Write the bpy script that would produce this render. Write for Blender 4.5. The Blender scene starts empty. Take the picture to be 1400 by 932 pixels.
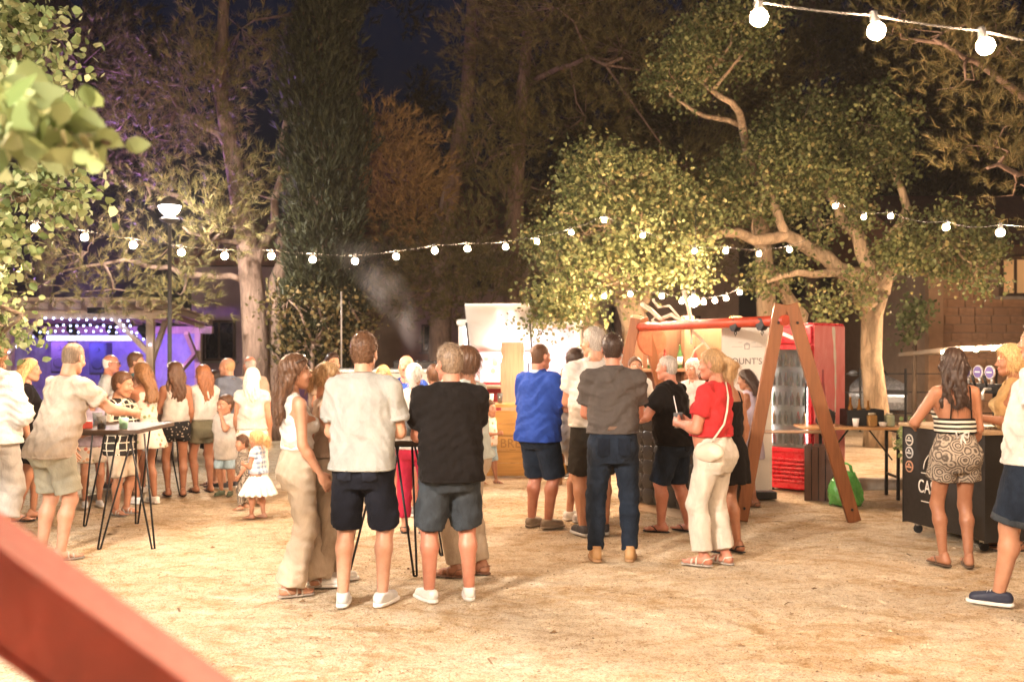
import bpy, bmesh, math, random
import numpy as np
from mathutils import Vector, Matrix
R = math.radians
rnd = random.Random(7)
rs = np.random.RandomState(11)
sc = bpy.context.scene
COL = sc.collection

# ---------------------------------------------------------------- camera
FPX = 1361.0            # focal length in photograph pixels (35 mm on full frame)
CAMZ = 1.65             # eye height
HOR = 478.0             # photograph row of the horizon
cd = bpy.data.cameras.new('camera'); cam = bpy.data.objects.new('camera', cd); COL.objects.link(cam)
cam.location = (0, 0, CAMZ); cam.rotation_euler = (R(90), 0, 0)
cd.sensor_width = 36.0; cd.lens = 35.0; cd.shift_y = 12.0/1400.0
cd.clip_start = 0.05; cd.clip_end = 3000
cd.dof.use_dof = True; cd.dof.focus_distance = 7.2; cd.dof.aperture_fstop = 2.2
sc.camera = cam

# ---------------------------------------------------------------- world, moon, exposure
w = bpy.data.worlds.new('World'); sc.world = w; w.use_nodes = True
wn = w.node_tree.nodes; wl = w.node_tree.links
sky = wn.new('ShaderNodeTexSky'); sky.sky_type = 'NISHITA'; sky.sun_disc = False
sky.sun_elevation = R(-3.0); sky.sun_rotation = R(200)
bg = wn['Background']; bg.inputs['Strength'].default_value = 0.10
tint = wn.new('ShaderNodeMix'); tint.data_type = 'RGBA'; tint.blend_type = 'MULTIPLY'; tint.inputs[0].default_value = 1.0; tint.inputs[7].default_value = (.22, .42, 1.0, 1)
wl.new(sky.outputs[0], tint.inputs[6]); wl.new(tint.outputs[2], bg.inputs['Color'])
sd = bpy.data.lights.new('moon', 'SUN'); sd.energy = 0.006; sd.angle = R(0.5); sd.color = (0.8, 0.88, 1.0)
so = bpy.data.objects.new('moon', sd); COL.objects.link(so); so.rotation_euler = (R(50), 0, R(200)); so.location = (0, 0, 40)
sc.view_settings.view_transform = 'Standard'; sc.view_settings.look = 'None'
sc.view_settings.exposure = 1.5; sc.view_settings.gamma = 1.0; sc.view_settings.use_curve_mapping = False
sc.cycles.use_denoising = True
sc.cycles.sample_clamp_indirect = 4.0
sc.cycles.max_bounces = 6; sc.cycles.diffuse_bounces = 3; sc.cycles.glossy_bounces = 3
sc.cycles.transmission_bounces = 4; sc.cycles.transparent_max_bounces = 8; sc.cycles.volume_bounces = 0
sc.cycles.use_light_tree = True
sc.cycles.caustics_reflective = False; sc.cycles.caustics_refractive = False
sc.cycles.volume_step_rate = 2.0; sc.cycles.volume_max_steps = 64

# ---------------------------------------------------------------- helpers
def gy(py, z=0.0):                      # depth of a point at height z seen on row py
    return (CAMZ - z) * FPX / (py - HOR)
def P(px, py, Y):                       # the point at depth Y seen at (px, py)
    return Vector(((px-700.0)/FPX*Y, Y, CAMZ + (HOR-py)/FPX*Y))
def G(px, py, z=0.0):
    Y = gy(py, z); return Vector(((px-700.0)/FPX*Y, Y, z))

def tag(o, label=None, cat=None, group=None, kind=None):
    if label: o['label'] = label
    if cat: o['category'] = cat
    if group: o['group'] = group
    if kind: o['kind'] = kind
    return o
def empty(name, loc=(0,0,0), rz=0.0):
    o = bpy.data.objects.new(name, None); COL.objects.link(o)
    o.location = loc; o.rotation_euler = (0, 0, rz); o.empty_display_size = 0.2
    return o
def link(name, me, parent=None):
    o = bpy.data.objects.new(name, me); COL.objects.link(o)
    if parent is not None: o.parent = parent
    return o
def fastmesh(name, V, F, mats, matidx=None, smooth=True):
    """V (n,3), F (m,k) with constant k"""
    me = bpy.data.meshes.new(name)
    V = np.asarray(V, np.float32); F = np.asarray(F, np.int32)
    n = len(V); m, k = F.shape if len(F) else (0, 4)
    me.vertices.add(n); me.vertices.foreach_set('co', V.ravel())
    me.loops.add(m*k); me.loops.foreach_set('vertex_index', F.ravel())
    me.polygons.add(m)
    me.polygons.foreach_set('loop_start', np.arange(0, m*k, k, dtype=np.int32))
    me.polygons.foreach_set('loop_total', np.full(m, k, np.int32))
    if matidx is not None: me.polygons.foreach_set('material_index', np.asarray(matidx, np.int32))
    me.polygons.foreach_set('use_smooth', np.full(m, smooth, bool))
    for mt in mats: me.materials.append(mt)
    me.update(calc_edges=True); me.validate()
    return me

class MB:
    """collects simple shapes and links them as one mesh object"""
    def __init__(s): s.v = []; s.f = []; s.sm = []
    def _add(s, vs, fs, smooth=False):
        b = len(s.v); s.v += [tuple(v) for v in vs]
        for f in fs: s.f.append(tuple(b+i for i in f)); s.sm.append(smooth)
        return s
    def box(s, c, d, rz=0.0, M=None):
        x, y, z = d[0]/2, d[1]/2, d[2]/2
        vs = [Vector(p) for p in ((-x,-y,-z),(x,-y,-z),(x,y,-z),(-x,y,-z),(-x,-y,z),(x,-y,z),(x,y,z),(-x,y,z))]
        m = M if M is not None else Matrix.Rotation(rz, 3, 'Z')
        vs = [m @ v + Vector(c) for v in vs]
        return s._add(vs, [(0,3,2,1),(4,5,6,7),(0,1,5,4),(1,2,6,5),(2,3,7,6),(3,0,4,7)])
    def bar(s, a, b, wd, ht, up=(0,0,1)):
        a, b = Vector(a), Vector(b); d = (b-a); L = d.length; d.normalize()
        u = Vector(up); x = d.cross(u)
        if x.length < 1e-4: x = d.cross(Vector((0,1,0)))
        x.normalize(); u = x.cross(d).normalized()
        return s.box((a+b)/2, (wd, L, ht), M=Matrix((x, d, u)).transposed())
    def cyl(s, a, b, r0, r1=None, n=12, caps=True):
        r1 = r0 if r1 is None else r1
        return s.tube([a, b], [r0, r1], n, caps)
    def tube(s, pts, rad, n=8, caps=True, smooth=True):
        pts = [Vector(p) for p in pts]
        if not hasattr(rad, '__len__'): rad = [rad]*len(pts)
        vs = []; ref = None
        for i, p in enumerate(pts):
            d = (pts[min(i+1, len(pts)-1)] - pts[max(i-1, 0)])
            if d.length < 1e-9: d = Vector((0,0,1))
            d.normalize()
            if ref is None:
                ref = Vector((1,0,0)) if abs(d.x) < 0.8 else Vector((0,1,0))
            x = (ref - d*ref.dot(d))
            if x.length < 1e-5: x = d.orthogonal()
            x.normalize(); ref = x; y = d.cross(x)
            for k in range(n):
                t = 2*math.pi*k/n
                vs.append(p + (x*math.cos(t) + y*math.sin(t))*rad[i])
        fs = [(i*n+k, i*n+(k+1)%n, (i+1)*n+(k+1)%n, (i+1)*n+k) for i in range(len(pts)-1) for k in range(n)]
        s._add(vs, fs, smooth)
        if caps:
            b = len(s.v) - len(vs)
            s.f.append(tuple(b+k for k in reversed(range(n)))); s.sm.append(False)
            s.f.append(tuple(b+(len(pts)-1)*n+k for k in range(n))); s.sm.append(False)
        return s
    def lathe(s, prof, c=(0,0,0), n=20, sx=1.0, sy=1.0):
        c = Vector(c); vs = []
        for r, z in prof:
            for k in range(n):
                t = 2*math.pi*k/n; vs.append(c + Vector((r*math.cos(t)*sx, r*math.sin(t)*sy, z)))
        m = len(prof)
        fs = [(i*n+k, i*n+(k+1)%n, (i+1)*n+(k+1)%n, (i+1)*n+k) for i in range(m-1) for k in range(n)]
        s._add(vs, fs, True)
        b = len(s.v) - len(vs)
        if prof[0][0] > 1e-4: s.f.append(tuple(b+k for k in reversed(range(n)))); s.sm.append(False)
        if prof[-1][0] > 1e-4: s.f.append(tuple(b+(m-1)*n+k for k in range(n))); s.sm.append(False)
        return s
    def prism(s, poly, y0, y1, M=None):
        """poly: (x,z) outline extruded along y"""
        n = len(poly)
        vs = [Vector((x, y0, z)) for x, z in poly] + [Vector((x, y1, z)) for x, z in poly]
        if M is not None: vs = [M @ v for v in vs]
        fs = [tuple(range(n)), tuple(reversed(range(n, 2*n)))] + [((i+1)%n, i, n+i, n+(i+1)%n) for i in range(n)]
        return s._add(vs, fs)
    def quad(s, a, b, c, d): return s._add([a,b,c,d], [(0,1,2,3)])
    def sphere(s, c, r, n=12, m=8):
        rx, ry, rz_ = (r, r, r) if not hasattr(r, '__len__') else r
        vs = []; c = Vector(c)
        for i in range(m+1):
            t = math.pi*i/m
            for k in range(n):
                p = 2*math.pi*k/n
                vs.append(c + Vector((rx*math.sin(t)*math.cos(p), ry*math.sin(t)*math.sin(p), -rz_*math.cos(t))))
        fs = [(i*n+k, i*n+(k+1)%n, (i+1)*n+(k+1)%n, (i+1)*n+k) for i in range(m) for k in range(n)]
        return s._add(vs, fs, True)
    def build(s, name, mat, parent=None, bevel=0.0, loc=None):
        me = bpy.data.meshes.new(name)
        me.from_pydata(s.v, [], s.f); me.polygons.foreach_set('use_smooth', s.sm)
        for mt in (mat if isinstance(mat, (list, tuple)) else [mat]): me.materials.append(mt)
        me.update(); me.validate()
        o = link(name, me, parent)
        if loc is not None: o.location = loc
        if bevel > 0:
            m = o.modifiers.new('bevel', 'BEVEL'); m.width = bevel; m.segments = 2; m.limit_method = 'ANGLE'; m.angle_limit = R(40)
        return o

# ---------------------------------------------------------------- materials
_mats = {}
class NT:
    def __init__(s, name):
        s.m = bpy.data.materials.new(name); s.m.use_nodes = True
        s.n = s.m.node_tree.nodes; s.l = s.m.node_tree.links
        s.b = s.n['Principled BSDF']; s._tc = None
    def add(s, t, **kw):
        n = s.n.new(t)
        for k, v in kw.items(): setattr(n, k, v)
        return n
    def tc(s, scale=(1,1,1), out='Object', rot=(0,0,0)):
        if s._tc is None: s._tc = s.n.new('ShaderNodeTexCoord')
        mp = s.n.new('ShaderNodeMapping'); mp.inputs['Scale'].default_value = scale; mp.inputs['Rotation'].default_value = rot
        s.l.new(s._tc.outputs[out], mp.inputs['Vector']); return mp.outputs[0]
    def noise(s, scale, detail=3, rough=0.55, vec=None, dist=0.0):
        n = s.n.new('ShaderNodeTexNoise'); n.inputs['Scale'].default_value = scale
        n.inputs['Detail'].default_value = detail; n.inputs['Roughness'].default_value = rough; n.inputs['Distortion'].default_value = dist
        s.l.new(vec if vec is not None else s.tc(), n.inputs['Vector']); return n.outputs[0]
    def voro(s, scale, vec=None, feature='F1', out='Distance'):
        n = s.n.new('ShaderNodeTexVoronoi'); n.feature = feature; n.inputs['Scale'].default_value = scale
        s.l.new(vec if vec is not None else s.tc(), n.inputs['Vector']); return n.outputs[out]
    def ramp(s, fac, stops):
        n = s.n.new('ShaderNodeValToRGB'); e = n.color_ramp.elements
        while len(e) < len(stops): e.new(0.5)
        for i, (p, c) in enumerate(stops):
            e[i].position = p; e[i].color = (c[0], c[1], c[2], 1) if hasattr(c, '__len__') else (c, c, c, 1)
        s.l.new(fac, n.inputs[0]); return n.outputs[0]
    def mix(s, fac, a, b, mode='MIX'):
        n = s.n.new('ShaderNodeMix'); n.data_type = 'RGBA'; n.blend_type = mode
        for sk, v in ((n.inputs['Factor'], fac), (n.inputs[6], a), (n.inputs[7], b)):
            if hasattr(v, 'is_linked') or isinstance(v, bpy.types.NodeSocket): s.l.new(v, sk)
            elif hasattr(v, '__len__'): sk.default_value = (v[0], v[1], v[2], 1)
            else: sk.default_value = v
        return n.outputs[2]
    def math(s, op, a, b=0.0):
        n = s.n.new('ShaderNodeMath'); n.operation = op
        for i, v in enumerate((a, b)):
            if isinstance(v, bpy.types.NodeSocket): s.l.new(v, n.inputs[i])
            else: n.inputs[i].default_value = v
        return n.outputs[0]
    def bump(s, h, strength=0.3, dist=0.01, prev=None):
        n = s.n.new('ShaderNodeBump'); n.inputs['Strength'].default_value = strength; n.inputs['Distance'].default_value = dist
        s.l.new(h, n.inputs['Height'])
        if prev is not None: s.l.new(prev, n.inputs['Normal'])
        return n.outputs[0]
    def fin(s, col=None, rough=None, nor=None, spec=None, metal=None):
        for k, v in (('Base Color', col), ('Roughness', rough), ('Normal', nor), ('Specular IOR Level', spec), ('Metallic', metal)):
            if v is None: continue
            if isinstance(v, bpy.types.NodeSocket): s.l.new(v, s.b.inputs[k])
            elif hasattr(v, '__len__'): s.b.inputs[k].default_value = (v[0], v[1], v[2], 1)
            else: s.b.inputs[k].default_value = v
        return s.m
def sh(c, k): return tuple(max(0.0, min(1.0, x*k)) for x in c)

def plain(name, col, rough=0.6, var=0.15, scale=6.0, bump=0.15, metal=0.0, spec=0.5):
    if name in _mats: return _mats[name]
    t = NT(name); n = t.noise(scale, 4, 0.6)
    c = t.ramp(n, [(0.25, sh(col, 1-var)), (0.75, sh(col, 1+var))])
    n2 = t.noise(scale*7, 3)
    rr = t.ramp(n2, [(0.3, max(0.03, rough-0.08)), (0.7, min(1, rough+0.1))])
    _mats[name] = t.fin(c, rr, t.bump(n2, bump, 0.004), spec, metal); return _mats[name]
def cloth(name, col, rough=0.9, fold=0.5, denim=False, fine=900):
    if name in _mats: return _mats[name]
    t = NT(name)
    v = t.tc((1, 1, 0.55)); n = t.noise(9, 4, 0.6, v, 0.6)
    n3 = t.noise(fine*0.35, 2, 0.5)
    lo, hi = (0.78, 1.12) if not denim else (0.55, 1.7)
    c = t.ramp(n, [(0.3, sh(col, lo)), (0.68, sh(col, hi))])
    if denim: c = t.mix(t.math('MULTIPLY', n3, 0.35), c, sh(col, 2.4))
    n4 = t.noise(26, 4, .62, t.tc((1, 1, .7)), 1.4); b = t.bump(n, fold, 0.02); b = t.bump(n4, .45, .012, b); b = t.bump(n3, 0.4, 0.0015, b)
    t.b.inputs['Sheen Weight'].default_value = 0.02
    _mats[name] = t.fin(c, rough, b, 0.10); return _mats[name]
def glow(name, col, strength):
    if name in _mats: return _mats[name]
    t = NT(name); t.b.inputs['Emission Color'].default_value = (*col, 1); t.b.inputs['Emission Strength'].default_value = strength
    _mats[name] = t.fin(col, 0.4); return _mats[name]
def skin(name, col):
    if name in _mats: return _mats[name]
    t = NT(name); n = t.noise(14, 3, 0.6); n2 = t.noise(160, 2)
    n3 = t.noise(45, 4, .7); c = t.ramp(n, [(0.3, (col[0]*0.92, col[1]*0.80, col[2]*0.74)), (0.7, sh(col, 1.10))]); c = t.mix(t.math('MULTIPLY', n3, .30), c, (col[0]*.80, col[1]*.62, col[2]*.55))
    t.b.inputs['Subsurface Weight'].default_value = 0.12; t.b.inputs['Subsurface Radius'].default_value = (0.6, 0.25, 0.12)
    t.b.inputs['Subsurface Scale'].default_value = 0.01
    _mats[name] = t.fin(c, t.ramp(n3, [(.35, .36), (.65, .56)]), t.bump(n2, 0.25, 0.0015), 0.5); return _mats[name]
def hairmat(name, col, light=None):
    if name in _mats: return _mats[name]
    light = light or sh(col, 1.9)
    t = NT(name); v = t.tc((1, 1, 0.08)); n = t.noise(170, 3, 0.6, v); n1 = t.noise(22, 3, 0.6, t.tc((1, 1, 0.3)))
    c = t.mix(n1, t.ramp(n, [(0.3, sh(col, 0.55)), (0.7, light)]), t.ramp(n, [(0.3, sh(col, 0.8)), (0.7, sh(light, 1.15))]))
    _mats[name] = t.fin(c, 0.42, t.bump(n, 0.8, 0.004), 0.4); return _mats[name]
def wood(name, col, scale=1.0, axis=2, rough=0.6):
    if name in _mats: return _mats[name]
    t = NT(name); sv = [14, 14, 14]; sv[axis] = 0.9
    v = t.tc(tuple(x*scale for x in sv)); n = t.noise(2.2, 5, 0.65, v, 0.8); n2 = t.noise(1.3, 3)
    c = t.ramp(n, [(0.25, sh(col, 0.55)), (0.5, col), (0.78, sh(col, 1.35))])
    c = t.mix(0.4, c, t.ramp(n2, [(0.3, sh(col, 0.6)), (0.7, sh(col, 1.2))]))
    _mats[name] = t.fin(c, rough, t.bump(n, 0.35, 0.004), 0.35); return _mats[name]
# ================================================================ people
def smin(a, b, k):
    h = np.maximum(k - np.abs(a-b), 0.0)
    return np.minimum(a, b) - h*h*(0.25/k)
class Field:
    def __init__(s, lo, hi, h):
        s.lo = np.array(lo, np.float32) - 3*h; s.h = h
        n = np.ceil((np.array(hi) + 3*h - s.lo)/h).astype(int) + 1
        s.n = n; s.F = np.full(n, 0.5, np.float32)
        s.ax = [s.lo[i] + h*np.arange(n[i], dtype=np.float32) for i in range(3)]
    def sub(s, lo, hi):
        a = [max(0, int((lo[i]-s.lo[i])/s.h)) for i in range(3)]
        b = [min(s.n[i], int((hi[i]-s.lo[i])/s.h)+2) for i in range(3)]
        return tuple(slice(a[i], max(a[i], b[i])) for i in range(3))
    def xyz(s, sl=None):
        sl = sl or (slice(None),)*3
        return s.ax[0][sl[0]][:, None, None], s.ax[1][sl[1]][None, :, None], s.ax[2][sl[2]][None, None, :]
    def put(s, sl, d, k=0.02, sub=False):
        if sub: s.F[sl] = np.maximum(s.F[sl], -d) if k <= 0 else -smin(-s.F[sl], d, k)
        elif k <= 0: s.F[sl] = np.minimum(s.F[sl], d)
        else: s.F[sl] = smin(s.F[sl], d, k)
    def cone(s, a, b, r0, r1, k=0.02, cut=None, sub=False, pad=0.05):
        a = np.array(a, np.float32); b = np.array(b, np.float32); m = max(r0, r1) + pad
        sl = s.sub(np.minimum(a, b)-m, np.maximum(a, b)+m); x, y, z = s.xyz(sl)
        d = b-a; L2 = float(d@d) + 1e-9
        t = ((x-a[0])*d[0] + (y-a[1])*d[1] + (z-a[2])*d[2])/L2
        tc = np.clip(t, 0, 1)
        q = np.sqrt((x-a[0]-tc*d[0])**2 + (y-a[1]-tc*d[1])**2 + (z-a[2]-tc*d[2])**2) - (r0 + (r1-r0)*tc)
        if cut is not None: q = np.maximum(q, (t-cut)*math.sqrt(L2))
        s.put(sl, q, k, sub)
    def ell(s, c, r, k=0.02, sub=False, rot=None, pad=0.04):
        m = max(r) + pad; c = np.array(c, np.float32)
        sl = s.sub(c-m, c+m); x, y, z = s.xyz(sl); x = x-c[0]; y = y-c[1]; z = z-c[2]
        if rot is not None:
            Mx = np.array(rot.transposed()) ; x, y, z = (Mx[i][0]*x + Mx[i][1]*y + Mx[i][2]*z for i in range(3))
        k0 = np.sqrt((x/r[0])**2 + (y/r[1])**2 + (z/r[2])**2) + 1e-6
        k1 = np.sqrt((x/r[0]**2)**2 + (y/r[1]**2)**2 + (z/r[2]**2)**2) + 1e-6
        s.put(sl, k0*(k0-1)/k1, k, sub)
    def loft(s, tz, ta, tb, cx, cy, k=0.03, zlo=None, zhi=None, e=2.0):
        """stack of ellipses: half widths ta, half depths tb at heights tz"""
        zlo = tz[0] if zlo is None else zlo; zhi = tz[-1] if zhi is None else zhi
        m = max(max(ta), max(tb)) + 0.08
        sl = s.sub((min(cx)-m, min(cy)-m, zlo-0.05), (max(cx)+m, max(cy)+m, zhi+0.05)); x, y, z = s.xyz(sl)
        zz = z.ravel(); f = lambda q: np.interp(zz, tz, q).astype(np.float32)[None, None, :]
        a, b, X, Y = f(ta), f(tb), f(cx), f(cy)
        u = np.abs(x-X)/a; v = np.abs(y-Y)/b
        k0 = (u**e + v**e)**(1/e) + 1e-6
        k1 = np.sqrt((u/a)**2 + (v/b)**2) + 1e-6
        d = np.where(k0 > 0.3, k0*(k0-1)/k1, -0.06)
        d = np.maximum(d, np.maximum(zlo-z, z-zhi)); s.put(sl, d, k)
    def wrinkle(s, amp, seed, wl=(0.16, 0.16, 0.09)):
        q = np.random.RandomState(seed); x, y, z = s.xyz(); N = 0
        wx = 0.03*np.sin(z*13+q.rand()*6) ; wz = 0.03*np.sin(x*17+y*11+q.rand()*6)
        for i in range(5):
            v = q.randn(3); v /= np.linalg.norm(v); f = 2*math.pi*(1+0.5*i)
            a_ = (x+wx)*v[0]*f/wl[0] + y*v[1]*f/wl[1] + (z+wz)*v[2]*f/wl[2] + q.rand()*6.3
            N = N + (np.sin(a_) if i < 2 else 1.6*np.abs(np.sin(a_*.5))-1.0)/(1+0.45*i)
        s.F += (amp*0.55*N).astype(np.float32)
    def cutz(s, lo=None, hi=None):
        z = s.ax[2][None, None, :]
        if lo is not None: s.F = np.maximum(s.F, lo-z)
        if hi is not None: s.F = np.maximum(s.F, z-hi)
    def mesh(s): return nets(s.F, s.lo, s.h)
_CO = np.array([(i, j, k) for i in (0, 1) for j in (0, 1) for k in (0, 1)], np.int32)
_ED = [(a, b) for a in range(8) for b in range(a+1, 8) if abs(_CO[a]-_CO[b]).sum() == 1]
def nets(F, org, h):
    S = F < 0
    for ax in range(3):
        ix = [slice(None)]*3
        for e in (0, -1): ix[ax] = e; S[tuple(ix)] = False
    F = np.where(S, np.minimum(F, -1e-5), np.maximum(F, 1e-5))
    n = F.shape
    cnt = np.zeros((n[0]-1, n[1]-1, n[2]-1), np.int8)
    for c in _CO: cnt += S[c[0]:n[0]-1+c[0], c[1]:n[1]-1+c[1], c[2]:n[2]-1+c[2]]
    I = np.argwhere((cnt > 0) & (cnt < 8)).astype(np.int32)
    if len(I) == 0: return np.zeros((0, 3)), np.zeros((0, 4), int)
    idx = np.full(cnt.shape, -1, np.int32); idx[I[:, 0], I[:, 1], I[:, 2]] = np.arange(len(I))
    val = np.stack([F[I[:, 0]+c[0], I[:, 1]+c[1], I[:, 2]+c[2]] for c in _CO], 1)
    acc = np.zeros((len(I), 3), np.float32); num = np.zeros(len(I), np.float32)
    for a, b in _ED:
        va, vb = val[:, a], val[:, b]; cr = (va < 0) != (vb < 0)
        t = np.where(cr, va/np.where(cr, va-vb, 1), 0)
        acc += np.where(cr[:, None], _CO[a] + t[:, None]*(_CO[b]-_CO[a]), 0); num += cr
    V = org + h*(I + acc/num[:, None])
    Q = []
    for ax in range(3):
        o1, o2 = (ax+1) % 3, (ax+2) % 3
        A = [slice(1, -1)]*3; A[ax] = slice(0, -1); B = list(A); B[ax] = slice(1, None)
        c0 = S[tuple(A)]; c1 = S[tuple(B)]
        E = np.argwhere(c0 != c1)
        if len(E) == 0: continue
        fl = c0[E[:, 0], E[:, 1], E[:, 2]]
        E = E + 1; E[:, ax] -= 1
        def cell(d1, d2):
            q = E.copy(); q[:, o1] -= d1; q[:, o2] -= d2; return idx[q[:, 0], q[:, 1], q[:, 2]]
        q = np.stack([cell(1, 1), cell(0, 1), cell(0, 0), cell(1, 0)], 1)
        q[~fl] = q[~fl][:, ::-1]; Q.append(q)
    return V, np.concatenate(Q)
def patch(V, Q, mask, off, mat, name, parent):
    """a sewn-on piece: the masked faces of a garment, lifted a little off it"""
    q = Q[mask]
    if len(q) < 4: return
    n = np.cross(V[q[:, 2]]-V[q[:, 0]], V[q[:, 3]]-V[q[:, 1]]); n /= np.linalg.norm(n, axis=1)[:, None]+1e-9
    N = np.zeros_like(V)
    for k in range(4): np.add.at(N, q[:, k], n)
    N /= np.linalg.norm(N, axis=1)[:, None]+1e-9
    u, inv = np.unique(q, return_inverse=True); o = link(name, fastmesh(name, V[u]+N[u]*off, inv.reshape(-1, 4), [mat]), parent)
    m = o.modifiers.new('t', 'SOLIDIFY'); m.thickness = off*1.2; m.offset = -1
def joinm(parts):
    """[(V, Q, matidx)] -> one"""
    Vs, Qs, Ms, b = [], [], [], 0
    for V, Q, m in parts:
        if len(V) == 0: continue
        Vs.append(V); Qs.append(Q+b); Ms.append(np.full(len(Q), m) if not hasattr(m, '__len__') else m); b += len(V)
    return np.concatenate(Vs), np.concatenate(Qs), np.concatenate(Ms)
def ik(a, c, l1, l2, pole):
    a, c, pole = Vector(a), Vector(c), Vector(pole); d = c-a; L = d.length
    L = max(0.05, L)
    if L > (l1+l2)*0.999: c = a + d*((l1+l2)*0.999/L); d = c-a; L = d.length
    n = d/L; x = (l1*l1 - l2*l2 + L*L)/(2*L); hh = math.sqrt(max(0, l1*l1-x*x))
    p = pole - n*pole.dot(n)
    if p.length < 1e-4: p = n.orthogonal()
    p.normalize(); return a + n*x + p*hh, c

TORSO = {   # z, half width, half depth, centre y  (fractions of height)
 'm': ([.44,.475,.51,.545,.60,.66,.72,.77,.80,.825,.845], [.070,.092,.097,.094,.085,.088,.096,.100,.086,.056,.036],
       [.055,.068,.074,.070,.062,.063,.068,.066,.056,.044,.036], [-.004,-.006,-.008,-.006,.0,.003,.002,-.002,-.006,-.010,-.010]),
 'f': ([.44,.475,.51,.545,.60,.66,.72,.77,.80,.825,.845], [.072,.096,.102,.095,.074,.074,.084,.086,.074,.044,.030],
       [.055,.068,.076,.068,.052,.053,.062,.058,.048,.038,.031], [-.004,-.008,-.010,-.006,.0,.003,.004,-.001,-.005,-.009,-.009]),
 'c': ([.42,.46,.50,.545,.60,.66,.72,.76,.785,.805,.82], [.070,.088,.090,.088,.085,.084,.084,.082,.070,.048,.034],
       [.055,.062,.064,.064,.062,.060,.058,.055,.048,.040,.034], [-.004,-.006,-.008,-.004,.002,.003,.002,-.002,-.006,-.008,-.008])}
ARM = {  # wrist from shoulder: outwards, forwards, up in arm lengths; elbow pole; palm curl
 'hang': ((.10,.06,-.97), (.35,-1,0), .35), 'hang_fwd': ((.06,.26,-.92), (.3,-1,-.2), .4), 'hang_back': ((.12,-.22,-.93), (.3,-1,0), .4),
 'hold': ((-.16,.50,-.46), (.55,-.55,-.9), 1.1), 'hold_high': ((-.18,.48,-.12), (.5,-.2,-1), 1.1), 'mouth': ((-.26,.34,.12), (.5,.1,-1), 1.0),
 'fold': ((-.40,.40,-.46), (1,-.25,-.5), .9), 'akimbo': ((.02,.04,-.74), (1,-.45,0), .6), 'akimbo_back': ((.06,-.10,-.72), (.55,-1,0), .6),
 'rest': ((.02,.62,-.52), (.7,-.5,-.5), .3), 'reach': ((.0,.85,-.42), (.6,-.3,-.7), .7), 'pocket': ((.02,.10,-.80), (1,-.8,0), .5)}
HAIRC = {'brown': (.075,.036,.018), 'darkbrown': (.028,.015,.010), 'black': (.012,.010,.010), 'blonde': (.42,.27,.12), 'lightbrown': (.17,.085,.035),
         'grey': (.28,.25,.22), 'white': (.62,.56,.48), 'ginger': (.20,.075,.028), 'sandy': (.26,.16,.075), 'greybrown': (.15,.105,.07)}
SKINC = {'fair': (.52,.30,.205), 'mid': (.45,.24,.15), 'tan': (.36,.175,.10), 'red': (.49,.225,.15)}
_seed = [100]

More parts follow.
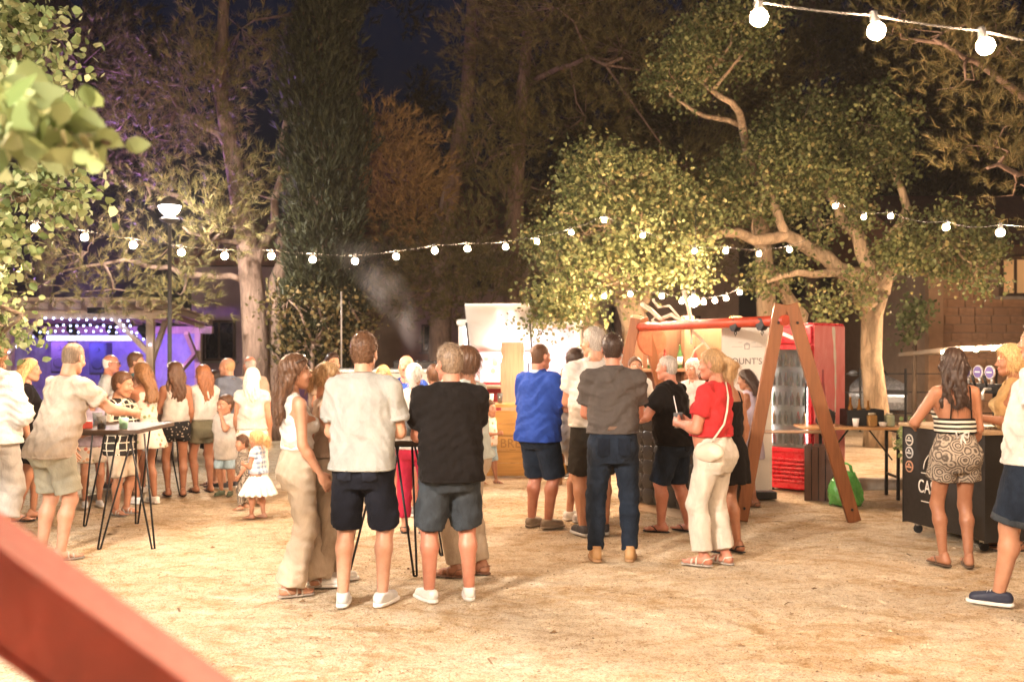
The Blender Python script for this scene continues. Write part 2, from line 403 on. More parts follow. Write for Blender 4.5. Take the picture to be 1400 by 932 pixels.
def person(label, at, top, face, sex='m', girth=1.0, hair='short', hairc='brown', skinc='mid', arms=('hang', 'hang'), legs=None, lean=(0, 0),
           shift=0.0, look=(0, 0), topw=None, bottom=None, shoes=('sneaker', (.8,.8,.78)), h=0.012, group=None, hairlen=0.4, extra=None, H=None, scalehead=1.0, drop=0.0):
    """at: ground point, top: photograph row of the crown, face: heading (0 = away from the camera, + = to the left)"""
    _seed[0] += 1; seed = _seed[0]; q = random.Random(seed)
    loc = Vector(at)
    if H is None: H = CAMZ + (HOR-top)/FPX*loc.y
    root = empty('person', loc, R(face))
    tag(root, label, 'person', group)
    child = sex == 'c'; tk = sex
    s = H/1.75; g = girth*(0.93 if sex == 'f' else 1.0)
    tz, ta, tb, ty = TORSO[tk]; tz = np.array(tz)*H - drop*H; ta = np.array(ta)*H*girth; tb = np.array(tb)*H*(1+(girth-1)*1.5); ty = np.array(ty)*H
    hipz = (.52 if not child else .50)*H - drop*H; shz = (.802 if not child else .765)*H - drop*H; shx = {'m': .106, 'f': .090, 'c': .086}[tk]*H*(0.4+0.6*girth)
    lx, ly = lean[0]*H, lean[1]*H
    t01 = np.clip((tz-hipz)/(shz-hipz), -0.2, 1.3)
    cx = shift*H + (lx-shift*H)*t01; cy = ty + ly*t01
    hipx = .050*H; by = .018 if sex == 'f' else .024
    # legs
    legs = legs or ((.055, .0, 8), (.055, .0, 8))
    J = {}
    UL, LL = .247*H, .238*H
    if child: UL, LL = .235*H, .225*H
    fl = .152*H
    for sd, name in ((-1, 'L'), (1, 'R')):
        st, fw, yaw = legs[0 if sd < 0 else 1][:3]; lift = legs[0 if sd < 0 else 1][3] if len(legs[0 if sd < 0 else 1]) > 3 else 0
        hip = Vector((sd*hipx + shift*H, -.004*H, hipz)); ank = Vector((sd*st*H + shift*H*0.3, fw*H, .045*H + lift*H))
        knee, ank = ik(hip, ank, UL, LL, Vector((sd*0.25, 1, 0)))
        J['hip'+name], J['knee'+name], J['ank'+name] = hip, knee, ank; J['yaw'+name] = -sd*R(yaw); J['lift'+name] = lift*H
    # arms
    UA, FA = .170*H, .150*H
    for sd, name in ((-1, 'L'), (1, 'R')):
        ar = arms[0 if sd < 0 else 1]; spec = ARM[ar] if isinstance(ar, str) else ar
        o, pole, curl = spec
        shd = Vector((lx + sd*shx, ly - .004*H, shz))
        wr = shd + Vector((sd*o[0], o[1], o[2]))*(UA+FA)
        elb, wr = ik(shd, wr, UA, FA, Vector((sd*pole[0], pole[1], pole[2])))
        J['sh'+name], J['el'+name], J['wr'+name], J['curl'+name] = shd, elb, wr, curl
    hs = s*(1.0 if not child else 1.0)*scalehead
    if child: hs = (0.165*H if H > 1.15 else 0.19*H)/.235
    headc = Vector((lx*1.12, ly*1.15 + .012*H, H - drop*H - .118*hs))
    neckb = Vector((lx, ly - .010*H, shz + .032*H))
    # radii
    r_sh, r_el, r_fo, r_wr = .031*H*g, .0245*H*g, .0265*H*g, .0165*H*g
    r_th, r_kn, r_ca, r_an = .052*H*g, .0315*H*g, .0320*H*g, .0205*H*g
    pts = [J[k] for k in J if isinstance(J[k], Vector)] + [headc]
    lo = np.min([list(p) for p in pts], 0) - .09*s; hi = np.max([list(p) for p in pts], 0) + .09*s
    lo[0] = min(lo[0], -ta.max()-abs(lx)-.02); hi[0] = max(hi[0], ta.max()+abs(lx)+.02); lo[1] = min(lo[1], (cy-tb).min()-.02); hi[1] = max(hi[1], (cy+tb).max()+.02); hi[2] = headc.z - .04
    def arm_prims(F, infl, flare, cutfrac, k=0.02):
        for n in 'LR':
            a, b, c = J['sh'+n], J['el'+n], J['wr'+n]
            if cutfrac <= 1.0:
                F.cone(a, b, r_sh+infl, r_el+infl+flare, k, cut=cutfrac)
            else:
                F.cone(a, b, r_sh+infl, r_el+infl+flare*.5, k); F.cone(b, c, r_fo+infl+flare*.5, r_wr+infl+flare, k, cut=cutfrac-1)
    # ---- body
    F = Field(lo, hi, max(.0158, h*1.2))
    F.loft(tz, ta, tb, cx, cy, 0.03, e=2.25)
    for n, sd in (('L', -1), ('R', 1)):
        F.cone(J['hip'+n], J['knee'+n], r_th, r_kn, .035); k, a = J['knee'+n], J['ank'+n]
        m = k.lerp(a, .3) + Vector((0, -.010*H, 0)); F.cone(k, m, r_kn*.98, r_ca, .03); F.cone(m, a, r_ca, r_an, .03)
        F.ell(k + Vector((0, .008*H, 0)), (r_kn*.7,)*3, .02)
        F.ell((sd*.045*H + cx[2], cy[2] - by*H*g, hipz - .016*H), (.046*H*g, .046*H*g, .050*H*g), .04)
        F.cone(J['sh'+n], J['el'+n], r_sh, r_el, .035); e, wv = J['el'+n], J['wr'+n]
        m = e.lerp(wv, .28); F.cone(e, m, r_el*.95, r_fo, .02); F.cone(m, wv, r_fo, r_wr, .02)
        F.cone((lx + sd*shx*.90, ly - .006*H, shz+.004*H), neckb + Vector((sd*.014*H, 0, .006*H)), .026*H*g, .021*H*g, .03)
    if sex == 'f':
        for sd in (-1, 1): F.ell((lx*.8 + sd*.042*H, cy[6] + .045*H, .715*H - drop*H), (.036*H, .038*H, .038*H), .03)
    if girth > 1.08: F.ell((cx[4], cy[4] + .030*H, .60*H), (.080*H*girth, .062*H*girth, .085*H), .05)
    F.cone(neckb, headc + Vector((0, -.02*hs, -.06*hs)), .0315*H*(.86 if sex == 'f' else 1.0)*(0.85 if child else 1), .030*H*(.84 if sex == 'f' else 1.0), .03)
    parts = [(*F.mesh(), 0)]
    # ---- head (own fine grid, own frame)
    hh = max(0.0058, h*0.55)
    K = Field((-.105*hs, -.125*hs, -.145*hs), (.105*hs, .14*hs, .13*hs), hh if h < .011 else .0096)
    fm = .93 if sex == 'f' else 1.0
    def hd(x, y, z): return (x*hs, y*hs, z*hs)
    K.ell(hd(0, -.012, .034), hd(.075, .097, .083), .02); K.ell(hd(0, .024, -.038), hd(.059*fm, .066, .080), .035)
    K.cone(hd(0, .058, -.092), hd(0, .05, -.088), .026*hs*fm, .026*hs, .03)
    for sd in (-1, 1):
        K.cone(hd(sd*.050*fm, -.005, -.062), hd(sd*.02, .062, -.098), .016*hs, .016*hs, .03)
        K.ell(hd(sd*.030, .101, .006), hd(.017, .016, .012), .016*hs, sub=True)
        K.ell(hd(sd*.031, .079, .006), hd(.0125, .0125, .0125), .004)
        K.ell(hd(sd*.046, .066, -.030), hd(.020, .018, .018), .03)
        K.ell(hd(sd*.078, -.012, -.004), hd(.010, .021, .033), .006)
    K.ell(hd(0, .080, .026), hd(.046, .014, .010), .02)
    K.cone(hd(0, .088, .006), hd(0, .109, -.026), .008*hs, .0125*hs, .012); K.ell(hd(0, .096, -.032), hd(.019, .012, .010), .01)
    K.ell(hd(0, .090, -.060), hd(.024, .010, .007), .006); K.ell(hd(0, .088, -.070), hd(.020, .010, .007), .006)
    K.cone(hd(0, -.035, -.05), hd(0, -.045, -.15), .030*H*(.84 if sex == 'f' else 1.0)*(0.85 if child else 1), .030*H*(.84 if sex == 'f' else 1.0)*(0.85 if child else 1), .03)
    V, Q = K.mesh(); c = V[Q].mean(1)/hs; mi = np.zeros(len(Q), int)
    ex = np.abs(c[:, 0]); eye = ((ex-.031)/.0125)**2 + ((c[:, 2]-.006)/.0048)**2 + ((c[:, 1]-.09)/.03)**2 < 1
    mi[eye] = 1; mi[eye & (((ex-.031)/.006)**2 + ((c[:, 2]-.006)/.007)**2 < 1)] = 2
    mi[(np.abs(c[:, 0]) < .025) & (np.abs(c[:, 2]+.065) < .010) & (c[:, 1] > .07)] = 3
    mi[(np.abs(ex-.033) < .020) & (np.abs(c[:, 2]-.031+.25*np.abs(ex-.033)) < .0045) & (c[:, 1] > .06)] = 4
    hm = Matrix.Rotation(R(look[0]), 3, 'Z') @ Matrix.Rotation(R(look[1]), 3, 'X')
    hmn = np.array(hm); V = V @ hmn.T + np.array(headc); parts.append((V, Q, mi))
    # ---- hands
    hands = {}
    for n, sd in (('L', -1), ('R', 1)):
        e, wv = J['el'+n], J['wr'+n]; d = (wv-e).normalized(); curl = J['curl'+n]
        nrm = Vector((-sd, 0, 0)) if abs(d.x) < .75 else Vector((0, -1, 0)); nrm = (nrm - d*nrm.dot(d)).normalized(); t = d.cross(nrm)*sd
        A = Field((-.075*s, -.03*s, -.04*s), (.095*s, .20*s, .10*s), max(.0058, h*.62))
        A.ell((0, .048*s, 0), (.041*s, .054*s, .0165*s), .01); A.cone((0, -.01*s, 0), (0, .03*s, 0), r_wr*.95, .022*s, .02)
        for i, (bx, ln) in enumerate(((-.031, .056), (-.0105, .070), (.0105, .076), (.031, .068))):
            p0 = Vector((bx*s, .086*s, 0)); a1 = curl*(.55+.08*i); a2 = curl*1.15
            p1 = p0 + Vector((bx*.12*s/.03*.1, math.cos(a1), math.sin(a1)))*ln*s*.5; p2 = p1 + Vector((0, math.cos(a1+a2*.6), math.sin(a1+a2*.6)))*ln*s*.5
            A.cone(p0, p1, .0098*s, .0088*s, .004); A.cone(p1, p2, .0088*s, .0072*s, .003)
        A.cone((.026*s, .015*s, .004*s), (.053*s, .050*s, .018*s), .015*s, .0105*s, .01); A.cone((.053*s, .050*s, .018*s), (.054*s, .083*s, .034*s), .0105*s, .0085*s, .004)
        V, Q = A.mesh(); Mx = np.array([list(t), list(d), list(nrm)]); V = V @ Mx + np.array(wv)
        if sd < 0: Q = Q[:, ::-1]
        parts.append((V, Q, 0)); hands[n] = (wv + d*.085*s + nrm*.04*s)
    # ---- feet
    ftm = {}
    for n, sd in (('L', -1), ('R', 1)):
        a = J['ank'+n]; kind = shoes[0]
        rot = Matrix.Rotation(J['yaw'+n], 3, 'Z')
        if J['lift'+n] > .01: rot = rot @ Matrix.Rotation(R(-38), 3, 'X')
        org = a - rot @ Vector((0, 0, .045*H)); ftm[n] = (rot, org)
        if kind in ('sandal', 'flipflop', 'bare'):
            B = Field((-.055*s, -.085*s, 0), (.055*s, .205*s, .11*s), .0082 if h < .013 else .0125)
            B.cone((0, -.035*s, .045*s), (0, -.02*s, .085*s), .033*s, .034*s, .02); B.cone((0, -.045*s, .040*s), (0, .02*s, .045*s), .031*s, .033*s, .02)
            B.cone((0, 0, .050*s), (0, .115*s, .034*s), .034*s, .024*s, .025); B.cone((-.022*s*sd, .10*s, .030*s), (.024*s*sd, .10*s, .030*s), .019*s, .02*s, .02)
            for i in range(5): B.cone(((-.030+.015*i)*s*-sd, .115*s, .026*s), ((-.034+.017*i)*s*-sd, (.150+.009*i-.004*(i == 4))*s, .024*s), .010*s, (.0085+.0012*i)*s, .004)
            B.cutz(lo=.016*s); V, Q = B.mesh(); parts.append((V @ np.array(rot).T + np.array(org), Q, 0))
    V, Q, mi = joinm(parts)
    sk = skin('skin_'+skinc, SKINC[skinc]); hcol = HAIRC[hairc]
    body = link('body', fastmesh('body', V, Q, [sk, plain('eye_white', (.75,.72,.68), .3), plain('iris', (.03,.02,.015), .2), skin('lips_'+skinc, (SKINC[skinc][0]*.85, SKINC[skinc][1]*.6, SKINC[skinc][2]*.6)), hairmat('hair_'+hairc, hcol)], mi), root)
    # ---- shoes
    def footprint(x, y, k=1.0): # 2-d outline distance
        t = np.clip((y+.050*s)/(.195*s), 0, 1); return np.sqrt((x)**2 + (y+.050*s-t*.195*s)**2) - (.036+.010*np.sin(t*2.6))*s*k
    kind, scol = shoes[0], shoes[1]
    for n, sd in (('L', -1), ('R', 1)):
        rot, org = ftm[n]; Mx = np.array(rot).T; oo = np.array(org); fh = .0095 if h < .013 else .0135
        B = Field((-.06*s, -.10*s, 0), (.06*s, .21*s, .15*s), fh)
        x, y, z = B.xyz(); sl = (slice(None),)*3
        name = {'sneaker': 'sneaker', 'boot': 'boot', 'sandal': 'sandal', 'flipflop': 'flip_flop', 'bare': None}[kind]
        if name is None: continue
        sm = plain('shoe_%s_%.2f_%.2f_%.2f' % (kind, *scol), scol, .6)
        solec = shoes[2] if len(shoes) > 2 else ((.75,.73,.70) if kind == 'sneaker' else sh(scol, .6))
        som = plain('sole_%.2f_%.2f_%.2f' % tuple(solec), solec, .7)
        th = .026*s if kind in ('sneaker', 'boot') else .016*s
        sole = Field((-.06*s, -.10*s, 0), (.06*s, .21*s, th+.01), fh*.8); x2, y2, z2 = sole.xyz()
        sole.F = np.maximum(footprint(x2, y2, 1.06), np.maximum(.002-z2, z2-th)).astype(np.float32)
        Vs, Qs = sole.mesh()
        if kind in ('sneaker', 'boot'):
            B.cone((0, -.045*s, .050*s), (0, .015*s, .055*s), .039*s, .040*s, .02); B.cone((0, .01*s, .055*s), (0, .135*s, .036*s), .041*s, .036*s, .03)
            B.cone((0, -.025*s, .06*s), (0, -.020*s, (.10 if kind == 'sneaker' else .135)*s), .042*s, .040*s, .02)
            B.F = np.maximum(B.F, footprint(x, y, 1.0)); B.cutz(lo=.018*s, hi=(.088 if kind == 'sneaker' else .125)*s)
            V, Q = B.mesh()
            so_ = link(name, fastmesh(name, V @ Mx + oo, Q, [sm]), root); link('sole', fastmesh('sole', Vs @ Mx + oo, Qs, [som]), so_)
            if kind == 'sneaker':
                lc = MB()
                for i in range(4):
                    yy = (.045+.018*i)*s; zz = (.097-.0095*i)*s
                    lc.tube([org + rot @ Vector((xx*s, yy, zz - abs(xx)*.35*s)) for xx in (-.022, 0, .022)], .0028*s, 5)
                lc.build('laces', plain('lace_white', (.78,.77,.74), .8), so_)
        else:
            so_ = link(name, fastmesh(name, Vs @ Mx + oo, Qs, [som]), root); st = MB(); tp = lambda x, y, z: org + rot @ Vector((x*s, y*s, z*s))
            if kind == 'flipflop':
                for e2 in (-1, 1): st.tube([tp(e2*.040, .03, .016), tp(e2*.034, .06, .05), tp(e2*.018, .09, .06), tp(.012*-sd, .118, .046), tp(.014*-sd, .125, .02)], .0055*s, 6)
            else:
                for yy, zz in ((.085, .058), (.045, .074)): st.tube([tp(-.043, yy, .016), tp(-.036, yy, zz-.012), tp(0, yy, zz), tp(.036, yy, zz-.012), tp(.043, yy, .016)], .0075*s, 6)
                st.tube([tp(-.040, 0, .016), tp(-.043, -.03, .06), tp(0, -.082, .07), tp(.043, -.03, .06), tp(.040, 0, .016)], .006*s, 6)
            st.build('strap', sm, so_)
    # ---- trousers, shorts, skirt
    def mkfield(zlo, zhi, pad=.06):
        return Field((lo[0]-pad, lo[1]-pad, zlo), (hi[0]+pad, hi[1]+pad, zhi), h)
    def hang(z0, extra, a, d):      # widths that hang straight down from the widest point above
        a2 = a.copy(); m = 0
        for i in range(len(tz)-1, -1, -1):
            if tz[i] < .73*H - drop*H: a2[i] = max(a2[i], m*(.985 if extra > .01 else .95))
            m = max(m, a2[i]) if tz[i] < .78*H - drop*H else m
        return a2 + extra
    if bottom:
        bk = bottom['kind']; loose = bottom.get('loose', .014)*s; wz = bottom.get('waist', .60)*H - drop*H
        m = bottom['mat']
        if bk in ('shorts', 'trousers'):
            hem = bottom.get('hem', .8); F = mkfield(0.0, wz+.02)
            F.loft(tz, ta+loose*.7, tb+loose*.8, cx, cy - .003*H, .03, zlo=.435*H - drop*H, zhi=wz+.04, e=2.2)
            for n, sd in (('L', -1), ('R', 1)):
                a, b, c = J['hip'+n], J['knee'+n], J['ank'+n]; fl_ = bottom.get('flare', .02)*s
                F.ell((sd*.045*H + cx[2], cy[2] - by*H*g, hipz - .016*H), (.046*H*g+loose*.8, .046*H*g+loose*.8, .050*H*g+loose*.8), .04)
                if bk == 'shorts':
                    F.cone(a, b, r_th+loose*1.1, r_kn+loose+fl_, .025, cut=hem)
                else:
                    cm = b.lerp(c, .3) + Vector((0, -.010*H, 0)); F.cone(a, b, r_th+loose*1.0, r_kn+loose+fl_*.3+.004, .03); F.cone(b, cm, r_kn+loose+.004, r_ca+loose*.8+.003, .03); F.cone(cm, c, r_ca+loose*.8+.003, r_an+loose, .03, cut=(hem-.3)/.7); F.cone(b, a.lerp(b, 1) + (c-b)*1.0, r_kn+loose+fl_*.3, bottom.get('cuff', .050)*s, .02, cut=hem)
            F.wrinkle(bottom.get('fold', .0045)*s, seed+50, (.14, .14, .11)); F.cutz(hi=wz)
            nm = 'shorts' if bk == 'shorts' else 'trousers'
        else:
            hz = bottom.get('hem', .33)*H; wA, wB = np.interp(wz, tz, ta)+.008, np.interp(wz, tz, tb)+.008
            hA, hB = ta.max()+loose, tb.max()+loose; fx = bottom.get('flare', .05)
            F = mkfield(hz-.03, wz+.02, .10+fx)
            z_ = np.array([hz, hz+(hipz-hz)*.5, hipz-.02*H, hipz+.03*H, wz]); c0 = np.interp(z_, tz, cx); c1 = np.interp(z_, tz, cy)
            F.loft(z_, np.array([hA+fx, hA+fx*.6, hA+fx*.15, hA*.98, wA]), np.array([hB+fx*1.1, hB+fx*.7, hB+fx*.2, hB*.98, wB]), c0, c1-.006*H, .02)
            x, y, z = F.xyz(); an = np.arctan2(y-c1[0], x-c0[0]); F.F += (bottom.get('pleat', .007)*np.sin(an*bottom.get('np', 9)+seed)*np.clip((wz-z)/(wz-hz+.01), 0, 1)).astype(np.float32)
            F.wrinkle(.003, seed+50); F.cutz(lo=hz); nm = 'skirt'
        V, Q = F.mesh(); bo = link(nm, fastmesh(nm, V, Q, [m]), root)
        if bottom.get('pockets') and len(Q):
            cq = V[Q].mean(1); yc = np.interp(cq[:, 2], tz, cy)
            for sd in (-1, 1):
                x_ = (cq[:, 0]-cx[2])*sd; zt_, zb_ = hipz+.028*H, hipz-.045*H
                patch(V, Q, (x_ > .020*H) & (x_ < .072*H) & (cq[:, 2] < zt_) & (cq[:, 2] > zb_ - .010*H*(1-np.abs(x_-.046*H)/(.026*H))) & (cq[:, 1] < yc-.02), .0042, bottom['pockets'], 'pocket', bo)
            patch(V, Q, cq[:, 2] > wz-.030*s, .0035, bottom['pockets'], 'waistband', bo)
        if bottom.get('belt'):
            b2 = MB(); n_ = 28; zb = wz - .018; A_ = np.interp(zb, tz, ta)+loose*.7+.004; B_ = np.interp(zb, tz, tb)+loose*.8+.004; X_ = np.interp(zb, tz, cx); Y_ = np.interp(zb, tz, cy)-.003*H
            vs = [(X_+A_*math.copysign(abs(math.cos(t))**.9, math.cos(t)), Y_+B_*math.copysign(abs(math.sin(t))**.9, math.sin(t)), zb+dz) for dz in (-.017, .017) for t in [2*math.pi*i/n_ for i in range(n_)]]
            b2._add(vs, [(i, (i+1) % n_, n_+(i+1) % n_, n_+i) for i in range(n_)], True)
            bb = b2.build('belt', plain('belt_leather', bottom['belt'], .5), bo); sm_ = bb.modifiers.new('t', 'SOLIDIFY'); sm_.thickness = .005; sm_.offset = 1
        if bk == 'shorts' and bottom.get('turnup'):
            for n in 'LR':
                a, b = J['hip'+n], J['knee'+n]; d = (b-a).normalized(); c = a.lerp(b, bottom['hem']); rr = r_th+loose*1.1 + (r_kn+loose+bottom.get('flare', .02)*s-r_th-loose*1.1)*bottom['hem']
                MB().tube([c-d*.038*s, c-d*.034*s, c-d*.001, c+d*.003], [rr+.002, rr+.0065, rr+.007, rr+.001], 22).build('turn_up', bottom['turnup'], bo)
    if topw:
        sl_ = topw.get('sleeve', .62); loose = topw.get('loose', .012)*s; hz = topw.get('hem', .50)*H - drop*H; m = topw['mat']
        ft = topw.get('fit', False); nz = topw.get('neck', .868)*H - drop*H; nm = topw.get('name', 'shirt')
        if child: nz = min(nz, .825*H)
        F = mkfield(hz-.02, nz+.03)
        lw = np.where(tz < .665*H - drop*H, topw.get('over', .017), 0.0); a2 = (hang(hz, loose, ta, 0) if not ft else ta+loose) + lw; b2 = (hang(hz, loose, tb, 0) if not ft else tb+loose) + lw
        F.loft(tz, a2, b2, cx, cy, .03, zlo=hz-.05, e=2.3)
        if hz < .53*H - drop*H:
            for sd in (-1, 1): F.ell((sd*.045*H + cx[2], cy[2] - by*H*g, hipz - .016*H), (.046*H*g+loose+.014, .046*H*g+loose+.014, .050*H*g+loose+.01), .05)
        if girth > 1.08: F.ell((cx[4], cy[4] + .030*H, .60*H), (.080*H*girth+loose, .062*H*girth+loose, .10*H), .05)
        if sex == 'f':
            for sd in (-1, 1): F.ell((lx*.8 + sd*.042*H, cy[6] + .045*H, .715*H - drop*H), (.036*H+loose, .038*H+loose, .038*H+loose), .03)
        if sl_ > 0:
            for n, sd in (('L', -1), ('R', 1)):
                F.cone((lx + sd*shx*.90, ly - .006*H, shz+.004*H), neckb + Vector((sd*.014*H, 0, .006*H)), .026*H*g+loose*.9, .021*H*g+loose*.7, .03)
            arm_prims(F, loose*1.05, topw.get('flare', .014)*s, sl_, .03)
        else:
            for n, sd in (('L', -1), ('R', 1)):
                F.cone((lx + sd*shx*.90, ly - .006*H, shz+.004*H), neckb + Vector((sd*.014*H, 0, .006*H)), .026*H*g+loose*.6, .021*H*g+loose*.6, .03)
            x, y, z = F.xyz(); xc = np.abs(x-lx) - shx*(.78 + np.clip((.74*H-z)/(.1*H), 0, 1)*.6); F.F = np.where(z > .60*H, np.maximum(F.F, xc), F.F).astype(np.float32)
        F.wrinkle(topw.get('fold', .0085)*s*1.15, seed+90, (.15, .15, .09))
        x, y, z = F.xyz()
        if topw.get('scoop'): # low back
            F.F = np.maximum(F.F, z - (topw['scoop']*H + np.clip((y-ly)/(.06*H), 0, 1)*.05*H))
        else:
            nr = topw.get('neckr', .036)*H*(.9 if sex == 'f' else 1.0); fy = np.clip((y-neckb.y)/(.05*H), 0, 1)
            hole = np.sqrt((x-neckb.x)**2 + ((y-neckb.y-.004*H)/(1.0+topw.get('vneck', .25)*fy))**2) - nr
            F.F = np.maximum(F.F, np.minimum(-hole, z - (shz + .030*H - topw.get('vneck', .25)*.14*H*fy)).astype(np.float32))
        F.cutz(lo=hz)
        V, Q = F.mesh(); to = link(nm, fastmesh(nm, V, Q, [m]), root)
        if h < .011 and len(Q):
            cq = V[Q].mean(1); patch(V, Q, (cq[:, 2] < hz+.020*s) & (cq[:, 2] > hz+.001), .0022, m, 'hem', to)
            if 0 < sl_ <= 1.0:
                for n in 'LR':
                    a, b = np.array(J['sh'+n]), np.array(J['el'+n]); t_ = ((cq-a) @ (b-a))/((b-a) @ (b-a)); rr_ = np.linalg.norm(cq-a-t_[:, None]*(b-a), axis=1); sg = cq[:, 0]*(-1 if n == 'L' else 1)
                    patch(V, Q, (t_ > sl_-.085) & (t_ < sl_-.006) & (rr_ < .085*s) & (rr_ > .03*s), .0024, topw.get('cuffmat', m), 'cuff', to)
        if topw.get('collar'):
            n_ = 24; cm = MB(); rx = .041*H*(1.0 if sex == 'm' else .85); vs = []
            for zz, rr in ((-.012, 1.12), (.010, 1.03), (.022, 1.0), (.012, 1.16), (-.016, 1.30)):
                for i in range(n_):
                    t = 2*math.pi*i/n_; fr = math.sin(t)
                    vs.append((neckb.x + rx*rr*math.cos(t), neckb.y + .004*H + rx*rr*fr, shz + .050*H + zz*s - .018*s*max(0, fr)))
            cm._add(vs, [(j*n_+i, j*n_+(i+1) % n_, (j+1)*n_+(i+1) % n_, (j+1)*n_+i) for j in range(4) for i in range(n_)], True)
            cm.build('collar', topw['collar'], to)
        if topw.get('strap'):
            st = MB()
            for sd in (-1, 1):
                st.tube([(lx+sd*.05*H, cy[6]-tb[6]-.002, topw['scoop']*H-.004), (lx+sd*.045*H, cy[7]-tb[7]-.004, .775*H), (lx+sd*.055*H, ly-.035*H, .826*H), (lx+sd*.055*H, ly+.0*H, .846*H), (lx+sd*.05*H, cy[7]+tb[7]*.8, .79*H)], .006*s, 6)
            st.build('strap', topw['strap'], to)
    # ---- hair
    if hair:
        hmesh(hair, hs, hm, headc, hairlen, hairmat('hair_'+hairc, hcol), root, seed, max(.0074, h*.68), sex)
    if extra:
        for ex_ in extra: ex_(root, dict(J=J, H=H, s=s, headc=headc, hm=hm, hs=hs, hands=hands, neckb=neckb, tz=tz, ta=ta, tb=tb, cx=cx, cy=cy))
    M = Matrix.Translation(loc) @ Matrix.Rotation(R(face), 4, 'Z')
    return root, {k: M @ v for k, v in hands.items()}

def hmesh(kind, hs, hm, headc, L, mat, root, seed, hh, sex):
    q = random.Random(seed*3+1); long_ = kind in ('long', 'ponytail', 'wavy')
    zl = -.16*hs - (L if long_ else 0)
    F = Field((-.15*hs, -.21*hs, zl), (.15*hs, .14*hs, .17*hs), hh); x, y, z = F.xyz()
    low_ = kind not in ('short', 'crop', 'buzz')
    off = {'short': .008, 'buzz': .0035, 'bald': .003, 'crop': .015, 'long': .014, 'wavy': .020, 'ponytail': .009, 'bun': .010, 'curly': .036, 'bob': .022}[kind]*hs
    F.ell((0, -.012*hs, (.034 if low_ else .040)*hs), (.075*hs+off*(1 if low_ else .7), .097*hs+off*(1 if low_ else .7), .083*hs+off*1.3), .01)
    low = .25 if kind in ('short', 'crop', 'buzz', 'bald') else .7
    F.ell((0, -.033*hs, -.02*hs), (.064*hs+off*low, .067*hs+off*low, .075*hs), .03)
    zz = np.array([-.12, -.09, -.05, -.01, .025, .055, .080, .105, .14])*hs
    if kind in ('long', 'wavy', 'ponytail', 'bun', 'bob', 'curly'): ym = np.array([-.045, -.03, -.01, .012, .035, .058, .082, .10, .14])*hs
    else: ym = np.array([-.07, -.055, -.030, .002, .022, .046, .076, .10, .14])*hs
    if kind in ('bob', 'curly'): ym[:4] = [.02*hs, .025*hs, .03*hs, .035*hs]
    F.F = np.maximum(F.F, (y - np.interp(z.ravel(), zz, ym).astype(np.float32)[None, None, :]))
    cl = {'curly': -.10, 'bob': -.11}.get(kind, -.082)*hs
    F.F = np.maximum(F.F, cl + np.clip(np.abs(x)-.028*hs, 0, 1)*.55 - z)
    if kind == 'bald': F.F = np.maximum(F.F, z - (.045*hs - .25*y))
    if kind in ('long', 'wavy'):
        n = 8; wv = .012 if kind == 'long' else .03
        def strand(bx, by, Ls, r0, r1, ph):
            p = Vector((bx, by, .02*hs)); 
            for i in range(n):
                t = (i+1)/n
                qv = Vector((bx*(1+.25*t) + wv*math.sin(ph+5*t), by - .035*hs*math.sin(t*2.2) - .02*t, .02*hs - Ls*t))
                F.cone(p, qv, r0+(r1-r0)*(i/n), r0+(r1-r0)*t, .012, pad=.02); p = qv
        for i in range(9):
            an = math.pi*(1.02 + .96*i/8); 
            strand(.066*hs*math.cos(an), -.03*hs + .062*hs*math.sin(an), L*q.uniform(.82, 1.0), .030*hs, .012, q.uniform(0, 6))
        for i in range(3): strand(q.uniform(-.03, .03)*hs, -.075*hs, L*q.uniform(.9, 1.02), .032*hs, .015, q.uniform(0, 6))
    if kind == 'ponytail':
        p = Vector((0, -.105*hs, .045*hs)); F.ell(p, (.022*hs,)*3, .01); n = 7
        for i in range(n):
            t = (i+1)/n; qv = Vector((.012*math.sin(3*t+seed), -.105*hs - .055*hs*math.sin(min(1, t*1.6)*math.pi*.75), .045*hs - L*t)); 
            F.cone(p, qv, (.020+.016*math.sin(math.pi*(i/n)**.6))*hs, max(.006, (.020+.016*math.sin(math.pi*t**.6))*hs), .01, pad=.02); p = qv
    if kind == 'bun': F.ell((0, -.115*hs, .055*hs), (.042*hs, .036*hs, .040*hs), .008)
    # locks: ridges that run down, and tufts
    an = np.arctan2(x, -(y+.02*hs)+1e-5)
    if kind == 'curly':
        f = 2*math.pi/.032; N = np.sin(x*f+1.1*np.sin(z*f*.7))*np.sin(y*f+seed+np.sin(x*f*.6))*np.sin(z*f*1.1+np.sin(y*f*.8)); F.F += (.014*N).astype(np.float32)
    elif kind in ('short', 'crop', 'bald', 'buzz'):
        a_ = {'short': .0028, 'crop': .006, 'bald': .001, 'buzz': .001}[kind]
        f = 2*math.pi/.022; N = np.sin(x*f+1.7*np.sin(z*f*.45+seed))*np.sin((y+z*.6)*f*.8+1.2*np.sin(x*f*.5)); F.F += (a_*N).astype(np.float32)
    else:
        N = np.sin(an*17+5*np.sin(z*14+seed)) + .6*np.sin(an*31+x*60+4*np.sin(z*19+1)); F.F += (.0032*N).astype(np.float32)
    V, Q = F.mesh()
    # loose strands that break the outline
    rq = np.random.RandomState(seed); nst = 1100 if hh < .0085 else 350
    if kind in ('bald', 'buzz'): nst //= 3
    i = rq.randint(0, len(Q), nst); qv = V[Q[i]]; bc_ = qv.mean(1); nn = np.cross(qv[:, 2]-qv[:, 0], qv[:, 3]-qv[:, 1]); nn /= np.linalg.norm(nn, axis=1)[:, None]+1e-9
    lng = kind in ('long', 'wavy', 'ponytail', 'bob', 'curly', 'bun')
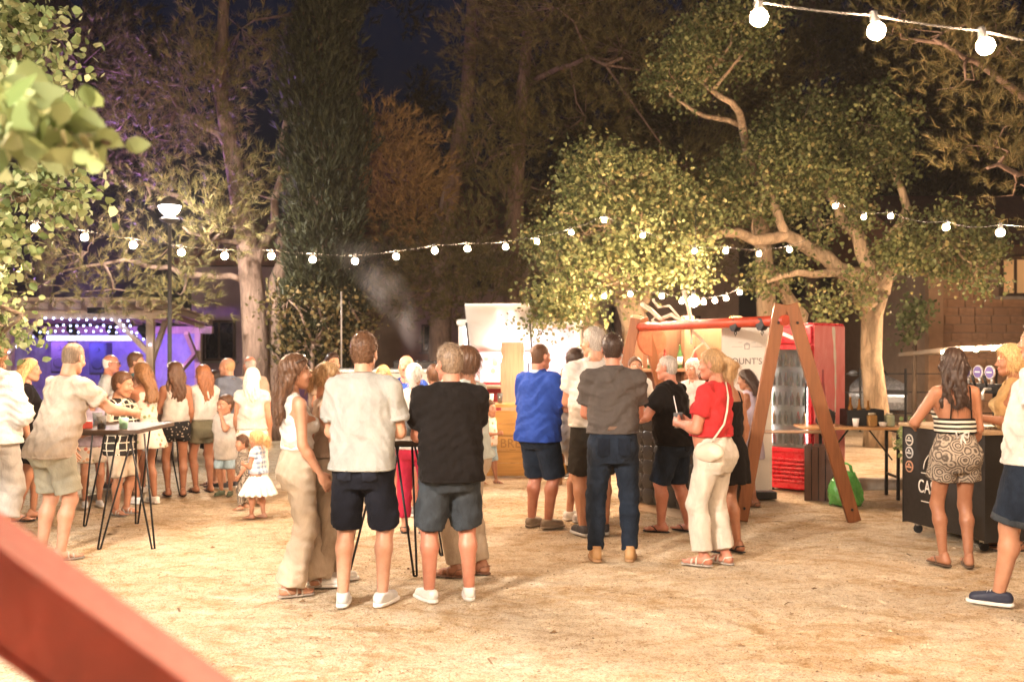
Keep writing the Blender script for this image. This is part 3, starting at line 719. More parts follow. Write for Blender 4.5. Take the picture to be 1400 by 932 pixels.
    dn = np.array([0, -.25, -1.0]) if lng else np.array([0, .25, .55]); d = dn[None, :]*(1.0 if lng else .6) + nn*(.30 if lng else .7) + rq.randn(nst, 3)*.28; d /= np.linalg.norm(d, axis=1)[:, None]
    ln_ = (.022+.05*rq.rand(nst)**2 if lng else .007+.010*rq.rand(nst))[:, None]*{'bald': .4, 'buzz': .35}.get(kind, 1.0); sd_ = np.cross(d, rq.randn(nst, 3)); sd_ /= np.linalg.norm(sd_, axis=1)[:, None]; wd_ = .0011 if lng else .0014
    p1 = bc_+d*ln_*.55+nn*.003; p2 = bc_+d*ln_ + np.array([0, 0, -.25])*ln_*(1 if lng else 0)
    sv = np.stack([bc_-nn*.002-sd_*wd_, bc_-nn*.002+sd_*wd_, p1+sd_*wd_*.8, p1-sd_*wd_*.8, p1-sd_*wd_*.8, p1+sd_*wd_*.8, p2+sd_*wd_*.2, p2-sd_*wd_*.2], 1).reshape(-1, 3)
    Q = np.concatenate([Q, len(V)+np.arange(len(sv)).reshape(-1, 4)]); V = np.concatenate([V, sv])
    V = V @ np.array(hm).T + np.array(headc)
    o = link('hair', fastmesh('hair', V, Q, [mat]), root); return o
# ================================================================ setting
def ground_mat():
    t = NT('sandy_ground')
    a = t.noise(0.9, 6, 0.62, t.tc((1, 1.5, 1)), 1.4); b = t.noise(7, 5, 0.72, t.tc((1, 1.15, 1)), .6); c = t.noise(90, 3, 0.7); d = t.voro(70)
    c1 = t.ramp(a, [(0.38, (.54,.34,.16)), (0.47, (.79,.62,.41)), (0.59, (.88,.76,.58))])
    c2 = t.ramp(b, [(0.35, (.40,.23,.095)), (0.47, (.79,.62,.41)), (0.62, (.90,.80,.64))])
    col = t.mix(0.5, c1, c2); e_ = t.noise(34, 4, .7); col = t.mix(t.ramp(e_, [(0.36, 0.5), (0.48, 0.0)]), col, (.38,.21,.09)); col = t.mix(t.ramp(c, [(0.38, 0.6), (0.49, 0.0)]), col, (.30,.17,.08)); col = t.mix(t.ramp(c, [(0.58, 0.0), (0.70, 0.6)]), col, (.86,.77,.63))
    n = t.bump(b, 1.0, 0.11); n = t.bump(c, 0.9, 0.016, n); n = t.bump(d, 0.35, 0.010, n)
    return t.fin(col, 0.95, n, 0.15)
def ground():
    xs = np.concatenate([[-400, -120, -50, -25], np.arange(-14, 14.01, .14), [25, 50, 120, 400]]); ys = np.concatenate([[-60, -20, -8, -3], np.arange(0, 18.01, .14), [22, 30, 50, 120, 600]])
    X, Y = np.meshgrid(xs, ys, indexing='ij')
    m = (np.abs(X) < 13.9) & (Y > -.1) & (Y < 17.9)
    Z = .007*np.sin(X*2.1+1.3*np.sin(Y*1.7))*np.sin(Y*2.7+X*.8) + .008*np.sin(X*7.1+2*np.sin(Y*5))*np.sin(Y*8.3) - .006
    Z = np.where(m, Z, -.006); n0, n1 = X.shape
    V = np.stack([X, Y, Z], -1).reshape(-1, 3); i, j = np.meshgrid(np.arange(n0-1), np.arange(n1-1), indexing='ij'); i = i.ravel(); j = j.ravel()
    Q = np.stack([i*n1+j, (i+1)*n1+j, (i+1)*n1+j+1, i*n1+j+1], 1)
    o = link('ground', fastmesh('ground', V, Q, [ground_mat()])); tag(o, 'pale sandy gravel ground strewn with dry needles', kind='structure')
ground()
def litter():
    # small stones, dry leaves and needles lying on the sand
    n = 16000; y = 2.6 + 8.5*rs.rand(n)**1.3; x = (rs.rand(n)*2-1)*(y*.56+.3)
    sz = .003 + .0055*rs.rand(n)**3; an = rs.rand(n)*6.28; ln = np.where(rs.rand(n) < .35, 3.2, 1.0+rs.rand(n)*.6)
    big = rs.rand(n) < .006; sz = np.where(big, .012+.010*rs.rand(n), sz)
    V = np.zeros((n, 5, 3)); u = np.stack([np.cos(an), np.sin(an)], 1); v = np.stack([-np.sin(an), np.cos(an)], 1)
    for k, (a, b, h) in enumerate(((-1, -.6, 0), (1, -.7, 0), (.8, .8, 0), (-.9, .6, 0), (.1, 0, .9))):
        V[:, k, :2] = np.stack([x, y], 1) + u*(a*sz*ln)[:, None] + v*(b*sz/np.sqrt(ln))[:, None]; V[:, k, 2] = h*sz/ln - .004
    b = np.arange(n)[:, None]*5; T = np.concatenate([b+np.array([q]) for q in ((0, 1, 4), (1, 2, 4), (2, 3, 4), (3, 0, 4))])
    t = NT('litter'); g = t.add('ShaderNodeNewGeometry'); c = t.ramp(g.outputs['Random Per Island'], [(0.0, (.13,.07,.03)), (.4, (.36,.22,.11)), (.7, (.56,.42,.27)), (1.0, (.66,.54,.38))])
    o = link('gravel', fastmesh('gravel', V.reshape(-1, 3), T, [t.fin(c, .9)], smooth=False)); tag(o, 'small stones and dry needles on the sand', kind='stuff')
litter()
# raised gravel bed behind a low kerb
kb = MB()
M_stone = plain('kerb_stone', (.36,.31,.25), .85, .25, 9, .5)
bed = MB(); bed.box((10.3, 24.2, .045), (12.8, 24.6, .09)); tag(bed.build('gravel_bed', ground_mat()), 'raised sandy bed behind the kerb', kind='structure')
ke = empty('kerb', (0, 0, 0)); tag(ke, 'low stone kerb along the raised gravel bed', kind='structure')
for i in range(12):
    MB().box((3.85+1.03*i+.5, 11.82, .06), (1.015, .14, .135)).build('kerb_stone', M_stone, ke, .012)

# ---- buildings
def windowed(root, c, wdt, hgt, mframe, mglass, mwall=None, axis='x', mull=True, sill=True):
    """a window with frame, panes and sill on a wall that faces -y (axis x)"""
    f = MB(); x, y, z = c; t = .06
    f.box((x-wdt/2+t/2, y, z), (t, .08, hgt)); f.box((x+wdt/2-t/2, y, z), (t, .08, hgt)); f.box((x, y, z+hgt/2-t/2), (wdt-2*t, .08, t)); f.box((x, y, z-hgt/2+t/2), (wdt-2*t, .08, t))
    if mull: f.box((x, y+.005, z), (.045, .06, hgt-2*t))
    wo = f.build('window', mframe, root)
    nx = 2 if mull else 1
    for i in range(nx):
        w0 = (wdt-2*t)/nx; MB().box((x-wdt/2+t+w0*(i+.5), y+.025, z), (w0-.045, .012, hgt-2*t-.01)).build('pane', mglass, wo)
    if sill: MB().box((x, y-.05, z-hgt/2-.035), (wdt+.16, .18, .06)).build('sill', M_stone, wo)
M_glassd = plain('dark_glass', (.012,.012,.016), .12, .3, 3, .02); M_frame = wood('window_wood', (.09,.05,.03)); M_tile = plain('roof_tile', (.22,.09,.05), .8, .35, 12, .5)
M_mauve = plain('mauve_render', (.40,.27,.28), .9, .2, 2.5, .3); M_brown = plain('brown_render', (.52,.37,.26), .9, .22, 1.8, .35)
def house(name, label, x0, x1, y0, depth, h, mwall, wins, roof=True, over=.35):
    r = empty(name, ((x0+x1)/2, y0+depth/2, 0)); tag(r, label, 'building'); cx = (x0+x1)/2; oy = -depth/2
    MB().box((0, 0, h/2), (x1-x0, depth, h)).build('wall', mwall, r)
    if roof:
        hw = (x1-x0)/2+over; rh = .28*depth
        v = [(-hw, oy-over, h), (hw, oy-over, h), (hw, 0, h+rh), (-hw, 0, h+rh), (-hw, -oy+over, h), (hw, -oy+over, h)]
        vb = [(a, b, c+.16) for a, b, c in v]
        rf2 = MB(); rf2._add(v+vb, [(1,0,3,2), (2,3,4,5), (6,7,8,9), (9,8,11,10), (0,1,7,6), (4,10,11,5), (0,6,9,3), (3,9,10,4), (1,2,8,7), (2,5,11,8)]); ro = rf2.build('roof', M_tile, r)
        for i in range(int((x1-x0+2*over)/.34)):
            xx = -hw+.17+.34*i; MB().tube([(xx, oy-over-.03, h+.17), (xx, 0, h+rh+.17)], .075, 6).build('tile_row', M_tile, ro)
    for (px_, pz, w_, h_) in wins: windowed(r, (px_-cx, oy-.03, pz), w_, h_, M_frame, M_glassd)
    return r
def XW(px, Y): return (px-700)/FPX*Y
def ZW(py, Y): return CAMZ+(HOR-py)/FPX*Y
house('garden_building', 'plain mauve rendered building behind the stage and pine trunks', XW(262, 27), XW(425, 27), 27, 6, 3.9, M_mauve, [(XW(300, 27), 1.9, .9, 1.1)], True)
house('tavern_building', 'long brown rendered house with small dark windows behind the food stalls', XW(432, 31), XW(1010, 31), 31, 8, 5.2, M_brown,
      [(XW(590, 31), ZW(462, 31), .62, .85), (XW(738, 31), ZW(392, 31), .6, .8), (XW(500, 31), 3.9, .7, .95), (XW(660, 31), 4.0, .7, .95), (XW(850, 31), ZW(440, 31), .8, 1.0), (XW(940, 31), 2.2, .8, 1.0)], True)
# stone building on the right
def stone_mat(name, col):
    t = NT(name); c = t.noise(3, 4); g = t.add('ShaderNodeObjectInfo'); n = t.noise(30, 4, .65)
    col_ = t.mix(g.outputs['Random'], t.ramp(c, [(.3, sh(col, .7)), (.7, sh(col, 1.15))]), t.ramp(n, [(.3, sh(col, .55)), (.7, sh(col, 1.35))]))
    return t.fin(col_, .9, t.bump(n, .5, .02), .2)
M_bst = stone_mat('wall_stone', (.46,.27,.16)); M_mortar = plain('mortar', (.32,.22,.15), .95)
bx0, by0 = XW(1268, 20), 20.0
rb = empty('stone_house', (bx0+4, by0+3, 0)); tag(rb, 'red brown stone house with a lit window at the edge of the square', 'building')
MB().box((0, 0, 1.75), (8, 6, 3.5)).build('wall', M_mortar, rb)
sl = MB().box((0, 0, 0), (.36, .06, .17)); proto_st = None
k = 0; row = 0; zz = .12
while zz < 3.45 and k < 290:
    hgt = .17; xo = -3.98 + (.18 if row % 2 else 0)
    while xo < -.6 and k < 290:
        wd = rnd.uniform(.26, .46)
        if abs(xo+wd/2+2.27) < .5 and abs(zz+.08-3.12) < .5: xo += wd; continue
        if proto_st is None:
            b = MB().box((0, 0, 0), (1, 1, 1)); proto_st = b.build('stone', M_bst, rb, .03); o = proto_st
        else: o = proto_st.copy(); COL.objects.link(o); o.parent = rb
        xm = xo+wd/2
        o.location = (xm, -3.01-rnd.uniform(0, .02), zz+hgt/2); o.scale = (wd-.018, .06, hgt-.018); xo += wd; k += 1
    zz += hgt; row += 1
MB().box((-3.9, -3.08, 1.75), (.3, .2, 3.5)).build('corner_pier', plain('pier_render', (.36,.22,.13), .9), rb, .01)
MB().box((0, 0, 3.62), (8.7, 6.7, .16)).build('eaves', M_frame, rb); 
rr = MB(); rr._add([(-4.5,-3.5,3.7),(4.5,-3.5,3.7),(4.5,0,5.2),(-4.5,0,5.2),(-4.5,3.5,3.7),(4.5,3.5,3.7)], [(0,1,2,3),(3,2,5,4),(0,3,4),(1,5,2),(0,4,5,1)]); rr.build('roof', M_tile, rb)
windowed(rb, (XW(1386, 20)-bx0-4, -3.06, ZW(378, 20)), .62, .8, M_frame, glow('lit_pane', (1.0,.62,.28), .05), mull=True)
# awning on the right
aw = empty('awning', (XW(1350, 16.5), 16.5, 0)); tag(aw, 'pale flat awning on posts in front of the stone house', 'awning')
M_awn = plain('awning_cloth', (.34,.28,.22), .8)
MB()._add([(-.85,-.6,ZW(480,16)),(2.6,-.6,ZW(468,16)),(2.6,1.6,ZW(468,16)-.10),(-.85,1.6,ZW(480,16)-.10),(-.85,-.6,ZW(480,16)+.07),(2.6,-.6,ZW(468,16)+.07),(2.6,1.6,ZW(468,16)-.03),(-.85,1.6,ZW(480,16)-.03)], [(0,3,2,1),(4,5,6,7),(0,1,5,4),(1,2,6,5),(2,3,7,6),(3,0,4,7)]).build('canopy', M_awn, aw)
for x_ in (-.8, .5, 2.5):
    MB().cyl((x_, -.5, .09), (x_, -.5, 1.58), .025).build('post', plain('dark_metal', (.03,.03,.032), .45, metal=.6), aw)
# far houses
house('far_house', 'far dark house across the car park behind the maple', XW(1085, 48), XW(1205, 48), 48, 6, 2.6, plain('far_wall', (.10,.085,.075), .9), [(XW(1150, 48), 1.6, .9, 1.0)])
house('far_house', 'far low house beside the stone house corner', XW(1215, 52), XW(1300, 52), 52, 6, 2.4, plain('far_wall', (.10,.085,.075), .9), [(XW(1245, 52), 1.5, .9, 1.0)])
# ---- cars
def car(label, loc, rz, col):
    r = empty('parked_car', loc, rz); tag(r, label, 'car', 'cars parked beyond the fence')
    mp = plain('paint_%.2f_%.2f' % (col[0], col[1]), col, .25, .04, 3, .01, .3); mg = M_glassd
    L, W_, = 4.1, 1.72
    prof = [(-2.05,.28),(-2.05,.62),(-1.95,.82),(-1.55,.90),(-1.05,.96),(-.45,1.38),(0,1.46),(.9,1.44),(1.55,1.10),(1.98,.98),(2.05,.70),(2.05,.28)]
    b = MB(); secs = []
    for f, ins in ((-1, .10), (-.93, .0), (-.6, -.03), (.6, -.03), (.93, 0), (1, .10)):
        secs.append([(x*(1-.02*(ins > .05)), f*W_/2*(1-.20*max(0, (z-.85))/.6), z-(ins if z > .5 else 0)*.5) for x, z in prof])
    n = len(prof); vs = [p for s_ in secs for p in s_]; fs = [(i*n+j, i*n+(j+1) % n, (i+1)*n+(j+1) % n, (i+1)*n+j) for i in range(5) for j in range(n)] + [tuple(range(n)), tuple(reversed(range(5*n, 6*n)))]
    b._add(vs, fs, True); bo = b.build('body', mp, r); 
    MB()._add([(-1.08,-.62,1.0),(-1.08,.62,1.0),(-.50,.55,1.36),(-.50,-.55,1.36)], [(0,1,2,3)]).build('windscreen', mg, r).location.x = -.03
    MB()._add([(1.58,-.62,1.12),(1.58,.62,1.12),(.98,.55,1.42),(.98,-.55,1.42)], [(3,2,1,0)]).build('rear_window', mg, r).location.x = .03
    for s_ in (-1, 1):
        MB()._add([(-.9,s_*.865,1.0),(1.4,s_*.865,1.05),(.85,s_*.74,1.37),(-.4,s_*.745,1.36)], [(0,1,2,3)]).build('side_window', mg, r)
        for x_ in (-1.3, 1.3):
            wl_ = MB().cyl((x_, s_*.72, .31), (x_, s_*.88, .31), .31, n=20).build('wheel', plain('tyre', (.02,.02,.02), .85), r); MB().cyl((x_, s_*.86, .31), (x_, s_*.892, .31), .19, n=16).build('rim', plain('rim', (.4,.4,.4), .3, metal=.9), wl_)
        MB().sphere((-2.0, s_*.62, .68), (.08, .17, .09)).build('headlight', plain('lamp_glass', (.7,.7,.72), .08), r); MB().sphere((2.0, s_*.65, .80), (.07, .13, .1)).build('tail_light', plain('tail_red', (.45,.02,.02), .2), r)
        MB().sphere((-.75, s_*.98, 1.02), (.07, .11, .07)).build('mirror', mp, r)
    MB().box((-2.062, 0, .50), (.03, .52, .12)).build('number_plate', plain('plate', (.7,.7,.68), .4), r); MB().box((-2.05, 0, .66), (.05, .8, .10)).build('grille', plain('grille_black', (.015,.015,.015), .4), r)
car('silver hatchback parked behind the maple trunk, front towards the fence', (XW(1246, 22.5), 23.0, .09), R(62), (.62,.63,.64))
car('red car parked behind the silver hatchback', (XW(1225, 27), 27.5, .09), R(150), (.42,.02,.025))
car('dark car parked at the far side of the car park', (XW(1335, 26), 27.0, .09), R(85), (.05,.055,.065))
fe = empty('fence', (XW(1205, 19), 19, .09)); tag(fe, 'thin black metal fence before the parked cars', 'fence')
M_blk = plain('black_metal', (.015,.015,.016), .5, metal=.4)
for px_ in (1110, 1176, 1238, 1300, 1362): MB().box((XW(px_, 19)-XW(1205, 19), 0, .6), (.035, .035, 1.2)).build('post', M_blk, fe)
for z_ in (.35, .75, 1.1): MB().box((.3, .03, z_), (5.0, .02, .02)).build('rail', M_blk, fe)

# ================================================================ lights of the square
WARM = (1.0, .69, .45); COOL = (1.0, .91, .80)
E_BULB = 900.0; E_LAMP = 900.0
M_bulb = glow('bulb_glow', WARM, E_BULB); M_sock = plain('socket_black', (.02,.02,.02), .5); M_cable = plain('cable', (.03,.028,.025), .6)
_bm = MB().sphere((0, 0, -.055), .028, 14, 10); 
def bulb_mesh():
    me = bpy.data.meshes.new('bulb'); me.from_pydata(_bm.v, [], _bm.f); me.polygons.foreach_set('use_smooth', [True]*len(_bm.f)); me.materials.append(M_bulb); me.update(); return me
BULB = bulb_mesh()
_s = MB().cyl((0, 0, -.032), (0, 0, .012), .017, .013, 10); SOCK = bpy.data.meshes.new('socket'); SOCK.from_pydata(_s.v, [], _s.f); SOCK.materials.append(M_sock); SOCK.update()
def light_string(label, pts, ends=(None, None), sag=.05, small=1.0):
    """pts: world points where bulbs hang"""
    r = empty('light_string', pts[0]); tag(r, label, 'string lights', 'strings of festoon bulbs'); o0 = Vector(pts[0]); path = []
    allp = ([Vector(ends[0])] if ends[0] is not None else []) + [Vector(p) for p in pts] + ([Vector(ends[1])] if ends[1] is not None else [])
    for a, b in zip(allp[:-1], allp[1:]):
        for i in range(4):
            t = i/4; path.append(a.lerp(b, t) - Vector((0, 0, sag*(b-a).length*4*t*(1-t)*.3)) - o0)
    path.append(allp[-1]-o0); MB().tube(path, .0028, 6).build('cable', M_cable, r)
    for p in pts:
        b = link('bulb', BULB, r); b.location = Vector(p)-o0; b.scale = (small,)*3; b.rotation_euler = (rnd.uniform(-.25, .25), rnd.uniform(-.25, .25), 0); s_ = link('socket', SOCK, b)
def BP(px, py, Y): return P(px, py, Y) + Vector((0, 0, .055))
s1 = [(50,312,7.9),(118,325,8.1),(182,335,8.3),(247,345,8.5),(308,350,8.7),(370,350,8.9),(428,355,9.1),(485,357,9.3),(540,351,9.5),(593,343,9.7),(638,340,9.9),(690,338,10.2)]
light_string('long festoon string across the square from the linden to the maple', [BP(*q) for q in s1], (P(-60, 285, 7.6), BP(720, 332, 10.4)))
s2_added = [(-3.1,1.6),(-2.65,1.85),(-2.2,2.1),(-1.75,2.3),(-1.3,2.5),(-.85,2.7),(-.4,2.9),(.05,3.1),(.48,3.26)]  # unseen bulbs added to the left, they brighten the near ground
near = [Vector((x, y, 3.02+.14*(x-.5)**2)) for x, y in s2_added] + [BP(1037,25,3.4), BP(1195,43,3.42), BP(1342,64,3.45), BP(1500,92,3.5), BP(1660,112,3.6), BP(1830,120,3.7), BP(2000,122,3.8)]
light_string('festoon string with big bulbs close above the viewer, its left run added', near, (Vector((-3.7, 1.4, 4.6)), P(2250, 90, 4.0)))
s3 = [(1720,330,6.0),(1530,325,6.3),(1368,318,6.8),(1295,311,9.0),(1218,296,12.2),(1180,297,12.8),(1143,282,13.4)]
light_string('festoon string running from the right into the maple crown', [BP(*q) for q in s3], (P(1950, 330, 5.8), BP(1110, 275, 13.8)))
s4 = [(735,330,12.2),(780,318,12.5),(826,301,12.8),(880,322,12.8),(950,343,12.8),(993,343,12.6),(1037,347,12.4),(1078,342,12.4)]
light_string('festoon string looping through the maple branches', [BP(*q) for q in s4], (BP(720, 333, 12.0), BP(1100, 335, 12.6)), .1)
s5 = [(825,405,13.6),(862,402,13.5),(905,405,13.4),(932,412,13.2),(948,411,13.0),(962,413,13.0),(978,411,13.0),(993,408,13.1),(1010,400,13.2)]
light_string('short sagging string of bulbs above the bar', [BP(*q) for q in s5], (BP(790, 398, 13.8), BP(1036, 380, 13.2)), .1)
s6_assumed = [(1290,482,15.6),(1312,480,15.6),(1335,478,15.6),(1358,476,15.6),(1382,474,15.6),(1408,472,15.6)]  # bulbs assumed from the bright awning edge, they light the stone house
light_string('assumed row of bulbs under the awning edge', [BP(*q) for q in s6_assumed], None or (BP(1284, 484, 15.6), BP(1430, 470, 15.6)), .05)
def street_lamp(label, loc, h, power, hd=.24):
    r = empty('street_lamp', loc); tag(r, label, 'street lamp', 'street lamps'); m = plain('lamp_post_grey', (.07,.06,.055), .7)
    MB().tube([(0,0,0),(0,0,.25),(0,0,.27),(0,0,h)], [.06,.06,.036,.028], 12).build('pole', m, r)
    MB().lathe([(.035, h-.02), (.14, h+.03), (.15, h+.05), (.05, h+.09), (.0, h+.14)], n=16).build('collar', m, r)  # collar disc widened to keep the lamp's own light off the pole
    hdm = MB().lathe([(hd*1.12, h+.24), (hd*1.15, h+.27), (hd*.6, h+.36), (.0, h+.40)], n=24); hdm.build('cap', m, r)
    MB().lathe([(.05, h+.10), (hd*.9, h+.18), (hd, h+.235), (.0, h+.238)], n=24).build('lamp_glass', glow('lamp_glow_%d' % power, COOL, power), r)
    return r
street_lamp('round headed street lamp on a slim pole beside the stage', (XW(232, 15), 15, 0), ZW(286, 15)-.2, E_LAMP, .15)
street_lamp('assumed round headed street lamp out of view beside the linden, nearest the red beam', (-4.1, 1.0, 0), 3.7, 1250, .26)  # unseen lamp, assumed from the light direction, serves as the key light
# stage
def stage():
    Y0, Y1 = 21.0, 24.2; r = empty('stage_pavilion', (XW(100, Y0), Y0, 0)); tag(r, 'timber stage pavilion lit purple and blue inside', 'pavilion'); ox = XW(100, Y0)
    mt = wood('pale_timber', (.62,.46,.31)); X = lambda px, Y=Y0: XW(px, Y)-ox; zt = ZW(430, Y0)
    xl, xr = X(-90), X(206)
    for x_ in (xl, X(8), xr):
        for y_, zz_ in ((0, zt-.08), (Y1-Y0, zt-.34)): MB().box((x_, y_, zz_/2), (.15, .15, zz_)).build('post', mt, r, .008)
    MB().box(((xl+xr)/2, 0, zt), (xr-xl+.7, .14, .18)).build('front_beam', mt, r, .01); MB().box(((xl+xr)/2, Y1-Y0, zt-.26), (xr-xl+.7, .14, .18)).build('rear_beam', mt, r, .01)
    MB().bar((xr, -.2, zt+.12), (xr, Y1-Y0+.3, zt-.16), .12, .14).build('side_beam', mt, r)
    n = 16
    for i in range(n):
        x_ = xl-.35 + (xr-xl+.6)*i/(n-1); MB().bar((x_, -.5, zt+.20), (x_, Y1-Y0+.2, zt-.08), .07, .12).build('rafter', mt, r)
    ro = MB().bar(((xl+xr)/2, -.45, zt+.28), ((xl+xr)/2, Y1-Y0+.2, zt+.0), xr-xl+.7, .03).build('roof_deck', mt, r)
    for i in range(9): MB().box(((xl+xr)/2, -.45+.46*i, zt+.315-.037*i), (xr-xl+.75, .08, .05)).build('batten', mt, ro)
    for x_, sg in ((X(8), 1), (xr, -1)): MB().bar((x_, 0, zt-.85), (x_+sg*.75, 0, zt-.08), .10, .10).build('brace', mt, r)
    for y_, sg in ((0, 1), (Y1-Y0, -1)): MB().bar((xr, y_, zt-1.05), (xr, y_+sg*.9, zt-.12 if sg > 0 else zt-.35), .10, .10).build('brace', mt, r)
    MB().bar((xr, .1, .5), (xr, Y1-Y0-.1, 1.6), .08, .1).build('brace', mt, r)
    MB().box(((xl+xr)/2, (Y1-Y0)/2, .2), (xr-xl+.4, Y1-Y0+.4, .4)).build('platform', wood('stage_deck', (.25,.16,.10), axis=0), r)
    MB().box(((xl+xr)/2, Y1-Y0+.12, zt/2), (xr-xl, .05, zt-.4)).build('backdrop', cloth('backdrop', (.42,.42,.50)), r)
    MB().box(((X(55)+X(178))/2, .35, ZW(462, 21.3)), (X(178)-X(55), .10, .10)).build('lit_truss', glow('truss_white', (.86,.82,1.0), 1.2), r)
    mb = glow('fairy_blue', (.45,.55,1.0), 5.0)
    for rw, (pa, pb, y0_, y1_, n_) in enumerate(((62,175,436,438,11),(78,178,445,446,12),(55,180,453,453,13),(178,205,445,472,4),(12,45,480,462,4))):
        for i in range(n_):
            t = i/(n_-1); q = P(pa+(pb-pa)*t, y0_+(y1_-y0_)*t+rnd.uniform(-1.5, 1.5), Y0-.12); MB().sphere(q-Vector((ox, Y0, 0)), .020, 8, 6).build('fairy_bulb', mb, r)
    for i, (px_, col, en) in enumerate(((30, (.40,.16,1.0), 52), (80, (.12,.08,1.0), 50), (135, (.10,.07,1.0), 52), (180, (.60,.24,1.0), 70))):
        x_ = X(px_); mbk = M_blk; c = MB().cyl((x_, .55, zt-.28), (x_, .85, zt-.42), .09, .10, 14).build('spotlight', mbk, r); MB().cyl((x_, .851, zt-.4205), (x_, .856, zt-.423), .08, .08, 14).build('lens', glow('lens_%d' % i, col, 20), c)
        ld = bpy.data.lights.new('spot_lamp', 'SPOT'); ld.energy = en; ld.color = col; ld.spot_size = R(120); ld.spot_blend = .7; ld.shadow_soft_size = .08
        lo_ = bpy.data.objects.new('spot_lamp', ld); COL.objects.link(lo_); lo_.parent = r; lo_.location = (x_, .88, zt-.43); lo_.rotation_euler = (R(62), 0, R(rnd.uniform(-12, 12)))
    ld = bpy.data.lights.new('assumed_wash_lamp', 'SPOT'); ld.energy = 2000; ld.color = (.50,.24,1.0); ld.spot_size = R(150); ld.spot_blend = .8; ld.shadow_soft_size = .15  # unseen fixture, assumed, aimed to throw purple light on the foliage
    lo_ = bpy.data.objects.new('assumed_wash_lamp', ld); COL.objects.link(lo_); lo_.parent = r; lo_.location = (X(150), -.75, zt+.15); lo_.rotation_euler = (R(-150), 0, 0)
    c = MB().box((X(150), -.70, zt+.06), (.3, .16, .12)).build('spotlight', M_blk, r, .01)
stage()
def speaker(label, px, py):
    Y = 22.6; r = empty('loudspeaker', (XW(px, Y), Y, .4)); tag(r, label, 'loudspeaker', 'loudspeakers on the stage'); zc = ZW(py, Y)-.4
    m = plain('speaker_black', (.05,.05,.055), .5); MB().box((0, 0, zc), (.40, .36, .72)).build('cabinet', m, r, .03)
    g = MB().box((0, -.19, zc), (.34, .02, .64)).build('grille', plain('speaker_grille', (.06,.06,.065), .6), r)
    MB().cyl((0, -.2, zc-.12), (0, -.215, zc-.12), .13, .11, 18).build('cone', m, g); MB().cyl((0, -.2, zc+.2), (0, -.215, zc+.2), .06, .05, 14).build('tweeter', m, g)
    MB().cyl((0, 0, .0), (0, 0, zc-.3), .02).build('pole', M_blk, r)
    for k in range(3):
        t = k*2.094; MB().cyl((0, 0, .45), (.4*math.cos(t), .4*math.sin(t), .01), .014).build('leg', M_blk, r)
speaker('black loudspeaker on a stand at the middle of the stage', 138, 490); speaker('black loudspeaker on a stand near the left stage post', 86, 488)
# ================================================================ objects
M_redp = plain('red_paint', (.38,.050,.022), .42, .35, 6, .35); M_orange_wood = wood('stained_timber', (.235,.088,.032), 1.0, 2, .5); M_dkmetal = plain('dark_metal', (.03,.03,.032), .45, metal=.6)
def text_mesh(s, name, size, mat, parent, M, ext=.002, sx=1.0):
    cu = bpy.data.curves.new('t', 'FONT'); cu.body = s; cu.size = size; cu.extrude = ext; cu.align_x = 'CENTER'; cu.align_y = 'CENTER'; cu.space_character = 1.05
    o = bpy.data.objects.new('t', cu); COL.objects.link(o); bpy.context.view_layer.update()
    me = bpy.data.meshes.new_from_object(o.evaluated_get(bpy.context.evaluated_depsgraph_get())); bpy.data.objects.remove(o)
    me.transform(Matrix.Diagonal((sx, 1, 1, 1))); me.materials.clear(); me.materials.append(mat); ob = link(name, me, parent); ob.matrix_local = M; return ob
# ---- red beam right in front of the viewer (a steel channel on a post)
def red_beam():
    a = P(-260, 558, 1.22); b = P(420, 1048, 1.22); d = (b-a).normalized(); L = (b-a).length
    r = empty('seesaw_beam', ((a+b)/2)); tag(r, 'red painted steel channel beam sloping down close to the viewer', 'beam')
    a2, b2 = a-(a+b)/2, b-(a+b)/2; up = d.cross(Vector((0, 1, 0))); up = up if up.z > 0 else -up
    M = Matrix((d, Vector((0, 1, 0)), up)).transposed()
    hgt = .108
    MB().box(-up*(hgt/2+.0), (L, .012, hgt-.016), M=M).build('web', M_redp, r, .003)
    MB().box(Vector((0, .035, 0))-up*.004, (L, .09, .010), M=M).build('top_flange', M_redp, r, .003)
    MB().box(Vector((0, .035, 0))-up*(hgt-.004), (L, .09, .010), M=M).build('bottom_flange', M_redp, r, .003)
    MB().box(Vector((0, .075, 0))-up*(hgt+.014), (L, .03, .018), M=M).build('lower_rail', M_redp, r, .004)
    MB().box((a2.x*.75, .05, (-(a.z+b.z)/2)/2+.12), (.08, .08, (a.z+b.z)/2+.2)).build('post', M_redp, r)
red_beam()
# ---- tall bar tables
def bar_table(label, c, z, sx, sy, feet, rz=0.0):
    r = empty('bar_table', c, rz); tag(r, label, 'table', 'tall tables with thin metal legs'); c = Vector(c); mt_ = feet[0] if len(feet[0]) == 4 else None
    MB().box((0, 0, z-.018), (sx, sy, .036)).build('table_top', wood('table_wood', (.07,.045,.03), axis=0), r, .004)
    for f in feet:
        t = Vector((f[2], f[3], z-.04)) if len(f) == 4 else Vector((f[0]*.42, f[1]*.72, z-.04)); f = Vector((f[0], f[1], 0)); n = Vector((-f.y, f.x, 0)).normalized()*.045
        lg = MB(); lg.tube([t+n*1.4, f+n*.25], .0085, 8); lg.tube([t-n*1.4, f-n*.25], .0085, 8); lg.tube([f+n*.25, f+Vector((0,0,-.0)), f-n*.25], .0085, 8); lg.build('leg', M_dkmetal, r)
    MB().box((0, 0, z-.045), (sx*.7, sy*.75, .018)).build('frame', M_dkmetal, r)
ca = Vector((XW(160, 8.85), 8.85, 0))
bar_table('tall table beside the man in sage shorts, cups on top', ca, .975, .70, .95, [(.09,-.60,.22,-.38), (.54,-.60,.32,-.38), (-.50,.50,-.30,.36), (-.05,.60,.1,.36)])
cb = Vector((XW(545, 7.6), 7.6, 0))
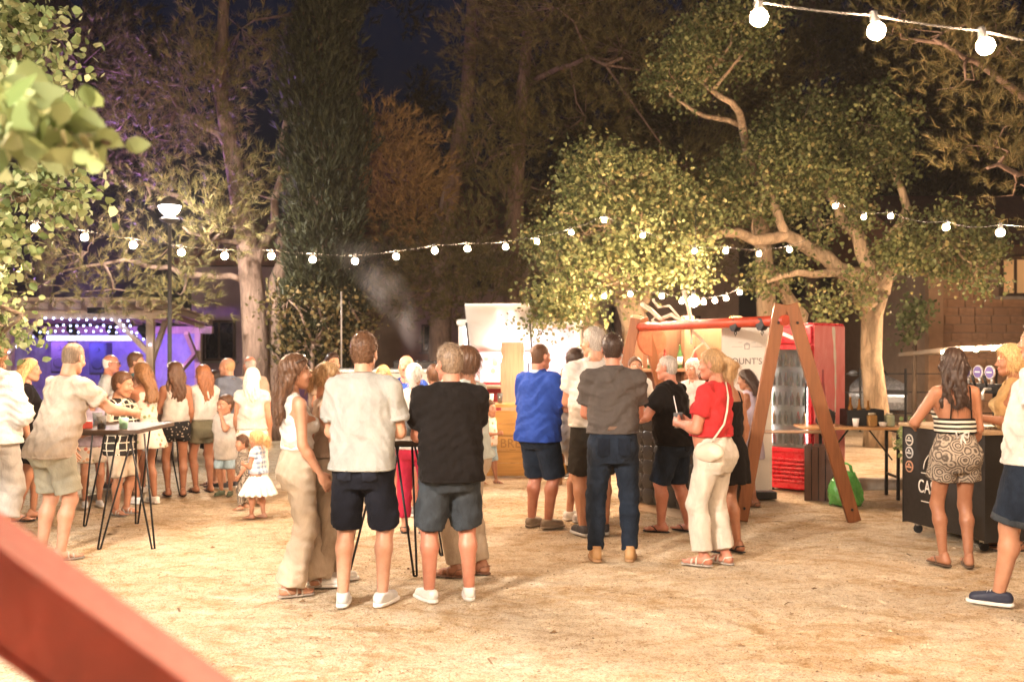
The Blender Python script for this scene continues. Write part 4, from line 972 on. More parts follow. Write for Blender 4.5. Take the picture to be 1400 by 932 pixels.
bar_table('tall table between the grey polo and black polo men', cb, .99, .62, .75, [(-.33,-.36), (.16,-.33), (-.2,.42), (.30,.40)])
cc = Vector((XW(225, 11.6), 11.6, 0))
bar_table('tall table in the midst of the crowd by the stage', cc, 1.0, .6, .6, [(-.28,-.28), (.28,-.28), (-.28,.28), (.28,.28)])
def cup(label, loc, h, r0, r1, mat, liquid=None, straw=False, grp=None):
    r = empty('cup', loc); tag(r, label, 'cup', grp)
    MB().lathe([(r0, 0), (r1, h), (r1-.003, h), (r0-.002, .006), (0, .006)], n=18).build('wall', mat, r)
    if liquid: MB().lathe([(r0-.0035, .008), (r0+(r1-r0)*.72-.0035, h*.72), (0, h*.722)], n=16).build('drink', liquid, r)
    if straw: MB().cyl((.01, 0, .02), (-.035, .01, h+.13), .004, n=8).build('straw', plain('straw_white', (.75,.72,.7), .5), r)
    return r
def glassy(name, col, rough=.08, tr=.85):
    if name in _mats: return _mats[name]
    t = NT(name); t.b.inputs['Transmission Weight'].default_value = tr; t.b.inputs['IOR'].default_value = 1.3
    n = t.noise(20, 2); _mats[name] = t.fin(t.ramp(n, [(.3, sh(col, .92)), (.7, col)]), rough); return _mats[name]
M_clear = glassy('clear_plastic', (.95,.95,.95)); M_beer = glassy('beer', (.9,.55,.12), .1, .6); M_mint = plain('mint_plastic', (.30,.58,.42), .4)
zt_ = .976
cup('mint green plastic cup on the tall table', (XW(169, 8.5), 8.5, zt_), .095, .032, .041, M_mint)
cup('clear cup of beer on the tall table beside the mint cup', (XW(139, 8.5), 8.5, zt_), .11, .033, .043, M_clear, M_beer)
cup('clear beer cup on the tall table behind the checked shirt', (XW(130, 8.9), 8.95, zt_), .11, .033, .043, M_clear, M_beer)
pk = empty('snack_box', (XW(118, 8.55), 8.55, zt_), .4); tag(pk, 'small red and white cardboard snack box on the tall table', 'box')
MB().box((0, 0, .03), (.10, .07, .06)).build('carton', plain('carton_red', (.55,.08,.06), .6), pk, .003); MB().box((0, 0, .061), (.085, .055, .004)).build('label', plain('paper_white', (.75,.72,.68), .7), pk)
cup('clear plastic cup on the table between the two polo men', cb + Vector((.05, .1, .991)), .11, .033, .043, M_clear, M_beer)

# ---- black quilted bar counter
def bar_counter():
    A = Vector((XW(866, 10.25), 10.25, 0)); B = Vector((XW(956, 9.55), 9.55, 0)); L = (B-A).length; an = math.atan2((B-A).y, (B-A).x)
    r = empty('bar_counter', (A+B)/2, an); tag(r, 'black quilted bar counter on a pale wooden plinth', 'counter')
    L = .92; D = .55; lth = plain('black_leatherette', (.022,.019,.018), .33, .2, 8, .2)
    MB().box((0, D/2, .045), (L-.04, D-.04, .09)).build('plinth', wood('plinth_wood', (.45,.33,.22), axis=0), r)
    MB().box((0, D/2, .54), (L, D, .90)).build('carcass', lth, r)
    nx, nz = 6, 6; cw, ch = L/nx, .88/nz
    pad = MB().sphere((0, 0, 0), 1, 12, 6); pm = bpy.data.meshes.new('pad'); pm.from_pydata(pad.v, [], pad.f); pm.polygons.foreach_set('use_smooth', [True]*len(pad.f)); pm.materials.append(lth); pm.update()
    for i in range(nx):
        for j in range(nz+0):
            o = link('quilted_pad', pm, r); xx = -L/2+cw*(i+.5 if j % 2 == 0 else i+.5); o.location = (xx, -.002, .10+ch*(j+.5)); o.scale = (cw*.60, .017, ch*.60); 
            if i < nx-1: b = link('button', pm, r); b.location = (-L/2+cw*(i+1), -.012, .10+ch*(j+.5)); b.scale = (.011, .008, .011)
    for sgn in (-1, 1): MB().box((sgn*(L/2+.012), D/2, .54), (.024, D+.02, .92)).build('end_panel', lth, r, .004)
    MB().box((0, D/2, 1.012), (L+.08, D+.10, .04)).build('bar_top', wood('bar_top_wood', (.20,.10,.05), axis=0, rough=.35), r, .006)
    return r, an, (A+B)/2
bc, ban, bcc = bar_counter()
def onbar(x, y): return bcc + Matrix.Rotation(ban, 3, 'Z') @ Vector((x, y, 0)) + Vector((0, 0, 1.033))
def bottle(label, loc, col, h=.27, r=.035, grp='bottles behind the bar'):
    o = empty('bottle', loc); tag(o, label, 'bottle', grp); m = glassy('glass_%.2f_%.2f' % (col[0], col[1]), col, .05, .5)
    MB().lathe([(r*.9, 0), (r, .01), (r, h*.58), (r*.45, h*.74), (r*.36, h*.95), (r*.42, h*.96), (r*.42, h), (0, h)], n=16).build('glass', m, o)
    MB().lathe([(r+.0008, h*.18), (r+.0008, h*.48)], n=16).build('paper_label', plain('paper_white', (.75,.72,.68), .7), o)
for i, (x, y, c) in enumerate(((-.30,.30,(.05,.18,.06)), (-.18,.36,(.30,.12,.03)))):
    bottle(('green' if i == 0 else 'amber')+' glass bottle on the quilted bar counter', onbar(x, y), c)
cup('clear tumbler on the quilted bar counter beside the bottles', onbar(.02, .28), .12, .032, .04, M_clear, None)
cup('beer cup on the quilted bar counter near its end', onbar(.22, .30), .12, .032, .04, M_clear, M_beer)
# back shelf with bottles behind the bar
bs = empty('back_shelf', (XW(945, 13.3), 13.3, 0), R(8)); tag(bs, 'rustic wooden shelf behind the bar with lit panels', 'shelf')
mw = wood('shelf_wood', (.17,.09,.045), axis=2)
for x_ in (-.75, -.05, .62): MB().box((x_, 0, 1.05), (.14, .14, 2.1)).build('upright', mw, bs, .01)
for z_ in (.45, .95, 1.38): MB().box((-.06, 0, z_), (1.4, .30, .04)).build('board', mw, bs, .004)
MB().box((-.06, .17, 1.0), (1.5, .03, 1.9)).build('back_panel', wood('shelf_back', (.13,.06,.028), axis=2), bs)
for i in range(13):
    x_ = -.68+.102*i; z_ = (.97, 1.40)[i % 2]; c = ((.35,.16,.04), (.08,.2,.07), (.6,.6,.55), (.4,.05,.04))[i % 4]
    p = Matrix.Rotation(R(8), 3, 'Z') @ Vector((x_, -.04, 0)) + Vector((XW(945, 13.3), 13.3, z_)); bottle(('short ', 'medium ', 'tall ')[i % 3]+('amber', 'green', 'clear', 'red')[i % 4]+' bottle standing on the '+('lower' if i % 2 == 0 else 'upper')+' board of the back shelf', p, c, .26+.03*(i % 3))
ly_ = empty('pendant_lamp', (XW(948, 12.0), 12.0, ZW(412, 12))); tag(ly_, 'bright round lamp hanging over the bar among white branches', 'lamp')
MB().sphere((0, 0, 0), .065, 16, 10).build('globe', glow('pendant_glow', (1.0,.78,.50), 170), ly_); MB().cyl((0, 0, .06), (0, 0, .14), .025).build('socket', M_sock, ly_); MB().tube([(0,0,.14),(.02,0,.5),(.05,.1,1.2)], .004, 6).build('cord', M_cable, ly_)
# white bare branches over the bar
wb = empty('white_branch', P(940, 450, 11.6)); tag(wb, 'white bare branches arching over the bar counter', 'branch'); o0 = P(940, 450, 11.6); mwh = plain('white_bark', (.66,.56,.46), .8, .2, 20, .4)
for pts, r_ in (([(878,416),(890,424),(903,436),(918,430),(938,443),(962,468),(985,492),(1000,515)], .028), ([(935,398),(941,420),(946,447),(945,470)], .026), ([(893,410),(900,420),(915,418),(924,428),(940,446)], .018), ([(905,436),(897,432),(891,438),(902,443)], .014), ([(962,468),(950,478),(944,490)], .012)):
    MB().tube([P(a, b, 11.6+.25*math.sin(i*1.3))-o0 for i, (a, b) in enumerate(pts)], [r_*(1-.5*i/(len(pts)-1)) for i in range(len(pts))], 8).build('branch', mwh, wb)
# ---- swing frame
def swing():
    ap = P(1074, 424, 9.6); r = empty('swing_frame', (ap.x, ap.y, 0)); tag(r, 'timber A frame of a swing with a red cross beam', 'swing frame'); o = Vector((ap.x, ap.y, 0))
    fl, fr_ = G(1013, 711), G(1168, 713); apx = ap-o
    def leg(f, top, nm='leg'):
        d = (top-f).normalized(); MB().bar(f, top+d*.06, .065, .125, up=(f-top).cross(Vector((0, 0, 1))).cross(d)).build(nm, M_orange_wood, r, .008)
    y = Vector((.0, 1, 0)); side = (fr_-fl).normalized(); 
    leg(fl-o, apx-side*.055); leg(fr_-o, apx+side*.065)
    zc = 1.65-(590-478)/FPX*9.6; t = zc/apx.z; MB().cyl((fl-o).lerp(apx, t)-side*.05, (fr_-o).lerp(apx, t)+side*.05, .017, n=10).build('cross_bar', plain('steel_bar', (.45,.30,.2), .4, metal=.5), r)
    farp = P(874, 447, 12.0)-o; nb = Vector((apx.x-.06, apx.y, P(1062, 438, 9.6).z))
    MB().cyl(nb+Vector((.05,-.05,0)), farp, .052, n=20).build('cross_beam', M_redp, r)
    for px_, py_ in ((993, 441), (1036, 439)):
        t = (1062-px_)/(1062-876)*.72; c = nb.lerp(farp, t); hb = MB().cyl(c+Vector((-.03,0,-.03)), c+Vector((.03,.02,-.03)), .063, n=14).build('hanger', M_dkmetal, r); MB().tube([c+Vector((0,0,-.08)), c+Vector((.012,0,-.11)), c+Vector((0,0,-.14)), c+Vector((-.012,0,-.11)), c+Vector((0,0,-.08))], .006, 6).build('eye_bolt', M_dkmetal, hb)
    dn = (nb-farp).normalized(); dc = farp-dn*.02; MB().cyl(dc+Vector((.16,0,-.16))-dn*.03, dc+Vector((.16,0,-.16))+dn*.03, .19, n=28).build('gusset_plate', plain('orange_ply', (.40,.12,.05), .6, .3, 14, .3), r, .004)
    for dx in (-.45, .62): 
        f = Vector((farp.x+dx, farp.y+.1, 0)); leg(f, farp+Vector((.05 if dx > 0 else -.05, 0, .05)))
    for f, tp in ((fl-o, apx-side*.055), (fr_-o, apx+side*.065)):
        for q in (.06, .94): 
            c = f.lerp(tp, q); MB().sphere(c+Vector((0, -.045, 0)), .014, 8, 6).build('bolt', M_dkmetal, r)
swing()
# ---- banner
def banner():
    Y = 11.0; x0, x1 = XW(986, Y), XW(1056, Y); zt = ZW(446, Y); r = empty('banner', ((x0+x1)/2, Y, 0), R(4)); tag(r, 'white roll-up banner reading COUNT\'S behind the swing beam', 'banner')
    w_ = x1-x0; MB().box((0, 0, (zt+.1)/2), (w_, .008, zt-.1)).build('cloth', plain('banner_cloth', (.70,.66,.60), .8, .06, 2, .1), r); MB().box((0, .01, .05), (w_+.06, .2, .08)).build('base', M_dkmetal, r, .01); MB().box((0, 0, zt), (w_+.01, .02, .025)).build('top_rail', M_dkmetal, r); MB().cyl((0, .03, .08), (0, .03, zt), .012).build('pole', M_dkmetal, r)
    mk = plain('banner_ink', (.14,.12,.11), .8); F = Matrix.Rotation(R(90), 4, 'X')
    def at_(x, py, s, size, sx=1.0): text_mesh(s, 'lettering', size, mk, r, Matrix.Translation((x, -.0065, ZW(py, Y))) @ F, .0015, sx)
    at_(-.035, 494, "COUNT'S", .098, .95)
    g = plain('banner_grey_ink', (.42,.39,.36), .8)
    for a, b, py_ in ((-.17, -.05, 474), (.05, .17, 474), (-.10, -.05, 468), (.05, .10, 468), (-.12, .12, 513)): MB().box(((a+b)/2, -.0065, ZW(py_, Y)), (b-a, .003, .006)).build('rule', g, r)
    cr = MB(); cr._add([(-.03,-.007,ZW(474,Y)-.03),(.03,-.007,ZW(474,Y)-.03),(.035,-.007,ZW(474,Y)+.03),(0,-.007,ZW(474,Y)+.05),(-.035,-.007,ZW(474,Y)+.03)], [(0,1,2,3,4)]); cr.build('crest', g, r)
    c2 = MB(); c2._add([(-.018,-.0085,ZW(474,Y)-.018),(.018,-.0085,ZW(474,Y)-.018),(.02,-.0085,ZW(474,Y)+.02),(-.02,-.0085,ZW(474,Y)+.02)], [(0,1,2,3)]); c2.build('crest_field', plain('banner_cloth', (.7,.66,.6)), r)
banner()
# ---- drinks fridge
def fridge():
    c = Vector((XW(1111, 11.35), 11.35, 0)); r = empty('drinks_fridge', c, R(-43)); tag(r, 'red glass door drinks fridge with a bottle picture on its side', 'fridge')
    W_, D, Hh = .60, .86, 1.93; red = plain('fridge_red', (.60,.015,.03), .28, .06, 3, .02); 
    # local: corner at origin, front along -x (faces -y), side along +y (faces +x)
    MB().box((-W_/2, D/2, Hh/2+.03), (W_, D-.06, Hh)).build('cabinet', red, r, .02)
    dr = empty_mesh = None
    d = MB(); t = .045; z0, z1 = .47, 1.70
    d.box((-W_+t/2+.005, 0, (z0+z1)/2), (t, .05, z1-z0)); d.box((-t/2-.005, 0, (z0+z1)/2), (t, .05, z1-z0)); d.box((-W_/2, 0, z1-t/2), (W_-2*t-.01, .05, t)); d.box((-W_/2, 0, z0+t/2), (W_-2*t-.01, .05, t)); do = d.build('door', red, r, .004)
    gl = glassy('fridge_glass', (.9,.93,.93), .03, .92); MB().box((-W_/2, -.002, (z0+z1)/2), (W_-2*t-.012, .008, z1-z0-2*t-.002)).build('glass', gl, do); MB().box((-.06, -.045, 1.1), (.02, .03, .35)).build('handle', M_dkmetal, do, .004)
    MB().box((-W_/2, .029, (z0+z1)/2), (W_-.11, .004, z1-z0-.1)).build('interior', plain('fridge_inside', (.74,.72,.68), .5, .25, 5, .1), r)
    for i in range(5):
        z_ = .55+.225*i; MB().box((-W_/2, .012, z_), (W_-.12, .016, .012)).build('shelf', plain('shelf_steel', (.6,.6,.58), .3, metal=.6), r)
        for k in range(6):
            cc_ = ((.45,.02,.03), (.03,.10,.05), (.5,.5,.45), (.30,.12,.03), (.05,.05,.06))[(i*3+k*2) % 5]; MB().lathe([(.022, 0), (.024, .09), (.010, .13), (.010, .155), (0, .155)], (-.11-.076*k, .014, z_+.007), 10, 1, .35).build('bottle_stock', glassy('stk_%d' % ((i*3+k*2) % 5), cc_, .15, .2), r)
    for x_ in (-W_+.068, -.068): MB().box((x_, .016, (z0+z1)/2), (.012, .010, z1-z0-.16)).build('assumed_led_strip', glow('assumed_fridge_led', (1.0,.97,.92), 34), r)  # strips assumed, none seen, added to brighten the fridge inside
    for i in range(6): MB().box((-W_/2, -.004, .13+.05*i), (W_-.06, .03, .024)).build('louvre', red, r, .006)
    MB().box((-W_/2, 0, 1.82), (W_-.01, .06, .20)).build('header', red, r, .015)
    sw = MB(); pts = [(-.52+.44*i/14, 1.80+.035*math.sin(i/14*6.0)+.02*i/14) for i in range(15)]; vs = []
    for i, (x_, z_) in enumerate(pts): ww = .022*math.sin(math.pi*(i+.4)/15); vs += [(x_, -.0335, z_-ww), (x_, -.0335, z_+ww)]
    sw._add(vs, [(2*i, 2*i+2, 2*i+3, 2*i+1) for i in range(14)]); sw.build('swoosh', plain('swoosh_white', (.78,.76,.74), .5), r)
    # side picture: pale red sheet with a streaming bottle
    sp = NT('side_picture'); n1 = sp.noise(5, 5, .7, sp.tc((1, 1, .5)), 1.2); cc_ = sp.ramp(n1, [(.25, (.76,.15,.14)), (.52, (.82,.22,.20)), (.80, (.86,.36,.32))]); sp.fin(cc_, .35)
    MB().box((.004, D/2, 1.03), (.006, D-.07, 1.80)).build('side_panel', sp.m, r)
    st = MB(); vs = []
    for i in range(24):
        t_ = i/23; z_ = 1.92-1.35*t_; y_ = .52+.03*math.sin(t_*4)+.05*t_; ww = .038*(1-t_)**1.3+.008+.008*math.sin(t_*30); vs += [(.0085, y_-ww, z_), (.0085, y_+ww*.7, z_)]
    st._add(vs, [(2*i, 2*i+1, 2*i+3, 2*i+2) for i in range(23)]); st.build('stream', plain('stream_cream', (.82,.72,.60), .5), r)
    bt = MB(); prof = [(.05,.66),(.075,.70),(.07,.82),(.055,.92),(.07,1.02),(.065,1.14),(.03,1.28),(.022,1.42)]; vs = []
    for w0, z_ in prof: vs += [(.0085, .24-w0, z_), (.0085, .24+w0, z_)]
    bt._add(vs, [(2*i, 2*i+1, 2*i+3, 2*i+2) for i in range(len(prof)-1)]); bt.build('bottle_print', plain('print_red', (.42,.04,.05), .4, .3, 9), r)
    for x_ in (-.06, -W_+.06):
        for y_ in (.08, D-.08): MB().cyl((x_, y_, 0), (x_, y_, .05), .02).build('foot', M_dkmetal, r)
fridge()
# ---- beer table with things on it
def beer_table():
    c = Vector((XW(1170, 11.15), 11.15, 0)); r = empty('beer_table', c, R(-3)); tag(r, 'long orange beer table with folding black legs beside the fridge', 'table'); L = 1.26; z = .80
    for k in range(3): MB().box((0, -.17+.17*k, z-.014), (L, .165, .028)).build('plank', wood('beer_table_wood', (.48,.25,.10), axis=0, rough=.4), r, .004)
    for x_ in (-.34, .40):
        g = MB()
        for y_ in (-.2, .2): g.box((x_, y_, (z-.03)/2), (.03, .03, z-.03))
        g.box((x_, 0, .25), (.025, .37, .025)); g.box((x_, 0, z-.05), (.025, .37, .025)); lo_ = g.build('leg', M_blk, r); MB().bar((x_, 0, .42), (x_+.26*(1 if x_ < 0 else -1), 0, z-.04), .02, .015).build('brace', M_blk, lo_)
    return c
btc = beer_table(); BZ = .801
def ont(px, dy=0): return Vector((XW(px, 11.15+dy), 11.15+dy, BZ))
ck = empty('tray_box', ont(1178, .08)); tag(ck, 'black open crate of bottles on the beer table', 'crate')
for s_ in (-1, 1): MB().box((0, s_*.13, .09), (.40, .012, .18)).build('side', M_blk, ck); MB().box((s_*.2, 0, .09), (.012, .25, .18)).build('end', M_blk, ck)
MB().box((0, 0, .008), (.39, .25, .012)).build('bottom', M_blk, ck)
for i in range(3): bottle(('tallest', 'middle sized', 'shortest')[i]+' amber bottle standing in the black crate', ont(1178, .08)+Vector((-.12+.1*i, .02, .016)), (.35,.16,.04), .30-.02*i, .03, 'bottles in the black crate')
for i, (px_, lab) in enumerate(((1192, 'square amber jar on the beer table before the crate'), (1216, 'greenish jar on the beer table near its right end'))):
    j = empty('jar', ont(px_, -.12)); tag(j, lab, 'jar'); MB().box((0, 0, .065), (.095, .095, .13)).build('glass', glassy('jar_%d' % i, ((.75,.42,.15), (.55,.6,.4))[i], .1, .6), j, .015); MB().cyl((0, 0, .131), (0, 0, .15), .04, n=16).build('lid', plain('jar_lid', (.5,.45,.35), .4, metal=.5), j)
cup('white paper cup on the beer table beside the amber jar', ont(1170, -.14), .09, .028, .037, plain('paper_white', (.75,.72,.68), .7)); cup('low white bowl on the beer table', ont(1207, -.15), .05, .03, .05, plain('paper_white', (.75,.72,.68), .7))
bgk = Field((-.14, -.1, 0), (.14, .1, .22), .012); bgk.ell((0, 0, .07), (.11, .075, .08), .02); bgk.ell((.05, 0, .13), (.06, .05, .055), .02); bgk.wrinkle(.01, 5, (.08, .08, .06)); bgk.cutz(lo=0.0)
V, Q = bgk.mesh(); o = link('handbag', fastmesh('handbag', V, Q, [plain('black_cloth', (.02,.018,.018), .7)])); o.location = ont(1128, -.05); tag(o, 'crumpled black bag lying on the beer table end', 'bag')
gb = Field((-.22, -.18, 0), (.22, .18, .42), .014); gb.loft(np.array([0, .05, .18, .30, .36]), np.array([.17, .19, .175, .13, .10]), np.array([.11, .12, .11, .07, .04]), np.zeros(5), np.zeros(5), .02); gb.wrinkle(.016, 9, (.16, .16, .13)); gb.cutz(lo=.0)
V, Q = gb.mesh(); gbo = empty('carrier_bag', G(1156, 690)); tag(gbo, 'green plastic carrier bag standing on the ground by the fridge', 'bag'); gm = plain('green_plastic', (.13,.42,.10), .3, .2, 10, .5); link('bag_body', fastmesh('bag_body', V, Q, [gm]), gbo)
for s_ in (-1, 1): MB().tube([(-.07, s_*.02, .33), (-.05, s_*.03, .42), (.0, s_*.04, .45), (.05, s_*.03, .42), (.07, s_*.02, .33)], .009, 6).build('handle', gm, gbo)
bn = empty('crate_bin', Vector((XW(1120, 11.0), 11.0, 0)), R(-20)); tag(bn, 'dark brown slatted wooden bin behind the swing leg', 'bin'); mbn = wood('bin_wood', (.10,.05,.035))
MB().box((0, 0, .28), (.26, .26, .56)).build('liner', M_blk, bn)
for k in range(4):
    for a_ in range(4):
        rot = Matrix.Rotation(a_*math.pi/2, 3, 'Z'); MB().box(rot @ Vector((-.11+.073*k, -.14, .30)), (.062, .018, .60), M=rot).build('slat', mbn, bn)
# ---- right black counter with beer taps
def tap_counter():
    A = Vector((XW(1235, 9.05), 9.05, 0)); B = Vector((XW(1346, 8.05), 8.05, 0)); d = (B-A).normalized(); an = math.atan2(d.y, d.x); L = (B-A).length
    r = empty('tap_counter', (A+B)/2, an); tag(r, 'black wheeled beer counter with round badges and white lettering', 'counter'); D = .62
    blk = plain('counter_black', (.017,.015,.014), .42, .25, 3, .06)
    MB().box((0, D/2, .53), (L, D, .86)).build('cabinet', blk, r, .006); MB().box((0, D/2, .975), (L+.06, D+.06, .03)).build('counter_top', wood('counter_oak', (.42,.29,.17), axis=0), r, .004)
    for s_ in (-1, 1): MB().box((s_*(L/2+.004), D/2, .53), (.012, D+.006, .88)).build('end_panel', blk, r)
    for s_ in (-1, 1):
        for y_ in (.08, D-.08):
            cs = MB().cyl((s_*(L/2-.10)-.012, y_, .042), (s_*(L/2-.10)+.012, y_, .042), .040, n=14).build('caster', plain('tyre', (.02,.02,.02), .85), r); MB().box((s_*(L/2-.10), y_, .085), (.05, .05, .03)).build('fork', plain('shelf_steel', (.6,.6,.58), .3, metal=.6), cs)
    F = Matrix.Rotation(R(90), 4, 'X'); ink = plain('sign_white', (.72,.69,.63), .6); sx = lambda px: ((px-1235)/(1346-1235)*1.0)
    def lx(px):  # point on the front seen at column px
        k = (px-700)/FPX; t = (k*A.y-A.x)/((B-A).x-k*(B-A).y); return -L/2+L*t, A.y+(B-A).y*t
    for px_, py_, c in ((1242.5, 601, (.62,.58,.50)), (1242.5, 618, (.55,.54,.52)), (1242.5, 637, (.58,.30,.18))):
        x_, Yd = lx(px_); z_ = ZW(py_, Yd); x_ += .012; b = MB().cyl((x_, -.0005, z_), (x_, -.006, z_), .052, n=28).build('badge', plain('badge_%.2f' % c[2], c, .5), r)
        MB().cyl((x_, -.006, z_), (x_, -.0075, z_), .041, n=28).build('badge_field', blk, b); MB().box((x_, -.0088, z_-.004), (.070, .002, .014)).build('badge_band', plain('badge_%.2f' % c[2], c, .5), b)
        MB()._add([(x_-.018, -.0088, z_+.010), (x_+.018, -.0088, z_+.010), (x_, -.0088, z_+.033)], [(0,1,2)]).build('badge_peak', plain('badge_%.2f' % c[2], c, .5), b)
    x0, Ya = lx(1257); x1, Yb = lx(1284); text_mesh('CAST', 'lettering', .165, ink, r, Matrix.Translation(((x0+x1)/2-.0, -.0035, ZW(667, (Ya+Yb)/2))) @ F, .0015, .70)
    zc = ZW(667, (Ya+Yb)/2)
    for dz in (.125, -.125): MB().box(((x0+x1)/2-.02, -.003, zc+dz), (.17, .003, .007)).build('rule', ink, r)
    MB().sphere((x1-.06, -.003, zc-.125), (.018, .003, .022), 12, 8).build('ornament', ink, r)
    MB().tube([(x0+.06+.30*(1-math.cos(t)), -.003, zc+.16+.20*math.sin(t)) for t in [i*math.pi/20 for i in range(0, 11)]], .004, 6).build('arc', ink, r)
    return r, (A+B)/2, an
tc_, tcc, tan_ = tap_counter()
def oncnt(x, y): return tcc + Matrix.Rotation(tan_, 3, 'Z') @ Vector((x, y, 0)) + Vector((0, 0, .991))
def taps():
    base = oncnt(.12, .34); r = empty('beer_tap_tower', base, tan_); tag(r, 'black beer tap tower with round purple badges on the counter', 'beer tap'); st = plain('shelf_steel', (.6,.6,.58), .3, metal=.6)
    for x_ in (-.13, .13): MB().cyl((x_, 0, 0), (x_, 0, .30), .028, n=14).build('column', M_blk, r)
    MB().box((0, 0, .33), (.46, .12, .08)).build('bridge', M_blk, r, .01)
    for i, x_ in enumerate((-.14, .0, .14)):
        b = MB().cyl((x_, -.06, .47), (x_, -.075, .47), .058, n=24).build('badge', plain('badge_rim', (.6,.57,.55), .3, metal=.5), r); MB().cyl((x_, -.0755, .47), (x_, -.078, .47), .047, n=24).build('badge_face', plain('badge_purple', (.14,.10,.34), .4), b); MB().box((x_, -.0795, .47), (.06, .002, .012)).build('badge_band', plain('sign_white', (.72,.69,.63), .6), b)
        MB().cyl((x_, -.05, .37), (x_, -.05, .43), .012).build('stem', st, r); t = MB().tube([(x_, -.05, .33), (x_, -.12, .33), (x_, -.14, .30), (x_, -.14, .24)], .012, 8).build('spout', st, r); MB().cyl((x_, -.10, .35), (x_, -.13, .44), .010, .014).build('handle', M_blk, t)
    MB().box((0, -.12, .012), (.45, .2, .024)).build('drip_tray', st, r, .004)
taps()
pl_ = empty('potted_plant', (XW(1262, 10.0), 10.0, 0)); tag(pl_, 'bushy light green pot plant behind the black beer counter', 'plant'); MB().lathe([(.12, 0), (.17, .34), (.18, .36), (.15, .36), (0, .33)], n=20).build('pot', plain('terracotta', (.36,.16,.09), .8), pl_)
PLANT_AT = (pl_, Vector((0, 0, .78)))
# ---- food truck with raised hatch
def food_truck():
    Y = 15.0; r = empty('food_trailer', (XW(690, Y), Y, 0), R(-6)); tag(r, 'white and red food trailer with its lit hatch raised', 'food trailer'); wh = plain('trailer_white', (.72,.70,.66), .45, .06, 2, .03); red = plain('trailer_red', (.50,.03,.04), .4)
    X = lambda px: XW(px, Y)-XW(690, Y); x0, x1 = X(626), X(792); D = 1.9; zs = 1.08; zo = 1.64
    MB().box(((x0+x1)/2, D/2, .75), (x1-x0, D, .66)).build('lower_body', red, r, .04); MB().box(((x0+x1)/2, D-.03, 1.5), (x1-x0, .06, 1.0)).build('rear_wall', wh, r)
    MB().box(((x0+x1)/2, D/2, 2.06), (x1-x0+.06, D+.06, .10)).build('roof', wh, r, .04)
    for xx in (x0+.04, x1-.04): MB().box((xx, D/2, 1.54), (.08, D, .94)).build('side_wall', wh, r, .01)
    MB().box(((X(636)+x1)/2, -.16, zs+.02), (x1-X(636)+.1, .42, .04)).build('serving_shelf', wood('serving_wood', (.5,.36,.22), axis=0), r, .006)
    hl, hr = X(640), X(735); zh = ZW(481, Y-.1)+.0; ztop = ZW(419, Y-.95)
    ht = MB(); n = 9; vs = []
    for i in range(n):
        t = i/(n-1); y_ = -.06-.95*t; z_ = zh+(ztop-zh)*(t**.85)+.05*math.sin(math.pi*t)
        vs += [(hl+.10*t, y_, z_), (hr-.04*t, y_, z_), (hr-.04*t, y_-.02, z_+.04), (hl+.10*t, y_-.02, z_+.04)]
    ht._add(vs, [(4*i+a, 4*i+(a+1) % 4, 4*i+4+(a+1) % 4, 4*i+4+a) for i in range(n-1) for a in range(4)] + [(0,3,2,1), (4*n-4, 4*n-3, 4*n-2, 4*n-1)], True); ht.build('hatch', plain('hatch_white', (.78,.77,.74), .35, .04), r)
    for xx in (hl+.06, hr-.06): MB().cyl((xx, -.02, 1.25), (xx, -.62, ztop-.22), .014).build('gas_strut', M_dkmetal, r)
    mn = NT('menu_photos'); v = mn.voro(7.5, mn.tc((1, 1, 1)), 'F1', 'Color'); dd = mn.voro(7.5, mn.tc((1, 1, 1))); cc_ = mn.mix(mn.ramp(dd, [(.30, 0.0), (.36, 1.0)]), mn.ramp(v, [(.2, (.45,.18,.06)), (.6, (.62,.40,.18)), (.9, (.30,.12,.08))]), (.72,.66,.58)); mn.fin(cc_, .5)
    MB().box((X(677), -.02, ZW(505, Y)), (X(692)-X(661), .015, .36)).build('menu_board', mn.m, r)
    MB().box((X(677), -.015, ZW(528, Y)), (X(692)-X(661)+.02, .03, .13)).build('front_panel', red, r)
    MB().box(((hl+hr)/2, .45, 1.93), (hr-hl-.1, .09, .05)).build('tube_light', glow('trailer_tube', (.95,.97,1.0), 60), r)
    for px_ in (688, 725):
        lq_ = MB().sphere((X(px_), -.30, ZW(489, Y-.3)), .055, 14, 10).build('lamp', glow('trailer_lamp', (.96,.97,1.0), 34), r); MB().cyl((X(px_), -.30, ZW(489, Y-.3)-.05), (X(px_), -.25, 1.10), .012).build('lamp_stem', M_dkmetal, lq_)
    for xx in (x0+.32, x1-.32): w_ = MB().cyl((xx, .02, .30), (xx, .2, .30), .29, n=20).build('wheel', plain('tyre', (.02,.02,.02), .85), r); MB().cyl((xx, .0, .30), (xx, .03, .30), .16, n=16).build('rim', plain('rim', (.4,.4,.4), .3, metal=.9), w_)
    MB().box((X(706), -.55, 1.42/2+.32), (XW(723, Y-.5)-XW(692, Y-.5), .04, 1.46)).build('wood_panel', wood('panel_wood', (.48,.33,.21)), r); 
    MB().box((X(706), -.50, .20), (.06, .3, .4)).build('panel_foot', M_dkmetal, r)
food_truck()
